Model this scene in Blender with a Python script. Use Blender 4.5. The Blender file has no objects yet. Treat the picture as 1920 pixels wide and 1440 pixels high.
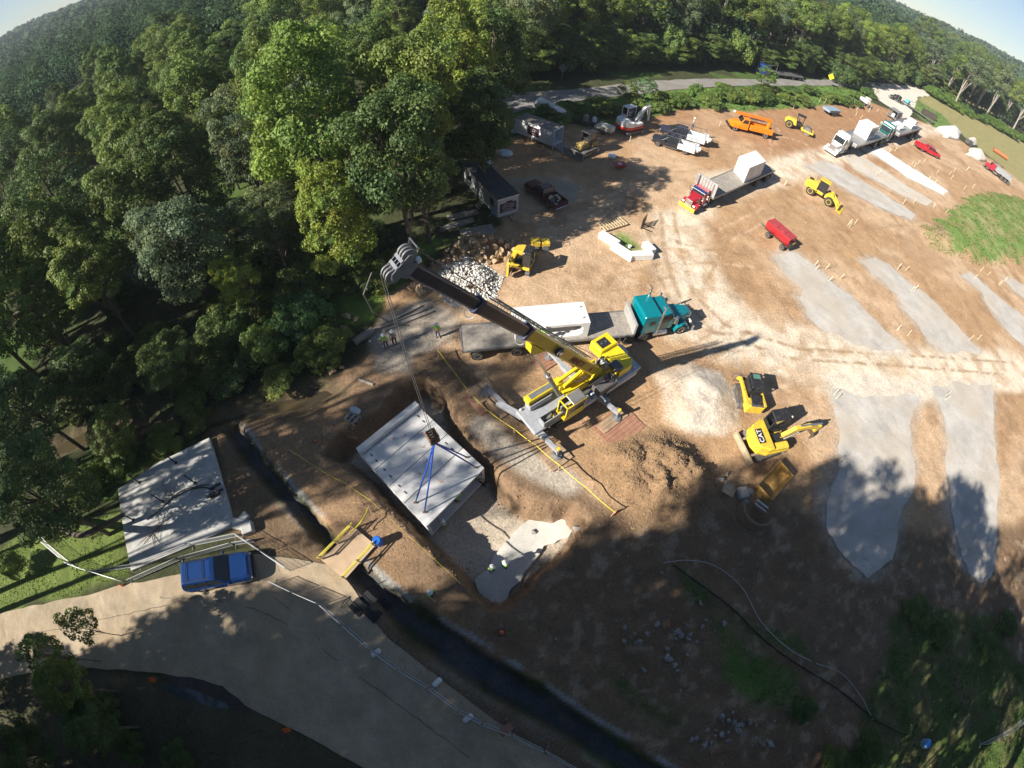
import bpy, math, random
import numpy as np
from mathutils import Vector, Matrix
from mathutils.geometry import tessellate_polygon
R = math.radians
SC = bpy.context.scene
COL = SC.collection
# ---------------------------------------------------------------- camera (wide action-camera lens on a drone, about 30 m up)
PITCH, ROLL, CAM_H = 57.0, 3.0, 30.0
LK1, LK3 = 0.0675, -3.7e-9          # degrees per pixel of a 1920 px wide frame, and its cubic term
_p, _r = R(PITCH), R(ROLL)
_F = np.array([0, math.cos(_p), -math.sin(_p)]); _U0 = np.array([0, math.sin(_p), math.cos(_p)]); _R0 = np.array([1.0, 0, 0])
_RR = _R0*math.cos(_r)+_U0*math.sin(_r); _UU = _U0*math.cos(_r)-_R0*math.sin(_r)
def P(px, py, z=0.0):               # where the sight line through a photo pixel meets height z
    dx, dy = px-960, 720-py; r = math.hypot(dx, dy)+1e-9; t = R(r*(LK1+LK3*r*r))
    d = _F*math.cos(t)+(_RR*dx/r+_UU*dy/r)*math.sin(t); s = (z-CAM_H)/d[2]
    return Vector((d[0]*s, d[1]*s, z))
cd = bpy.data.cameras.new('camera'); cam = bpy.data.objects.new('camera', cd); COL.objects.link(cam)
cam.matrix_world = Matrix(((_RR[0], _UU[0], -_F[0], 0), (_RR[1], _UU[1], -_F[1], 0), (_RR[2], _UU[2], -_F[2], CAM_H), (0, 0, 0, 1)))
cd.type = 'PANO'; cd.sensor_fit = 'HORIZONTAL'; cd.sensor_width = 36; cd.sensor_height = 27
cc = cd
cc.panorama_type = 'FISHEYE_LENS_POLYNOMIAL'; cc.fisheye_fov = R(200)
_k = 1920/36
cc.fisheye_polynomial_k0 = 0; cc.fisheye_polynomial_k1 = -R(LK1*_k); cc.fisheye_polynomial_k2 = 0
cc.fisheye_polynomial_k3 = -R(LK3*_k**3); cc.fisheye_polynomial_k4 = 0
cd.clip_start = 0.1; cd.clip_end = 20000
SC.camera = cam
# ---------------------------------------------------------------- sky, sun, exposure
SUN_EL, SUN_AZ = 33.0, 241.6        # azimuth of the sun clockwise from +y
w = bpy.data.worlds.new('World'); SC.world = w; w.use_nodes = True
nt = w.node_tree; nt.nodes.clear()
o_ = nt.nodes.new('ShaderNodeOutputWorld'); b_ = nt.nodes.new('ShaderNodeBackground'); s_ = nt.nodes.new('ShaderNodeTexSky')
s_.sky_type = 'NISHITA'; s_.sun_disc = False; s_.sun_elevation = R(SUN_EL); s_.sun_rotation = R(SUN_AZ)
s_.altitude = 1200; s_.air_density = 1.0; s_.dust_density = 0.1; s_.ozone_density = 2.5
b_.inputs['Strength'].default_value = 0.05
nt.links.new(s_.outputs[0], b_.inputs[0]); nt.links.new(b_.outputs[0], o_.inputs[0])
sl = bpy.data.lights.new('sun', 'SUN'); sl.energy = 5.0; sl.angle = R(0.53); sl.color = (1.0, 0.93, 0.82)
sun = bpy.data.objects.new('sun', sl); COL.objects.link(sun)
_sd = Vector((math.sin(R(SUN_AZ))*math.cos(R(SUN_EL)), math.cos(R(SUN_AZ))*math.cos(R(SUN_EL)), math.sin(R(SUN_EL))))
sun.rotation_euler = _sd.to_track_quat('Z', 'Y').to_euler(); sun.location = _sd*200
SC.view_settings.view_transform = 'Standard'; SC.view_settings.look = 'None'
SC.view_settings.exposure = 0.98; SC.view_settings.gamma = 1
cy = SC.cycles
cy.max_bounces = 6; cy.diffuse_bounces = 2; cy.glossy_bounces = 2; cy.transmission_bounces = 3; cy.transparent_max_bounces = 4
cy.volume_bounces = 0; cy.use_denoising = True; cy.caustics_reflective = False; cy.caustics_refractive = False
# ---------------------------------------------------------------- small helpers
rnd = random.Random(7)
def tag(o, label=None, cat=None, group=None, kind=None):
    if label: o['label'] = label
    if cat: o['category'] = cat
    if group: o['group'] = group
    if kind: o['kind'] = kind
    return o
def thing(name, label, cat, loc=(0, 0, 0), rz=0.0, group=None, s=1.0):
    o = bpy.data.objects.new(name, None); COL.objects.link(o); o.empty_display_size = .3
    o.location = loc; o.rotation_euler = (0, 0, rz); o.scale = (s, s, s)
    return tag(o, label, cat, group)
def copy_tree(o, parent=None):
    c = o.copy(); COL.objects.link(c); c.parent = parent
    for ch in [k for k in o.children]: copy_tree(ch, c)
    return c
_mats = {}
def mat(name, col, rough=.6, metal=0.0, var=.12, scale=3.0, dirt=0.0, bump=0.0, dirtcol=(.30, .21, .13), detail=3, coat=0.0, spec=.5):
    if name in _mats: return _mats[name]
    m = bpy.data.materials.new(name); m.use_nodes = True; t = m.node_tree; N = t.nodes; L = t.links
    b = N['Principled BSDF']; b.inputs['Roughness'].default_value = rough; b.inputs['Metallic'].default_value = metal
    b.inputs['Specular IOR Level'].default_value = spec
    if coat: b.inputs['Coat Weight'].default_value = coat; b.inputs['Coat Roughness'].default_value = .08
    tc = N.new('ShaderNodeTexCoord'); nz = N.new('ShaderNodeTexNoise'); nz.inputs['Scale'].default_value = scale; nz.inputs['Detail'].default_value = detail
    L.new(tc.outputs['Object'], nz.inputs['Vector'])
    mr = N.new('ShaderNodeMapRange'); mr.inputs[1].default_value = .3; mr.inputs[2].default_value = .7
    mr.inputs[3].default_value = 1-var; mr.inputs[4].default_value = 1+var; L.new(nz.outputs['Fac'], mr.inputs[0])
    mx = N.new('ShaderNodeVectorMath'); mx.operation = 'SCALE'; mx.inputs[0].default_value = col; L.new(mr.outputs[0], mx.inputs['Scale'])
    out = mx.outputs[0]
    if dirt:
        n2 = N.new('ShaderNodeTexNoise'); n2.inputs['Scale'].default_value = scale*1.5; n2.inputs['Detail'].default_value = 6; n2.inputs['Roughness'].default_value = .7
        L.new(tc.outputs['Object'], n2.inputs['Vector'])
        m2 = N.new('ShaderNodeMapRange'); m2.inputs[1].default_value = .62-dirt*.35; m2.inputs[2].default_value = .85-dirt*.2; m2.inputs[3].default_value = 0; m2.inputs[4].default_value = min(1, .35+dirt)
        L.new(n2.outputs['Fac'], m2.inputs[0])
        mm = N.new('ShaderNodeMix'); mm.data_type = 'RGBA'; L.new(m2.outputs[0], mm.inputs[0]); L.new(out, mm.inputs[6]); mm.inputs[7].default_value = (*dirtcol, 1)
        out = mm.outputs[2]
    L.new(out, b.inputs['Base Color'])
    if bump:
        bp = N.new('ShaderNodeBump'); bp.inputs['Strength'].default_value = bump; bp.inputs['Distance'].default_value = .05
        n3 = N.new('ShaderNodeTexNoise'); n3.inputs['Scale'].default_value = scale*4; n3.inputs['Detail'].default_value = 5
        L.new(tc.outputs['Object'], n3.inputs['Vector']); L.new(n3.outputs['Fac'], bp.inputs['Height']); L.new(bp.outputs[0], b.inputs['Normal'])
    _mats[name] = m; return m
class MB:
    """collects shapes; build() links them as one mesh object"""
    def __init__(s): s.v = []; s.f = []; s.m = []; s.mats = []; s.cur = 0; s.T = Matrix.Identity(4); s.marks = []
    def use(s, m):
        if m not in s.mats: s.mats.append(m)
        s.cur = s.mats.index(m); return s
    def add(s, vs, fs):
        s.marks.append((len(s.v), len(s.f))); n = len(s.v); s.v += [tuple(s.T @ Vector(q)) for q in vs]; s.f += [tuple(n+i for i in f) for f in fs]; s.m += [s.cur]*len(fs); return s
    def box(s, c, d, rz=0, ry=0, rx=0, taper=1.0):
        x, y, z = d[0]/2, d[1]/2, d[2]/2; t = taper
        vs = [(-x, -y, -z), (x, -y, -z), (x, y, -z), (-x, y, -z), (-x*t, -y*t, z), (x*t, -y*t, z), (x*t, y*t, z), (-x*t, y*t, z)]
        M = Matrix.Translation(c) @ Matrix.Rotation(rz, 4, 'Z') @ Matrix.Rotation(ry, 4, 'Y') @ Matrix.Rotation(rx, 4, 'X')
        return s.add([M @ Vector(q) for q in vs], [(0, 3, 2, 1), (4, 5, 6, 7), (0, 1, 5, 4), (1, 2, 6, 5), (2, 3, 7, 6), (3, 0, 4, 7)])
    def rbox(s, c, d, b=.05, rz=0, ry=0):
        """box with chamfered edges"""
        x, y, z = d[0]/2, d[1]/2, d[2]/2; b = min(b, x*.9, y*.9, z*.9)
        rings = []
        for zz, k in ((-z, b), (-z+b, 0), (z-b, 0), (z, b)):
            xx, yy = x-k, y-k
            rings.append([(xx, -yy+b, zz), (xx, yy-b, zz), (xx-b, yy, zz), (-xx+b, yy, zz), (-xx, yy-b, zz), (-xx, -yy+b, zz), (-xx+b, -yy, zz), (xx-b, -yy, zz)])
        M = Matrix.Translation(c) @ Matrix.Rotation(rz, 4, 'Z') @ Matrix.Rotation(ry, 4, 'Y')
        return s.loft([[M @ Vector(q) for q in r] for r in rings])
    def loft(s, rings, cap=True, closed=False):
        n = len(rings[0]); vs = [q for r in rings for q in r]; fs = []
        m = len(rings)
        for i in range(m if closed else m-1):
            a, b = i*n, ((i+1) % m)*n
            for j in range(n): k = (j+1) % n; fs.append((a+j, a+k, b+k, b+j))
        if cap and not closed: fs.append(tuple(reversed(range(n)))); fs.append(tuple(range((m-1)*n, m*n)))
        return s.add(vs, fs)
    def prism(s, poly, y0, y1):
        """poly in (x, z), extruded along y"""
        n = len(poly); vs = [(a, y0, b) for a, b in poly]+[(a, y1, b) for a, b in poly]
        fs = [(i, (i+1) % n, n+(i+1) % n, n+i) for i in range(n)]+[tuple(reversed(range(n))), tuple(range(n, 2*n))]
        return s.add(vs, fs)
    def slab(s, poly, z0, z1):
        n = len(poly); vs = [(a, b, z0) for a, b in poly]+[(a, b, z1) for a, b in poly]
        fs = [(i, (i+1) % n, n+(i+1) % n, n+i) for i in range(n)]+[tuple(reversed(range(n))), tuple(range(n, 2*n))]
        return s.add(vs, fs)
    def cyl(s, a, b, r0, r1=None, n=10, cap=True):
        r1 = r0 if r1 is None else r1; a, b = Vector(a), Vector(b); d = (b-a).normalized()
        u = d.orthogonal().normalized(); v = d.cross(u); rings = []
        for c, r in ((a, r0), (b, r1)): rings.append([c+u*math.cos(2*math.pi*i/n)*r+v*math.sin(2*math.pi*i/n)*r for i in range(n)])
        return s.loft(rings, cap)
    def tube(s, pts, r, n=6, r1=None):
        pts = [Vector(q) for q in pts]; rings = []; u = None; m = len(pts)
        for i, q in enumerate(pts):
            d = (pts[min(i+1, m-1)]-pts[max(i-1, 0)]).normalized()
            if u is None: u = d.orthogonal().normalized()
            u = (u-d*u.dot(d)).normalized(); v = d.cross(u)
            rr = r if r1 is None else r+(r1-r)*i/(m-1)
            rings.append([q+u*math.cos(2*math.pi*k/n)*rr+v*math.sin(2*math.pi*k/n)*rr for k in range(n)])
        return s.loft(rings)
    def lathe(s, prof, c=(0, 0, 0), axis='Y', n=20):
        """prof: (offset along axis, radius)"""
        rings = []
        for h, r in prof:
            ring = []
            for i in range(n):
                a = 2*math.pi*i/n; p, q = math.cos(a)*r, math.sin(a)*r
                ring.append({'Y': (c[0]+p, c[1]+h, c[2]+q), 'Z': (c[0]+p, c[1]+q, c[2]+h), 'X': (c[0]+h, c[1]+p, c[2]+q)}[axis])
            rings.append(ring)
        return s.loft(rings)
    def ball(s, c, r, n=8, sx=1, sy=1, sz=1):
        rings = []
        for i in range(1, n):
            t = math.pi*i/n
            rings.append([(c[0]+sx*r*math.sin(t)*math.cos(2*math.pi*j/(2*n)), c[1]+sy*r*math.sin(t)*math.sin(2*math.pi*j/(2*n)), c[2]-sz*r*math.cos(t)) for j in range(2*n)])
        return s.loft(rings)
    def build(s, name, parent=None, m=None, smooth=False, bevel=0):
        me = bpy.data.meshes.new(name); me.from_pydata(s.v, [], s.f)
        for q in (s.mats or [m]): me.materials.append(q)
        if len(s.mats) > 1: me.polygons.foreach_set('material_index', s.m)
        o = bpy.data.objects.new(name, me); COL.objects.link(o); o.parent = parent
        fix_normals(me)
        if smooth: me.polygons.foreach_set('use_smooth', [True]*len(me.polygons))
        if bevel:
            bm = o.modifiers.new('bevel', 'BEVEL'); bm.width = bevel; bm.segments = 2; bm.limit_method = 'ANGLE'; bm.angle_limit = R(35)
        return o
import bmesh
def fix_normals(me):
    b = bmesh.new(); b.from_mesh(me); bmesh.ops.recalc_face_normals(b, faces=b.faces[:]); b.to_mesh(me); b.free()
SEPARATE = set('rack_bar bumper fan_hub idler tape_stake landing_leg push_arm boom_cylinder saddle window_frame tine side_plate pin handle roof_trim step sweep_bar face cab_glass side_window outrigger_arm side_tank fan mirror side_box luffing_strut wheel_arch door_frame frame_rail'.split())
def part(name, parent, m, fn, **k):
    b = MB().use(m); fn(b)
    if name in SEPARATE and len(b.marks) > 1:                       # pieces that stand apart become objects of their own
        first = None; ends = b.marks[1:]+[(len(b.v), len(b.f))]
        for (v0, f0), (v1, f1) in zip(b.marks, ends):
            c = MB(); c.mats = b.mats; c.v = b.v[v0:v1]; c.f = [tuple(i-v0 for i in f) for f in b.f[f0:f1]]; c.m = b.m[f0:f1]; o = c.build(name, parent, **k); first = first or o
        return first
    return b.build(name, parent, **k)
# ---------------------------------------------------------------- noise and polygon masks
def _hash(ix, iy, seed):
    h = (ix*374761393+iy*668265263+seed*974634777) & 0xffffffff; h = ((h ^ (h >> 13))*1274126177) & 0xffffffff
    return ((h ^ (h >> 16)) & 0xffff)/65535.0
def vnoise(x, y, seed=0):
    x = np.asarray(x, float); y = np.asarray(y, float)
    ix = np.floor(x).astype(np.int64); iy = np.floor(y).astype(np.int64); fx = x-ix; fy = y-iy
    fx = fx*fx*(3-2*fx); fy = fy*fy*(3-2*fy)
    a = _hash(ix, iy, seed); b = _hash(ix+1, iy, seed); c = _hash(ix, iy+1, seed); d = _hash(ix+1, iy+1, seed)
    return a*(1-fx)*(1-fy)+b*fx*(1-fy)+c*(1-fx)*fy+d*fx*fy
def fbm(x, y, scale=1.0, oct=4, seed=0):
    t = 0; a = .5; n = 0
    for i in range(oct): t = t+a*vnoise(x/scale, y/scale, seed+i*17); n += a; a *= .5; scale *= .5
    return t/n
def sdist(poly, X, Y):
    """signed distance to polygon, positive inside"""
    X = np.asarray(X, float); Y = np.asarray(Y, float); d = np.full(X.shape, 1e9); ins = np.zeros(X.shape, bool); n = len(poly)
    for i in range(n):
        ax, ay = poly[i][0], poly[i][1]; bx, by = poly[(i+1) % n][0], poly[(i+1) % n][1]
        ex, ey = bx-ax, by-ay; L = ex*ex+ey*ey+1e-12
        t = np.clip(((X-ax)*ex+(Y-ay)*ey)/L, 0, 1); d = np.minimum(d, np.hypot(X-ax-t*ex, Y-ay-t*ey))
        c = ((ay > Y) != (by > Y)) & (X < (bx-ax)*(Y-ay)/(by-ay+1e-12)+ax); ins ^= c
    return np.where(ins, d, -d)
def pdist(pts, X, Y):
    d = np.full(np.shape(X), 1e9)
    for (ax, ay), (bx, by) in zip(pts[:-1], pts[1:]):
        ex, ey = bx-ax, by-ay; L = ex*ex+ey*ey+1e-12; t = np.clip(((X-ax)*ex+(Y-ay)*ey)/L, 0, 1)
        d = np.minimum(d, np.hypot(X-ax-t*ex, Y-ay-t*ey))
    return d
def W(px, z=0.0): return [tuple(P(a, b, z)[:2]) for a, b in px]
def sm(x, a, b): t = np.clip((x-a)/(b-a), 0, 1); return t*t*(3-2*t)
# ---------------------------------------------------------------- the lie of the land
PIT = W([(600, 852), (640, 805), (700, 775), (745, 715), (800, 695), (845, 735), (870, 800), (930, 862), (948, 900), (1000, 938), (1078, 938), (1112, 985), (1080, 1035), (1010, 1092), (945, 1158), (905, 1140), (860, 1095), (800, 1030), (740, 970), (680, 905), (640, 875)])
CH_L = [(405, 800), (440, 850), (500, 920), (570, 990), (625, 1055), (665, 1105), (720, 1165), (800, 1235), (880, 1290), (960, 1335), (1050, 1385), (1130, 1440), (1230, 1500)]
CH_R = [(440, 780), (480, 830), (530, 890), (590, 955), (640, 1010), (695, 1060), (740, 1100), (780, 1130), (840, 1170), (900, 1205), (980, 1255), (1060, 1310), (1150, 1370), (1250, 1432), (1340, 1490)]
CHAN = W(CH_L+CH_R[::-1])
MOUND = W([(1130, 850), (1180, 825), (1240, 810), (1290, 830), (1335, 880), (1345, 930), (1330, 960), (1270, 975), (1200, 965), (1140, 930)])
GPILE = W([(1235, 700), (1290, 682), (1350, 700), (1385, 750), (1385, 800), (1350, 815), (1290, 815), (1245, 790)])
GHILL = W([(1720, 425), (1770, 400), (1800, 370), (1850, 358), (1905, 368), (1960, 400), (1960, 480), (1900, 500), (1825, 500), (1740, 470)])
FIELD = W([(1765, 172), (1800, 185), (1860, 215), (1920, 250), (1990, 300), (1990, 390), (1920, 345), (1850, 290), (1800, 250), (1755, 215), (1715, 185)])
SITE = W([(925, 300), (945, 262), (985, 245), (1060, 228), (1120, 245), (1215, 222), (1290, 200), (1400, 208), (1500, 200), (1625, 190), (1690, 215), (1760, 240), (1850, 293), (1925, 345), (2000, 420)]) + [(95, -20), (40, -22), (3, -14)] + W([(1290, 1460), (1150, 1370), (900, 1205), (640, 1010), (470, 820), (430, 785), (560, 745), (640, 700), (700, 640), (720, 560), (850, 470), (940, 420), (900, 350)])
CREEK = W([(60, 850), (150, 800), (260, 790), (350, 800), (420, 768), (520, 742), (610, 715), (640, 730), (560, 768), (470, 780), (400, 800), (330, 822), (240, 812), (150, 826), (70, 870)])
ROADB = W([(-60, 1180), (0, 1150), (60, 1135), (150, 1118), (215, 1100), (300, 1085), (480, 1040), (560, 1050), (612, 1060), (650, 1090), (690, 1150), (740, 1205), (810, 1265), (900, 1330), (1000, 1400), (1080, 1450), (1060, 1490), (800, 1475), (680, 1440), (560, 1372), (480, 1330), (400, 1285), (300, 1262), (190, 1252), (90, 1256), (0, 1272), (-60, 1300)])
def hgt(x, y):
    x = np.asarray(x, float); y = np.asarray(y, float); r = np.hypot(x, y)
    h = (fbm(x, y, 1.3, 4, 3)-.5)*.10*np.clip(1.4-r/90, 0.3, 1)
    site = sdist(SITE, x, y)
    h = h*np.where(site > 0, 1, 1.8)
    d = sdist(PIT, x, y)+(fbm(x, y, 1.5, 4, 11)-.5)*.7; d = d+(fbm(x, y, .6, 3, 18)-.5)*.5; h = h*(1-sm(d, 0, 1))-2.6*sm(d, 0, 1.0)
    d = sdist(CHAN, x, y)+(fbm(x, y, 1.2, 4, 12)-.5)*.8-.12; h = h-1.25*sm(d, -.1, .75)
    d = sdist(CREEK, x, y)+(fbm(x, y, 2.5, 3, 13)-.5)*1.2; h = h-.9*sm(d, -1.5, 1.0)
    n = fbm(x, y, 1.1, 5, 14)
    d = sdist(MOUND, x, y); h = h+sm(d, -.8, 2.2)*(1.2+(n-.5)*1.25+(fbm(x, y, .5, 3, 19)-.5)*.5)
    d = sdist(GPILE, x, y); h = h+sm(d, -.6, 2.6)*(.9+(fbm(x, y, 2.0, 4, 15)-.5)*.9)
    d = sdist(GHILL, x, y); h = h+sm(d, -1, 6)*1.6
    # rough spoil along the lower right and behind the pit
    h = h+(n-.5)*.55*sm(-sdist([(-3, 8), (8, 9), (16, 7.5), (30, 5.5), (60, 4), (60, -30), (4, -30)], x, y), 1.0, -2.0)*np.where(sdist(CHAN, x, y) > -1, .2, 1)*np.where(sdist(PIT, x, y) > -.8, 0, 1)
    h = h+14*sm(-y, 20.5, 30)  # unseen bank, added to lift the shade trees so their shadows reach farther
    # the valley sides far off
    az = np.degrees(np.arctan2(x, y))
    base = sm(r, 330, 1500)
    ridge = 12+60*np.exp(-((az+5)/18.0)**2)+np.clip(-az-42, 0, 30)*1.5+np.clip(az-39, 0, 30)*2.5
    h = h+base*(ridge+12*(fbm(x, y, 260, 4, 21)-.5))
    h = h+sm(y+.25*x, 150, 420)*np.exp(-((az-6)/30.0)**2)*20
    return h
STRIPS = (([(1447, 484), (1462, 474), (1490, 473), (1520, 492), (1558, 526), (1610, 568), (1655, 618), (1700, 655), (1660, 658), (1600, 648), (1550, 622), (1515, 592), (1495, 560), (1505, 545), (1470, 515)], 'g'),
              ([(1613, 490), (1640, 484), (1665, 497), (1710, 535), (1760, 575), (1800, 618), (1838, 660), (1770, 662), (1740, 640), (1690, 578), (1683, 552), (1640, 520)], 'g'),
              ([(1800, 517), (1820, 513), (1860, 545), (1905, 585), (1990, 650), (1990, 710), (1890, 625), (1850, 572), (1840, 550)], 'g'),
              ([(1883, 525), (1895, 521), (1930, 545), (1990, 585), (1990, 610), (1900, 547)], 'g'),
              ([(1508, 312), (1545, 302), (1572, 311), (1625, 345), (1660, 366), (1714, 402), (1708, 412), (1640, 386), (1570, 347)], 'g'),
              ([(1582, 289), (1620, 296), (1662, 322), (1700, 350), (1748, 378), (1735, 384), (1690, 367), (1602, 318)], 't'),
              ([(1626, 282), (1650, 277), (1702, 310), (1776, 358), (1768, 366), (1702, 334), (1655, 301)], 'w'),
              ([(1560, 735), (1640, 742), (1725, 745), (1708, 800), (1714, 880), (1696, 960), (1676, 1030), (1652, 1068), (1625, 1078), (1598, 1066), (1568, 1030), (1550, 990), (1545, 930), (1572, 880), (1575, 800)], 'g'),
              ([(1745, 725), (1800, 718), (1860, 722), (1863, 800), (1870, 900), (1866, 1050), (1856, 1076), (1836, 1085), (1816, 1072), (1798, 1040), (1780, 960), (1772, 850), (1768, 780)], 'g'))
def axis(lo, f0, f1, hi, s, g):
    a = list(np.arange(f0, f1+1e-6, s)); q = f1; t = s
    while q < hi: t = min(t*(1+g), 90); q += t; a.append(q)
    q = f0; t = s; b = []
    while q > lo: t = min(t*(1+g), 90); q -= t; b.append(q)
    return np.array(b[::-1]+a)
gx = axis(-1800, -34, 52, 1800, .2, .022); gy = axis(-240, -15, 40, 1850, .2, .02)
GX, GY = np.meshgrid(gx, gy); GZ = hgt(GX, GY)
def mixc(a, b, t): return a*(1-t[..., None])+np.array(b)*t[..., None]
def ground_colour(X, Y):
    n1 = fbm(X, Y, 9, 4, 31); n2 = fbm(X, Y, 2.2, 4, 32); n3 = fbm(X, Y, .7, 3, 33); big = fbm(X, Y, 34, 3, 34)
    wob = (fbm(X, Y, 3, 4, 35)-.5)*2.2
    c = np.zeros(X.shape+(3,)); c[:] = (.055, .062, .028)                                  # woodland floor
    c = mixc(c, (.075, .12, .03), sm(n1, .5, .62))
    far = sm(np.hypot(X, Y), 220, 330); c = mixc(c, (.05, .085, .03), far)
    # clearings and the bright verge by the creek path
    for poly, col in ((W([(640, 560), (700, 520), (790, 440), (850, 450), (790, 500), (735, 560), (700, 600), (640, 620)]), (.16, .24, .05)),
                      (W([(-40, 1040), (40, 1000), (230, 960), (240, 1080), (150, 1115), (0, 1150), (-60, 1170)]), (.15, .20, .05)),
                      (W([(160, 860), (390, 780), (400, 800), (230, 905), (160, 960)]), (.09, .15, .035)),
                      (W([(560, 40), (700, 50), (900, 60), (900, 20), (700, 0), (560, 0)]), (.12, .22, .05))):
        c = mixc(c, col, sm(sdist(poly, X, Y)+wob, -.5, .8))
    st = sdist(SITE, X, Y)+wob*.7
    dirt = np.zeros(X.shape+(3,)); dirt[:] = (.43, .275, .155)
    dirt = mixc(dirt, (.53, .37, .235), sm(n1, .44, .62)); dirt = mixc(dirt, (.30, .185, .10), sm(n2, .56, .74)*.5)
    dirt = mixc(dirt, (.36, .20, .105), sm(-sdist([(10, 70), (60, 112), (120, 150), (170, 150), (60, 70), (30, 66)], X, Y), 8, -4)*sm(big, .35, .55)*.8)
    c = mixc(c, (0, 0, 0), sm(st, -.3, .4))+dirt*sm(st, -.3, .4)[..., None]
    # haul route: crushed pale material worn in by wheels
    for pts, wd, k in (([(1345, 345), (1420, 335), (1500, 308), (1590, 288), (1700, 252), (1765, 238)], 4.2, .95), ([(1270, 420), (1290, 490), (1320, 560), (1400, 625), (1560, 668), (1740, 690), (1960, 690)], 4.6, .95),
                       ([(1240, 420), (1235, 470), (1270, 560), (1340, 600), (1450, 640)], 2.5, .55), ([(1340, 355), (1290, 400), (1275, 440)], 3.2, .8), ([(1290, 620), (1400, 655), (1540, 700), (1700, 722), (1960, 700)], 3.2, .85)):
        d = pdist(W(pts), X, Y)+wob*.7
        c = mixc(c, (.70, .60, .47), sm(-d, -wd, -wd*.35)*k*(.35+.65*sm(n2, .38, .56)))
    # ruts
    for pts in ([(1262, 400), (1275, 470), (1300, 550), (1360, 610), (1500, 655), (1900, 680)], [(1240, 400), (1246, 480), (1275, 560), (1340, 622), (1480, 672), (1880, 702)], [(1215, 430), (1228, 500), (1262, 580)], [(1300, 300), (1420, 290), (1520, 270), (1650, 240)]):
        for off in (-.9, 0, .9):
            q = [(a+off*3, b) for a, b in pts]; d = pdist(W(q), X, Y); c = mixc(c, (.36, .25, .15), sm(-d, -.30, -.05)*.55*sm(n3, .35, .6))
    rt = random.Random(8)
    for _ in range(34):
        x0, y0 = rt.choice([(1150, 380), (1250, 330), (1400, 420), (1450, 250), (1550, 470), (1330, 480), (1200, 520), (1600, 330), (1700, 430), (1350, 640), (1480, 700), (1700, 250), (1150, 560)]); a0 = rt.uniform(0, 3.1); px_ = []; L_ = rt.uniform(50, 170)
        for k in range(6): px_.append((x0+rt.uniform(-2, 2)+math.cos(a0)*L_*(k/5-.5), y0+math.sin(a0)*L_*.6*(k/5-.5))); a0 += rt.uniform(-.12, .16)
        q = np.array(W(px_)); dx, dy = q[-1]-q[0]; nn = np.array([-dy, dx])/math.hypot(dx, dy)
        for off in (-1.0, 1.0):
            d = pdist([tuple(v+nn*off) for v in q], X, Y); c = mixc(c, rt.choice([(.34, .225, .13), (.60, .45, .31), (.30, .19, .11)]), sm(-d, -.34, -.08)*.5*sm(n3, .3, .6))
    # spoil heap; darker, stonier lower ground with its shade deepened in the colour
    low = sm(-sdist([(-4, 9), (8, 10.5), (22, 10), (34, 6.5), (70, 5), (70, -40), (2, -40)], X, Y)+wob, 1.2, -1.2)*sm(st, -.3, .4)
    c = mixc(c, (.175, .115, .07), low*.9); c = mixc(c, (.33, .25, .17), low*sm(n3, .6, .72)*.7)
    c = mixc(c, (.255, .165, .092), sm(sdist(MOUND, X, Y)+wob*.4, -1, .5)*.8)
    d = sm(sdist(GPILE, X, Y)+wob*.5, -.6, .4); c = mixc(c, (.60, .53, .44), d*(.6+.4*sm(n2, .35, .6)))
    c = mixc(c, (.21, .14, .088), sm(sdist(W([(430, 785), (560, 740), (640, 695), (700, 640), (760, 620), (850, 655), (900, 700), (960, 770), (1040, 860), (1100, 930), (1160, 1000), (1000, 1100), (940, 1200), (800, 1140), (640, 1010), (540, 890)]), X, Y)+wob*.6, -.6, .9)*(.55+.45*sm(n1, .35, .6)))
    for poly in (W([(398, 795), (420, 860), (437, 985), (470, 1010), (560, 1045), (625, 1060), (660, 1110), (560, 985), (470, 890), (405, 800)]), W([(600, 1060), (720, 1150), (800, 1235), (960, 1335), (1130, 1440), (1100, 1490), (1020, 1430), (880, 1335), (760, 1235), (700, 1170), (650, 1110)])):
        c = mixc(c, (.20, .135, .085), sm(sdist(poly, X, Y)+wob*.5, -.8, .3)*.92)
    c = mixc(c, (.25, .165, .10), 0*sm(-sdist(W([(470, 800), (640, 700), (760, 640), (880, 700), (1000, 830), (1060, 900), (960, 980), (860, 880), (700, 770), (560, 870), (640, 960), (760, 1080), (930, 1190), (640, 1000)]), X, Y)+wob*.5, .6, -.6)*.8)
    c = mixc(c, (.40, .36, .31), sm(sdist(W([(690, 640), (720, 590), (800, 560), (860, 600), (850, 640), (780, 665), (770, 700), (700, 700)]), X, Y)+wob*.5, -.5, .6)*.8)
    # pit walls and floor
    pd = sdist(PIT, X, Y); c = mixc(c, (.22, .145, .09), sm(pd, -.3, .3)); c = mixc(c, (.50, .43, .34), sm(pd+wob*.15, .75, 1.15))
    # stone-dust patch near the crane, grass patches
    c = mixc(c, (.55, .50, .43), sm(-pdist(W([(905, 800), (960, 850), (1010, 880), (1060, 905)]), X, Y)+wob*.4, -1.3, -.3)*.7)
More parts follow.
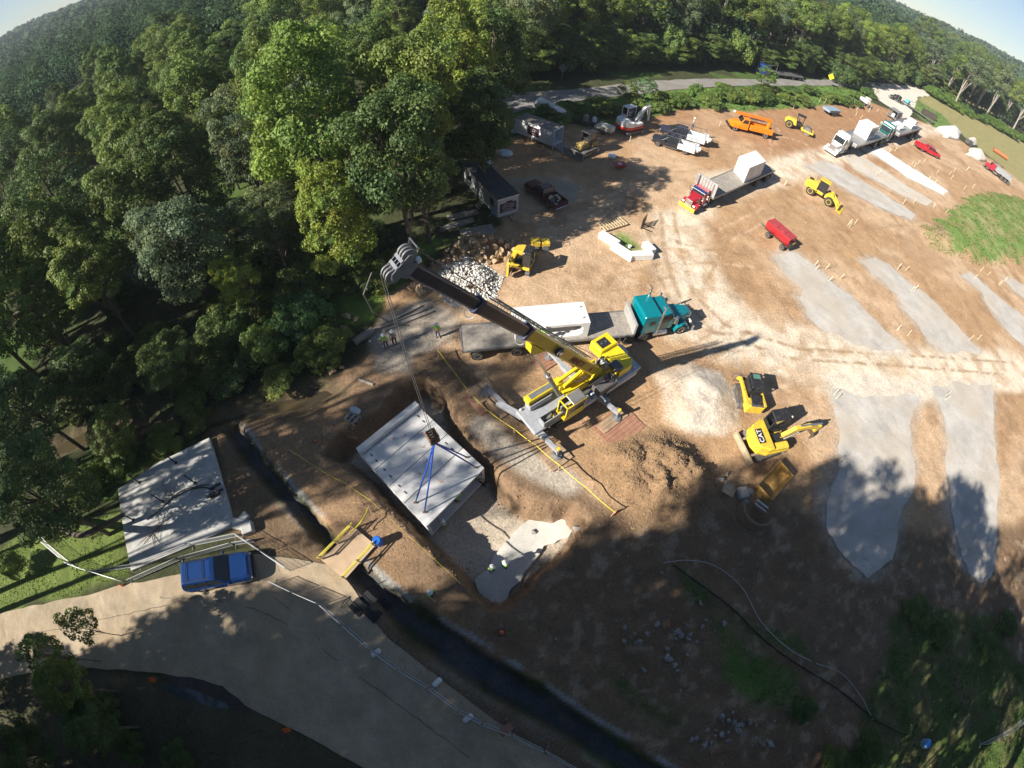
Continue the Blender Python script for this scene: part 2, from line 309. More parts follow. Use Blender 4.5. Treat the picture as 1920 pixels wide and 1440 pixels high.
    for poly, col in ((GHILL, (.17, .26, .07)), (W([(1700, 1120), (1800, 1140), (1860, 1150), (1900, 1220), (1990, 1300), (1990, 1500), (1500, 1500), (1600, 1380), (1640, 1280), (1660, 1180)]), (.07, .11, .03)),
                      (W([(1320, 1150), (1370, 1160), (1420, 1230), (1510, 1260), (1500, 1330), (1420, 1310), (1360, 1270), (1340, 1210)]), (.085, .15, .03)), (W([(1270, 1060), (1330, 1110), (1400, 1170), (1500, 1190), (1540, 1240), (1480, 1230), (1370, 1170), (1290, 1110)]), (.07, .12, .03)),
                      (W([(1130, 1260), (1180, 1270), (1230, 1310), (1290, 1360), (1250, 1370), (1170, 1310)]), (.07, .12, .03)), (W([(1150, 428), (1190, 440), (1205, 470), (1180, 480), (1150, 455)]), (.14, .24, .05)),
                      (W([(1795, 500), (1780, 470), (1760, 420), (1700, 430), (1690, 470), (1740, 500)]), (.42, .28, .17))):
        c = mixc(c, col, sm(sdist(poly, X, Y)+wob*(2.6 if poly is GHILL else .7)-(1.2 if poly is GHILL else 0), -.6, .8)*(.6+.4*sm(n2, .4, .6)))
    # verge between the haul yard and the public road, mown field
    V = W([(955, 215), (1080, 192), (1160, 182), (1300, 166), (1480, 165), (1600, 162), (1650, 170), (1640, 186), (1500, 202), (1400, 208), (1290, 202), (1215, 222), (1120, 246), (1060, 228), (985, 245), (950, 262)])
    c = mixc(c, (.13, .22, .05), sm(sdist(V, X, Y)+wob, -.5, .8)); c = mixc(c, (.30, .27, .12), sm(sdist(FIELD, X, Y)+wob, -1, 1))
    d = sm(sdist(W([(1690, 185), (1720, 190), (1765, 215), (1800, 250), (1770, 250), (1730, 225)]), X, Y)+wob, -1, 1); c = mixc(c, (.16, .24, .07), d)
    for px, k_ in STRIPS:
        d = sdist(W(px), X, Y)+wob*.5+(n3-.5)*.6; c = mixc(c, {'g': (.46, .41, .35), 't': (.55, .48, .38), 'w': (.62, .56, .48)}[k_], sm(d, -1.3, .3)*.75*(.5+.5*sm(n2, .35, .6)))
    for px in ([(1535, 698), (1640, 706), (1745, 713), (1860, 712), (1850, 735), (1740, 748), (1640, 755), (1560, 742)], [(1560, 590), (1600, 600), (1660, 640), (1700, 662), (1610, 655), (1555, 625)]):
        c = mixc(c, (.68, .60, .50), sm(sdist(W(px), X, Y)+wob*.9, -.9, 1.0)*.85)
    # lined diversion channel
    cd_ = sdist(CHAN, X, Y)+(n3-.5)*.3; c = mixc(mixc(c, (.075, .08, .09), sm(cd_+(n2-.5)*1.1, .3, .8)), (.15, .135, .115), sm(cd_, .5, .8)*sm(n2, .52, .68)*.5); 
    ed = np.abs(sdist(CHAN, X, Y)+.05+(n3-.5)*.25); side = pdist(W(CH_R), X, Y) < pdist(W(CH_L), X, Y)
    c = mixc(c, (.34, .34, .33), sm(-ed+(n2-.5)*.2, -.22, -.08)*np.where(side, .85, .2)*sm(n2, .42, .56))
    cr = sdist(CREEK, X, Y); c = mixc(c, (.13, .10, .06), sm(cr+wob*.4, -1.2, 0)*.9)
    # soil below the public road at lower left
    c = mixc(c, (.11, .09, .06), sm(-sdist(W([(0, 1272), (190, 1252), (400, 1285), (560, 1372), (800, 1475)])+[(-8, -30), (-70, -30)], X, Y)*-1+wob*.5, -.5, .5)*.8)
    return np.clip(c*(.86+.28*n3)[..., None], 0, 1)
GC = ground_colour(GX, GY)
def grid_mesh(name, X, Y, Z, C, m):
    ny, nx = X.shape; me = bpy.data.meshes.new(name); me.vertices.add(nx*ny)
    me.vertices.foreach_set('co', np.stack([X, Y, Z], -1).reshape(-1).astype(np.float32))
    i = np.arange(nx*ny).reshape(ny, nx); q = np.stack([i[:-1, :-1], i[:-1, 1:], i[1:, 1:], i[1:, :-1]], -1).reshape(-1, 4)
    me.loops.add(q.size); me.loops.foreach_set('vertex_index', q.reshape(-1).astype(np.int32))
    me.polygons.add(len(q)); me.polygons.foreach_set('loop_start', np.arange(0, q.size, 4, dtype=np.int32)); me.polygons.foreach_set('use_smooth', [True]*len(q))
    me.update(calc_edges=True); a = me.color_attributes.new('soil', 'FLOAT_COLOR', 'POINT')
    a.data.foreach_set('color', np.concatenate([C, np.ones(C.shape[:-1]+(1,))], -1).reshape(-1).astype(np.float32))
    me.materials.append(m); o = bpy.data.objects.new(name, me); COL.objects.link(o); return o
def ground_material():
    m = bpy.data.materials.new('ground'); m.use_nodes = True; t = m.node_tree; N = t.nodes; L = t.links; b = N['Principled BSDF']
    b.inputs['Roughness'].default_value = .95; b.inputs['Specular IOR Level'].default_value = .15
    a = N.new('ShaderNodeAttribute'); a.attribute_name = 'soil'; g = N.new('ShaderNodeNewGeometry')
    def nz(sc, de, ro=.6, vec=None):
        n = N.new('ShaderNodeTexNoise'); n.inputs['Scale'].default_value = sc; n.inputs['Detail'].default_value = de; n.inputs['Roughness'].default_value = ro
        L.new(vec or g.outputs['Position'], n.inputs['Vector']); return n
    def rng(sock, a0, a1, b0, b1):
        r = N.new('ShaderNodeMapRange'); r.inputs[1].default_value = a0; r.inputs[2].default_value = a1; r.inputs[3].default_value = b0; r.inputs[4].default_value = b1; L.new(sock, r.inputs[0]); return r.outputs[0]
    def mul(x, y):
        q = N.new('ShaderNodeMath'); q.operation = 'MULTIPLY'; L.new(x, q.inputs[0]); L.new(y, q.inputs[1]); return q.outputs[0]
    k = mul(mul(rng(nz(.55, 8, .65).outputs['Fac'], .3, .7, .82, 1.16), rng(nz(5, 6, .7).outputs['Fac'], .3, .7, .70, 1.3)), rng(nz(22, 3).outputs['Fac'], .3, .7, .74, 1.26))
    s = N.new('ShaderNodeVectorMath'); s.operation = 'SCALE'; L.new(a.outputs['Color'], s.inputs[0]); L.new(k, s.inputs['Scale'])
    vo = N.new('ShaderNodeTexVoronoi'); vo.inputs['Scale'].default_value = 2.6; L.new(g.outputs['Position'], vo.inputs['Vector'])
    mx = N.new('ShaderNodeMix'); mx.data_type = 'RGBA'; L.new(mul(rng(vo.outputs['Distance'], .10, .06, 0, 1), rng(nz(.3, 3).outputs['Fac'], .5, .62, 0, .6)), mx.inputs[0])
    L.new(s.outputs[0], mx.inputs[6]); mx.inputs[7].default_value = (.55, .47, .38, 1); L.new(mx.outputs[2], b.inputs['Base Color'])
    bp = N.new('ShaderNodeBump'); bp.inputs['Strength'].default_value = .9; bp.inputs['Distance'].default_value = .12
    ad = N.new('ShaderNodeMath'); ad.operation = 'ADD'; L.new(nz(3.2, 9, .72).outputs['Fac'], ad.inputs[0]); L.new(nz(.6, 4).outputs['Fac'], ad.inputs[1]); L.new(ad.outputs[0], bp.inputs['Height']); L.new(bp.outputs[0], b.inputs['Normal'])
    return m
gm = ground_material()
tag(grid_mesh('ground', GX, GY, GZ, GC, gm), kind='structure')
def H(x, y): return float(hgt(np.array([x]), np.array([y]))[0])
def G(px, py, dz=0.0):
    z = 0.0
    for _ in range(6): q = P(px, py, z); z = H(q.x, q.y)
    return Vector((q.x, q.y, z+dz))
# ---------------------------------------------------------------- sheets laid on the ground (roads, gravel strips)
def sheet(name, px, m, z=.07, ragged=.25, step=.5, world=False, kind='structure'):
    pts = px if world else W(px); out = []; n = len(pts)
    for i in range(n):
        a, b = Vector(pts[i]), Vector(pts[(i+1) % n]); k = max(1, int((b-a).length/step)); nrm = Vector((-(b-a).y, (b-a).x)).normalized()
        for j in range(k):
            q = a+(b-a)*j/k; q = q+nrm*((float(fbm(q.x, q.y, 2.6, 5, 50))-.5)*2.6*ragged); out.append(q)
    X = np.array([q.x for q in out]); Y = np.array([q.y for q in out])
    lo, hi = (X.min(), Y.min()), (X.max(), Y.max()); s = max(.45, max(hi[0]-lo[0], hi[1]-lo[1])/110)
    # boundary ring plus an inner grid, triangulated so the sheet follows the ground
    from mathutils.geometry import delaunay_2d_cdt
    poly = [(q.x, q.y) for q in out]; ix, iy = np.meshgrid(np.arange(lo[0], hi[0], s), np.arange(lo[1], hi[1], s)); ix = ix.ravel(); iy = iy.ravel()
    keep = sdist(poly, ix, iy) > s*.45; inner = [Vector((a, b)) for a, b in zip(ix[keep], iy[keep])]
    nv = len(out); r = delaunay_2d_cdt(out+inner, [(i, (i+1) % nv) for i in range(nv)], [], 1, 1e-4)
    vs = r[0]; vx = np.array([v.x for v in vs]); vy = np.array([v.y for v in vs]); vz = hgt(vx, vy)+z
    me = bpy.data.meshes.new(name); me.from_pydata([(a, b, c) for a, b, c in zip(vx, vy, vz)], [], r[2]); me.materials.append(m); fix_normals(me)
    if me.polygons[0].normal.z < 0: me.flip_normals()
    o = bpy.data.objects.new(name, me); COL.objects.link(o); return tag(o, kind=kind)
def gravel_mat(name, c0, c1, sc=1.0):
    m = bpy.data.materials.new(name); m.use_nodes = True; t = m.node_tree; N = t.nodes; L = t.links; b = N['Principled BSDF']; b.inputs['Roughness'].default_value = .95; b.inputs['Specular IOR Level'].default_value = .2
    g = N.new('ShaderNodeNewGeometry'); r = N.new('ShaderNodeMapRange'); n = N.new('ShaderNodeTexNoise'); n.inputs['Scale'].default_value = .35*sc; n.inputs['Detail'].default_value = 9; n.inputs['Roughness'].default_value = .68
    L.new(g.outputs['Position'], n.inputs['Vector']); L.new(n.outputs['Fac'], r.inputs[0]); r.inputs[1].default_value = .36; r.inputs[2].default_value = .64
    mx = N.new('ShaderNodeMix'); mx.data_type = 'RGBA'; L.new(r.outputs[0], mx.inputs[0]); mx.inputs[6].default_value = (*c0, 1); mx.inputs[7].default_value = (*c1, 1)
    n5 = N.new('ShaderNodeTexNoise'); n5.inputs['Scale'].default_value = .16*sc; n5.inputs['Detail'].default_value = 5; L.new(g.outputs['Position'], n5.inputs['Vector'])
    r5 = N.new('ShaderNodeMapRange'); L.new(n5.outputs['Fac'], r5.inputs[0]); r5.inputs[1].default_value = .46; r5.inputs[2].default_value = .62; r5.inputs[3].default_value = 0; r5.inputs[4].default_value = .55
    mt = N.new('ShaderNodeMix'); mt.data_type = 'RGBA'; L.new(r5.outputs[0], mt.inputs[0]); L.new(mx.outputs[2], mt.inputs[6]); mt.inputs[7].default_value = ((c0[0]+c1[0])*.52, (c0[1]+c1[1])*.47, (c0[2]+c1[2])*.41, 1); mx = mt
    n2 = N.new('ShaderNodeTexNoise'); n2.inputs['Scale'].default_value = 14; n2.inputs['Detail'].default_value = 4; L.new(g.outputs['Position'], n2.inputs['Vector'])
    r2 = N.new('ShaderNodeMapRange'); L.new(n2.outputs['Fac'], r2.inputs[0]); r2.inputs[1].default_value = .3; r2.inputs[2].default_value = .7; r2.inputs[3].default_value = .82; r2.inputs[4].default_value = 1.18
    s = N.new('ShaderNodeVectorMath'); s.operation = 'SCALE'; L.new(mx.outputs[2], s.inputs[0]); L.new(r2.outputs[0], s.inputs['Scale']); L.new(s.outputs[0], b.inputs['Base Color'])
    bp = N.new('ShaderNodeBump'); bp.inputs['Strength'].default_value = .5; bp.inputs['Distance'].default_value = .04; L.new(n2.outputs['Fac'], bp.inputs['Height']); L.new(bp.outputs[0], b.inputs['Normal'])
    return m
M_grav = gravel_mat('grey_gravel', (.40, .375, .34), (.55, .52, .475)); M_pale = gravel_mat('pale_gravel', (.58, .54, .47), (.72, .67, .60)); M_white = gravel_mat('white_gravel', (.70, .69, .66), (.82, .80, .77))
M_asph = gravel_mat('old_asphalt', (.20, .19, .18), (.30, .29, .27)); M_tan = gravel_mat('sandy_asphalt', (.325, .265, .19), (.48, .39, .28)); M_conc_d = gravel_mat('flowable_fill', (.52, .50, .46), (.72, .69, .63))
M_tang = gravel_mat('tan_gravel', (.48, .44, .38), (.60, .55, .48))
for px, k_ in STRIPS:
    m = {'g': M_grav, 't': M_tang, 'w': M_white}[k_]
    sheet('gravel_strip', px, m, z=.06, ragged=.62)
0 and sheet('pale_haul_patch', [(1535, 700), (1640, 708), (1745, 715), (1735, 748), (1640, 752), (1560, 740)], M_pale, z=.075, ragged=1.3)
0 and sheet('road_verge_path', [(1560, 590), (1600, 600), (1660, 640), (1700, 662), (1610, 655), (1555, 625)], M_pale, z=.072, ragged=1.2)
sheet('village_road', ROADB, M_tan, z=.05, ragged=.18, world=True)
ROADT = [(930, 172), (950, 176), (1010, 172), (1100, 166), (1200, 154), (1300, 148), (1420, 149), (1560, 150), (1660, 158), (1752, 171), (1750, 179), (1700, 176), (1640, 170), (1560, 161), (1480, 161), (1400, 161), (1300, 165), (1200, 176), (1080, 190), (950, 213), (900, 222), (880, 190)]
sheet('public_road', ROADT, M_asph, z=.05, ragged=.3)
sheet('forecourt', [(1640, 164), (1660, 160), (1755, 173), (1750, 182), (1720, 184), (1700, 240), (1690, 215), (1650, 190), (1625, 178)], M_pale, z=.06, ragged=.6)
sheet('gravel_pad', [(955, 335), (985, 335), (1045, 342), (1080, 350), (1085, 372), (1050, 380), (985, 372), (960, 352)], gravel_mat('trodden_gravel', (.33, .27, .20), (.43, .36, .28)), z=.05, ragged=1.3)
# cast flowable fill at the far end of the pit
def raised_sheet(name, px, m, z0, top, label=None, cat=None):
    pts = W(px, top); b = MB().use(m); out = []
    for i in range(len(pts)):
        a, c = Vector(pts[i]), Vector(pts[(i+1) % len(pts)]); k = max(1, int((c-a).length/.35)); n = Vector((-(c-a).y, (c-a).x)).normalized()
        for j in range(k): q = a+(c-a)*j/k; out.append(q+n*(float(fbm(q.x, q.y, .8, 3, 61))-.5)*.5)
    b.slab([(q.x, q.y) for q in out], z0, top); o = b.build(name); 
    return tag(o, label, cat) if label else tag(o, kind='structure')
raised_sheet('concrete_footing', [(1000, 960), (1065, 958), (1078, 982), (1064, 1006), (1020, 1024), (990, 1064), (958, 1112), (932, 1140), (905, 1122), (893, 1090), (935, 1035), (970, 995)], M_conc_d, -2.9, -2.35, 'rough pale concrete footing poured at the lower end of the culvert pit', 'footing')
wm = bpy.data.materials.new('creek_water'); wm.use_nodes = True; _b = wm.node_tree.nodes['Principled BSDF']; _b.inputs['Base Color'].default_value = (.07, .055, .03, 1); _b.inputs['Roughness'].default_value = .08
tag(MB().use(wm).slab(CREEK, -.75, -.72).build('creek_water'), kind='structure')
# ---------------------------------------------------------------- trees, shrubs, woods
def leaf_mat(name, trans=.35):
    m = bpy.data.materials.new(name); m.use_nodes = True; t = m.node_tree; N = t.nodes; L = t.links; b = N['Principled BSDF']; b.inputs['Roughness'].default_value = .55; b.inputs['Specular IOR Level'].default_value = .3
    a = N.new('ShaderNodeAttribute'); a.attribute_name = 'tone'; oi = N.new('ShaderNodeObjectInfo')
    s = N.new('ShaderNodeMix'); s.data_type = 'RGBA'; s.blend_type = 'MULTIPLY'; s.inputs[0].default_value = 1; L.new(oi.outputs['Color'], s.inputs[6]); L.new(a.outputs['Color'], s.inputs[7]); L.new(s.outputs[2], b.inputs['Base Color'])
    tr = N.new('ShaderNodeBsdfTranslucent'); L.new(s.outputs[2], tr.inputs['Color']); mx = N.new('ShaderNodeMixShader'); mx.inputs[0].default_value = trans
    L.new(b.outputs[0], mx.inputs[1]); L.new(tr.outputs[0], mx.inputs[2]); L.new(mx.outputs[0], N['Material Output'].inputs['Surface']); return m
M_leaf = leaf_mat('leaf'); M_far = leaf_mat('far_leaf', .2); M_far.node_tree.nodes['Principled BSDF'].inputs['Specular IOR Level'].default_value = .03; M_far.node_tree.nodes['Principled BSDF'].inputs['Roughness'].default_value = .9; M_bark = mat('bark', (.12, .095, .07), .9, var=.35, scale=2, bump=.6); M_bark_pale = mat('pale_bark', (.34, .30, .25), .9, var=.3, scale=2, bump=.5)
def quads_mesh(name, C, Nn, S, tone, m, rng, aspect=.7):
    """one mesh of leaf-sized quads at centres C facing Nn"""
    n = len(C); a = rng.normal(size=(n, 3)); u = np.cross(Nn, a); u /= np.linalg.norm(u, axis=1)[:, None]+1e-9; v = np.cross(Nn, u); v /= np.linalg.norm(v, axis=1)[:, None]+1e-9
    S = S[:, None]; fold = Nn*S*.22
    V = np.stack([C-u*S*.5, C-v*S*aspect*.5-fold, C+u*S*.5, C+v*S*aspect*.5-fold], 1).reshape(-1, 3)
    me = bpy.data.meshes.new(name); me.vertices.add(4*n); me.vertices.foreach_set('co', V.reshape(-1).astype(np.float32))
    me.loops.add(4*n); me.loops.foreach_set('vertex_index', np.arange(4*n, dtype=np.int32)); me.polygons.add(n); me.polygons.foreach_set('loop_start', np.arange(0, 4*n, 4, dtype=np.int32)); me.update(calc_edges=True)
    at = me.color_attributes.new('tone', 'FLOAT_COLOR', 'POINT'); T = np.repeat(tone, 4, 0); at.data.foreach_set('color', np.concatenate([T, np.ones((4*n, 1))], 1).reshape(-1).astype(np.float32))
    me.materials.append(m); return me
def make_crown(seed, rad, z0, z1, nl, leaves, size, lobe=(.9, 1.7), fill=.75, flat=.8, cone=False, skew=.2):
    rng = np.random.default_rng(seed); C = []; Nn = []; T = []; ctr = np.array([0, 0, (z0+z1)/2]); hz = (z1-z0)/2; lobes = []
    k = 0
    while len(lobes) < nl and k < 4000:
        k += 1; d = rng.normal(size=3); d /= np.linalg.norm(d); 
        if d[2] < -.55: continue
        rr = fill+(1-fill)*rng.random(); rr *= 1.12-.55*vnoise(d[0]*2+9+seed, d[1]*2+d[2]*1.7+5, seed)
        if cone: t = rng.random()**.8; an = rng.random()*6.283; q = np.array([math.cos(an), math.sin(an), 0])*rad*(1-t)*(.7+.3*rng.random()); q[2] = z0+(z1-z0)*t
        else: q = ctr+d*np.array([rad, rad, hz])*rr
        r = lobe[0]*.72+(lobe[1]*1.08-lobe[0]*.72)*rng.random()**1.3
        if cone: r *= .45+.6*(1-t)
        if any(np.linalg.norm(q-p)*1.0 < (r+s)*.42 for p, s in lobes): continue
        lobes.append((q, r))
    for q, r in lobes:
        n = int(leaves*(r/lobe[1])**2*(.8+.4*rng.random())); d = rng.normal(size=(n, 3)); d[:, 2] += .35; out = (q-ctr); out = out/(np.linalg.norm(out)+1e-6); d += out*.55
        d /= np.linalg.norm(d, axis=1)[:, None]; bump = 1+.35*(vnoise(d[:, 0]*2.5+q[0], d[:, 1]*2.5+d[:, 2]*2.1+q[1], seed+5)-.5)
        rr = r*(.55+.5*rng.random(n)**.6)*bump; C.append(q+d*rr[:, None]*np.array([1, 1, flat])); nn = d+rng.normal(size=(n, 3))*.55+np.array([0, 0, .25]); Nn.append(nn/np.linalg.norm(nn, axis=1)[:, None])
        base = np.array([1, 1, 1.0])*(.72+.56*rng.random()); hue = rng.normal()*.06; base = base*np.array([1+hue*1.3, 1+hue*.3, 1-hue]); T.append(base*(.75+.5*rng.random((n, 1))))
    C = np.concatenate(C); Nn = np.concatenate(Nn); T = np.concatenate(T)
    return quads_mesh('crown', C, Nn, size*(.6+.8*rng.random(len(C))), T, M_leaf, rng), lobes
def make_trunk(seed, h, r, lobes, z0, name='trunk', nb=12, m=None):
    rng = random.Random(seed); b = MB().use(m or M_bark); x = y = 0; pts = [(0, 0, -.3)]
    for i in range(1, 6): x += rng.uniform(-.25, .25)*h/20; y += rng.uniform(-.25, .25)*h/20; pts.append((x, y, h*.85*i/5))
    b.tube(pts, r, 8, r*.25)
    ls = list(lobes); rng.shuffle(ls)
    for q, rr in ls[:nb]:
        t = rng.uniform(.25, .75)*.85*h; t = min(t, q[2]*.9); k = t/(.85*h)*5; i = min(4, int(k)); f = k-i; s = Vector(pts[i])*(1-f)+Vector(pts[i+1])*f if i < 5 else Vector(pts[5])
        e = Vector(q); mid = s*.5+e*.5+Vector((0, 0, rng.uniform(-.2, .8))); b.tube([s, mid, e], r*.38, 5, r*.08)
    o = b.build(name); me = o.data; bpy.data.objects.remove(o); return me
PROTO = {}
def proto(key, h, rad, z0, nl, leaves, size, lobe, r, bark=None, **k):
    cm, lb = make_crown(hash_key(key), rad, z0, h, nl, leaves, size, lobe, **k); PROTO[key] = (cm, make_trunk(hash_key(key), h, r, lb, z0, m=bark), h, rad)
def hash_key(s): return sum(ord(c)*(i+3) for i, c in enumerate(s)) % 9973
proto('oak', 20, 5.6, 4.5, 85, 430, .30, (1.0, 1.7), .34)
proto('maple', 20, 5.2, 3.0, 115, 400, .29, (.75, 1.4), .32, flat=1.05)
proto('ash', 20, 4.4, 5.0, 70, 420, .27, (.8, 1.4), .28)
proto('walnut', 20, 5.4, 4.0, 60, 430, .25, (.9, 1.6), .30, flat=.6)
proto('beech', 20, 5.0, 2.5, 100, 330, .31, (.8, 1.4), .34, fill=.6)
proto('sycamore', 20, 4.8, 7.5, 55, 430, .30, (.9, 1.6), .32, bark=M_bark_pale)
proto('thin', 20, 5.0, 6.0, 30, 200, .26, (.8, 1.4), .26); proto('high', 20, 3.4, 12.5, 26, 210, .20, (.6, 1.1), .22)
proto('spruce', 20, 3.4, 2.0, 90, 260, .24, (.8, 1.3), .26, cone=True, flat=.5)
proto('shrub', 3, 1.9, .1, 30, 330, .20, (.45, .8), .06, fill=.4)
proto('thicket', 3.2, 3.0, .0, 55, 330, .20, (.5, .9), .06, fill=.45)
proto('sapling', 7, 2.0, 2.2, 26, 170, .22, (.4, .8), .07, flat=.55)
PROTO_K = ['oak', 'maple', 'ash', 'walnut', 'beech']
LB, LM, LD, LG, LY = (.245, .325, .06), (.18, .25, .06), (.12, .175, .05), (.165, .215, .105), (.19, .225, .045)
def tree(kind, x, y, h, col, label, group=None, name=None, rad=None, cat='tree', z=None):
    cm, tm, h0, r0 = PROTO[kind]; s = h/h0; zz = H(x, y) if z is None else z
    t = thing(name or 'broadleaf_tree', label, cat, (x, y, zz-.05), rnd.uniform(0, 6.28), group)
    k = (rad/r0) if rad else s*rnd.uniform(.92, 1.1)
    c = bpy.data.objects.new('crown' if cat == 'tree' else 'foliage', cm); COL.objects.link(c); c.parent = t; c.scale = (k*rnd.uniform(.86, 1.14), k*rnd.uniform(.86, 1.14), s); c.rotation_euler = (rnd.uniform(-.09, .09), rnd.uniform(-.09, .09), 0); v = rnd.uniform(.88, 1.12); g = rnd.uniform(.92, 1.08); c.color = (col[0]*v*g, col[1]*v, col[2]*v/g, 1)
    q = bpy.data.objects.new('trunk' if cat == 'tree' else 'stems', tm); COL.objects.link(q); q.parent = t; q.scale = (k, k, s); return t
PLACED = []
def tr(kind, px, py, zc, rad, h, col, label, **k):
    q = P(px, py, zc); PLACED.append((q.x, q.y, rad)); return tree(kind, q.x, q.y, h, col, label, rad=rad, **k)
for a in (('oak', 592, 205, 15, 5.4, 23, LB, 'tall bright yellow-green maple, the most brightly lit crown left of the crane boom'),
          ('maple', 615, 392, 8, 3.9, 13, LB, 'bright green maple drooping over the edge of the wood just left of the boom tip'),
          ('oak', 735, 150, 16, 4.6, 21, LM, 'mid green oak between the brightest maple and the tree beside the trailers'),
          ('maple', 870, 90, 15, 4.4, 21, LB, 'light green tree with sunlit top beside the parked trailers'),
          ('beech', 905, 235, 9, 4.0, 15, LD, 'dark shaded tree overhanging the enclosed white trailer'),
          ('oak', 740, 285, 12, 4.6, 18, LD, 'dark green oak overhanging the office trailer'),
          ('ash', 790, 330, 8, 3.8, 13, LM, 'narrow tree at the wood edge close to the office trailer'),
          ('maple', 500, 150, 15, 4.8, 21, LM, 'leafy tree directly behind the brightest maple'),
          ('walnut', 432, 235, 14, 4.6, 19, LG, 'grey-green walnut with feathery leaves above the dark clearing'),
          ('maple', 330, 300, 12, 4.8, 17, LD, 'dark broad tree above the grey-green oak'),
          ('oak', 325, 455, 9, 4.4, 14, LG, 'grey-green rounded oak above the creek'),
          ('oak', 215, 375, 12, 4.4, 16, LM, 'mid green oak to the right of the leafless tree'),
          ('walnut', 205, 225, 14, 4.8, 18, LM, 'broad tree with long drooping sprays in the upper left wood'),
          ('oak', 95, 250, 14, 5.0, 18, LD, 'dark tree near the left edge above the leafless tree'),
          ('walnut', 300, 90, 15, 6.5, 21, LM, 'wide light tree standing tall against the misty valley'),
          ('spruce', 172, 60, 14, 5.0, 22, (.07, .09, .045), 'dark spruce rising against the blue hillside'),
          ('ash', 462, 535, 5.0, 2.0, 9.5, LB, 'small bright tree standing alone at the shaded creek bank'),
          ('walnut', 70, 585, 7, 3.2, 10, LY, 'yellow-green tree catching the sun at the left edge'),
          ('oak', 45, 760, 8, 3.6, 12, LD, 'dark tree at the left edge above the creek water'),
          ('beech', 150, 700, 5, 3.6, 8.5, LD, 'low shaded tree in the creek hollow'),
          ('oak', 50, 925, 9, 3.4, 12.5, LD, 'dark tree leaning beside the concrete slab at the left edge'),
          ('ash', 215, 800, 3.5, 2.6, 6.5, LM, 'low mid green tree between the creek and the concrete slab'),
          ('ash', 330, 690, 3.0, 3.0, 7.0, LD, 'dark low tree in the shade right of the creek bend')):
    tr(*a[:8])
FW = [(-6, 47), (-3, 60), (-5, 76), (-30, 80), (-70, 96), (-95, 112), (-118, 95), (-110, 50), (-95, 22), (-64, 12), (-44, 16), (-31, 20), (-22, 23), (-19, 29), (-14, 38), (-10, 42)]
def scatter(poly, spacing, seed, margin=0, grow=0.0):
    rg = random.Random(seed); xs = [p[0] for p in poly]; ys = [p[1] for p in poly]; out = []
    x0, x1, y0, y1 = min(xs), max(xs), min(ys), max(ys); tries = int((x1-x0)*(y1-y0)/spacing**2*6)
    X = np.array([rg.uniform(x0, x1) for _ in range(tries)]); Y = np.array([rg.uniform(y0, y1) for _ in range(tries)]); ok = sdist(poly, X, Y) > margin
    for x, y in zip(X[ok], Y[ok]):
        sp = spacing*(1+grow*math.hypot(x, y))
        if all((x-a)**2+(y-b)**2 > (sp*.8+.0*r)**2 for a, b, r in out) and all((x-a)**2+(y-b)**2 > (r*1.05+sp*.22)**2 for a, b, r in PLACED): out.append((x, y, sp*.5))
    return out
clear = [(P(170, 440).x, P(170, 440).y, 7), (P(75, 420).x, P(75, 420).y, 6), (P(700, 60).x, P(700, 60).y, 16), (P(140, 940).x, P(140, 940).y, 5)]
n_ = 0
for x, y, r in scatter(FW, 6.9, 5, 1.0, .0035):
    if any((x-a)**2+(y-b)**2 < c*c for a, b, c in clear): continue
    d = math.hypot(x, y); h = rnd.uniform(14, 21) if d > 42 else rnd.uniform(10, 15)
    dist_cam = math.hypot(x, y)
    if x < -60 and y < 40: h = rnd.uniform(10, 16)
    k = rnd.choice(PROTO_K); c = rnd.choice([LM, LM, LD, LG, LM, LD] if rnd.random() < .6 else [LM, LD]); n_ += 1
    tone = {LM: 'mid green', LD: 'dark green', LG: 'grey-green'}[c]; zone = 'toward the misty hills' if d > 75 else ('behind the tallest bright maple' if x > -34 and y > 30 else 'on the left side above the creek')
    tree(k, x, y, h, c, tone+' broadleaf tree in the dense wood '+zone, tone+' trees of the wood '+zone)
# bank of trees across the public road and along the mown field
FE = W([(950, 150), (1050, 132), (1200, 118), (1320, 112), (1420, 116), (1500, 124), (1600, 134), (1690, 150)])
FR = [(p[0], p[1]) for p in FE]+[(175, 215), (120, 190), (60, 165), (0, 150), (-60, 150), (-80, 128), (-60, 112), (-25, 97)]
for x, y, r in scatter(FR, 8.4, 9, .2, .0006)[:130]:
    c = rnd.choice([LM, LM, LD, LG, LB]); tone = {LM: 'mid green', LD: 'dark green', LG: 'grey-green', LB: 'bright green'}[c]; zone = 'across the road above the verge bushes' if x > 20 else 'across the road behind the enclosed trailer'
    tree(rnd.choice(PROTO_K+['sycamore']), x, y, rnd.uniform(17, 24), c, tone+' broadleaf tree '+zone, tone+' trees '+zone)
for i in range(44):
    t_ = i/43; px = 955+t_*750; py = 152-30*math.sin(min(1, t_*1.15)*math.pi)*.9+(10 if t_ > .8 else 0)-rnd.uniform(2, 7); q = P(px, py); tree(rnd.choice(['thicket', 'beech']) if i % 2 else 'beech', q.x, q.y, rnd.uniform(6, 11), rnd.choice([LM, LD, LD]), 'low tree in the dark edge of the wood across the public road', 'low trees across the public road', rad=rnd.uniform(4, 5.5))
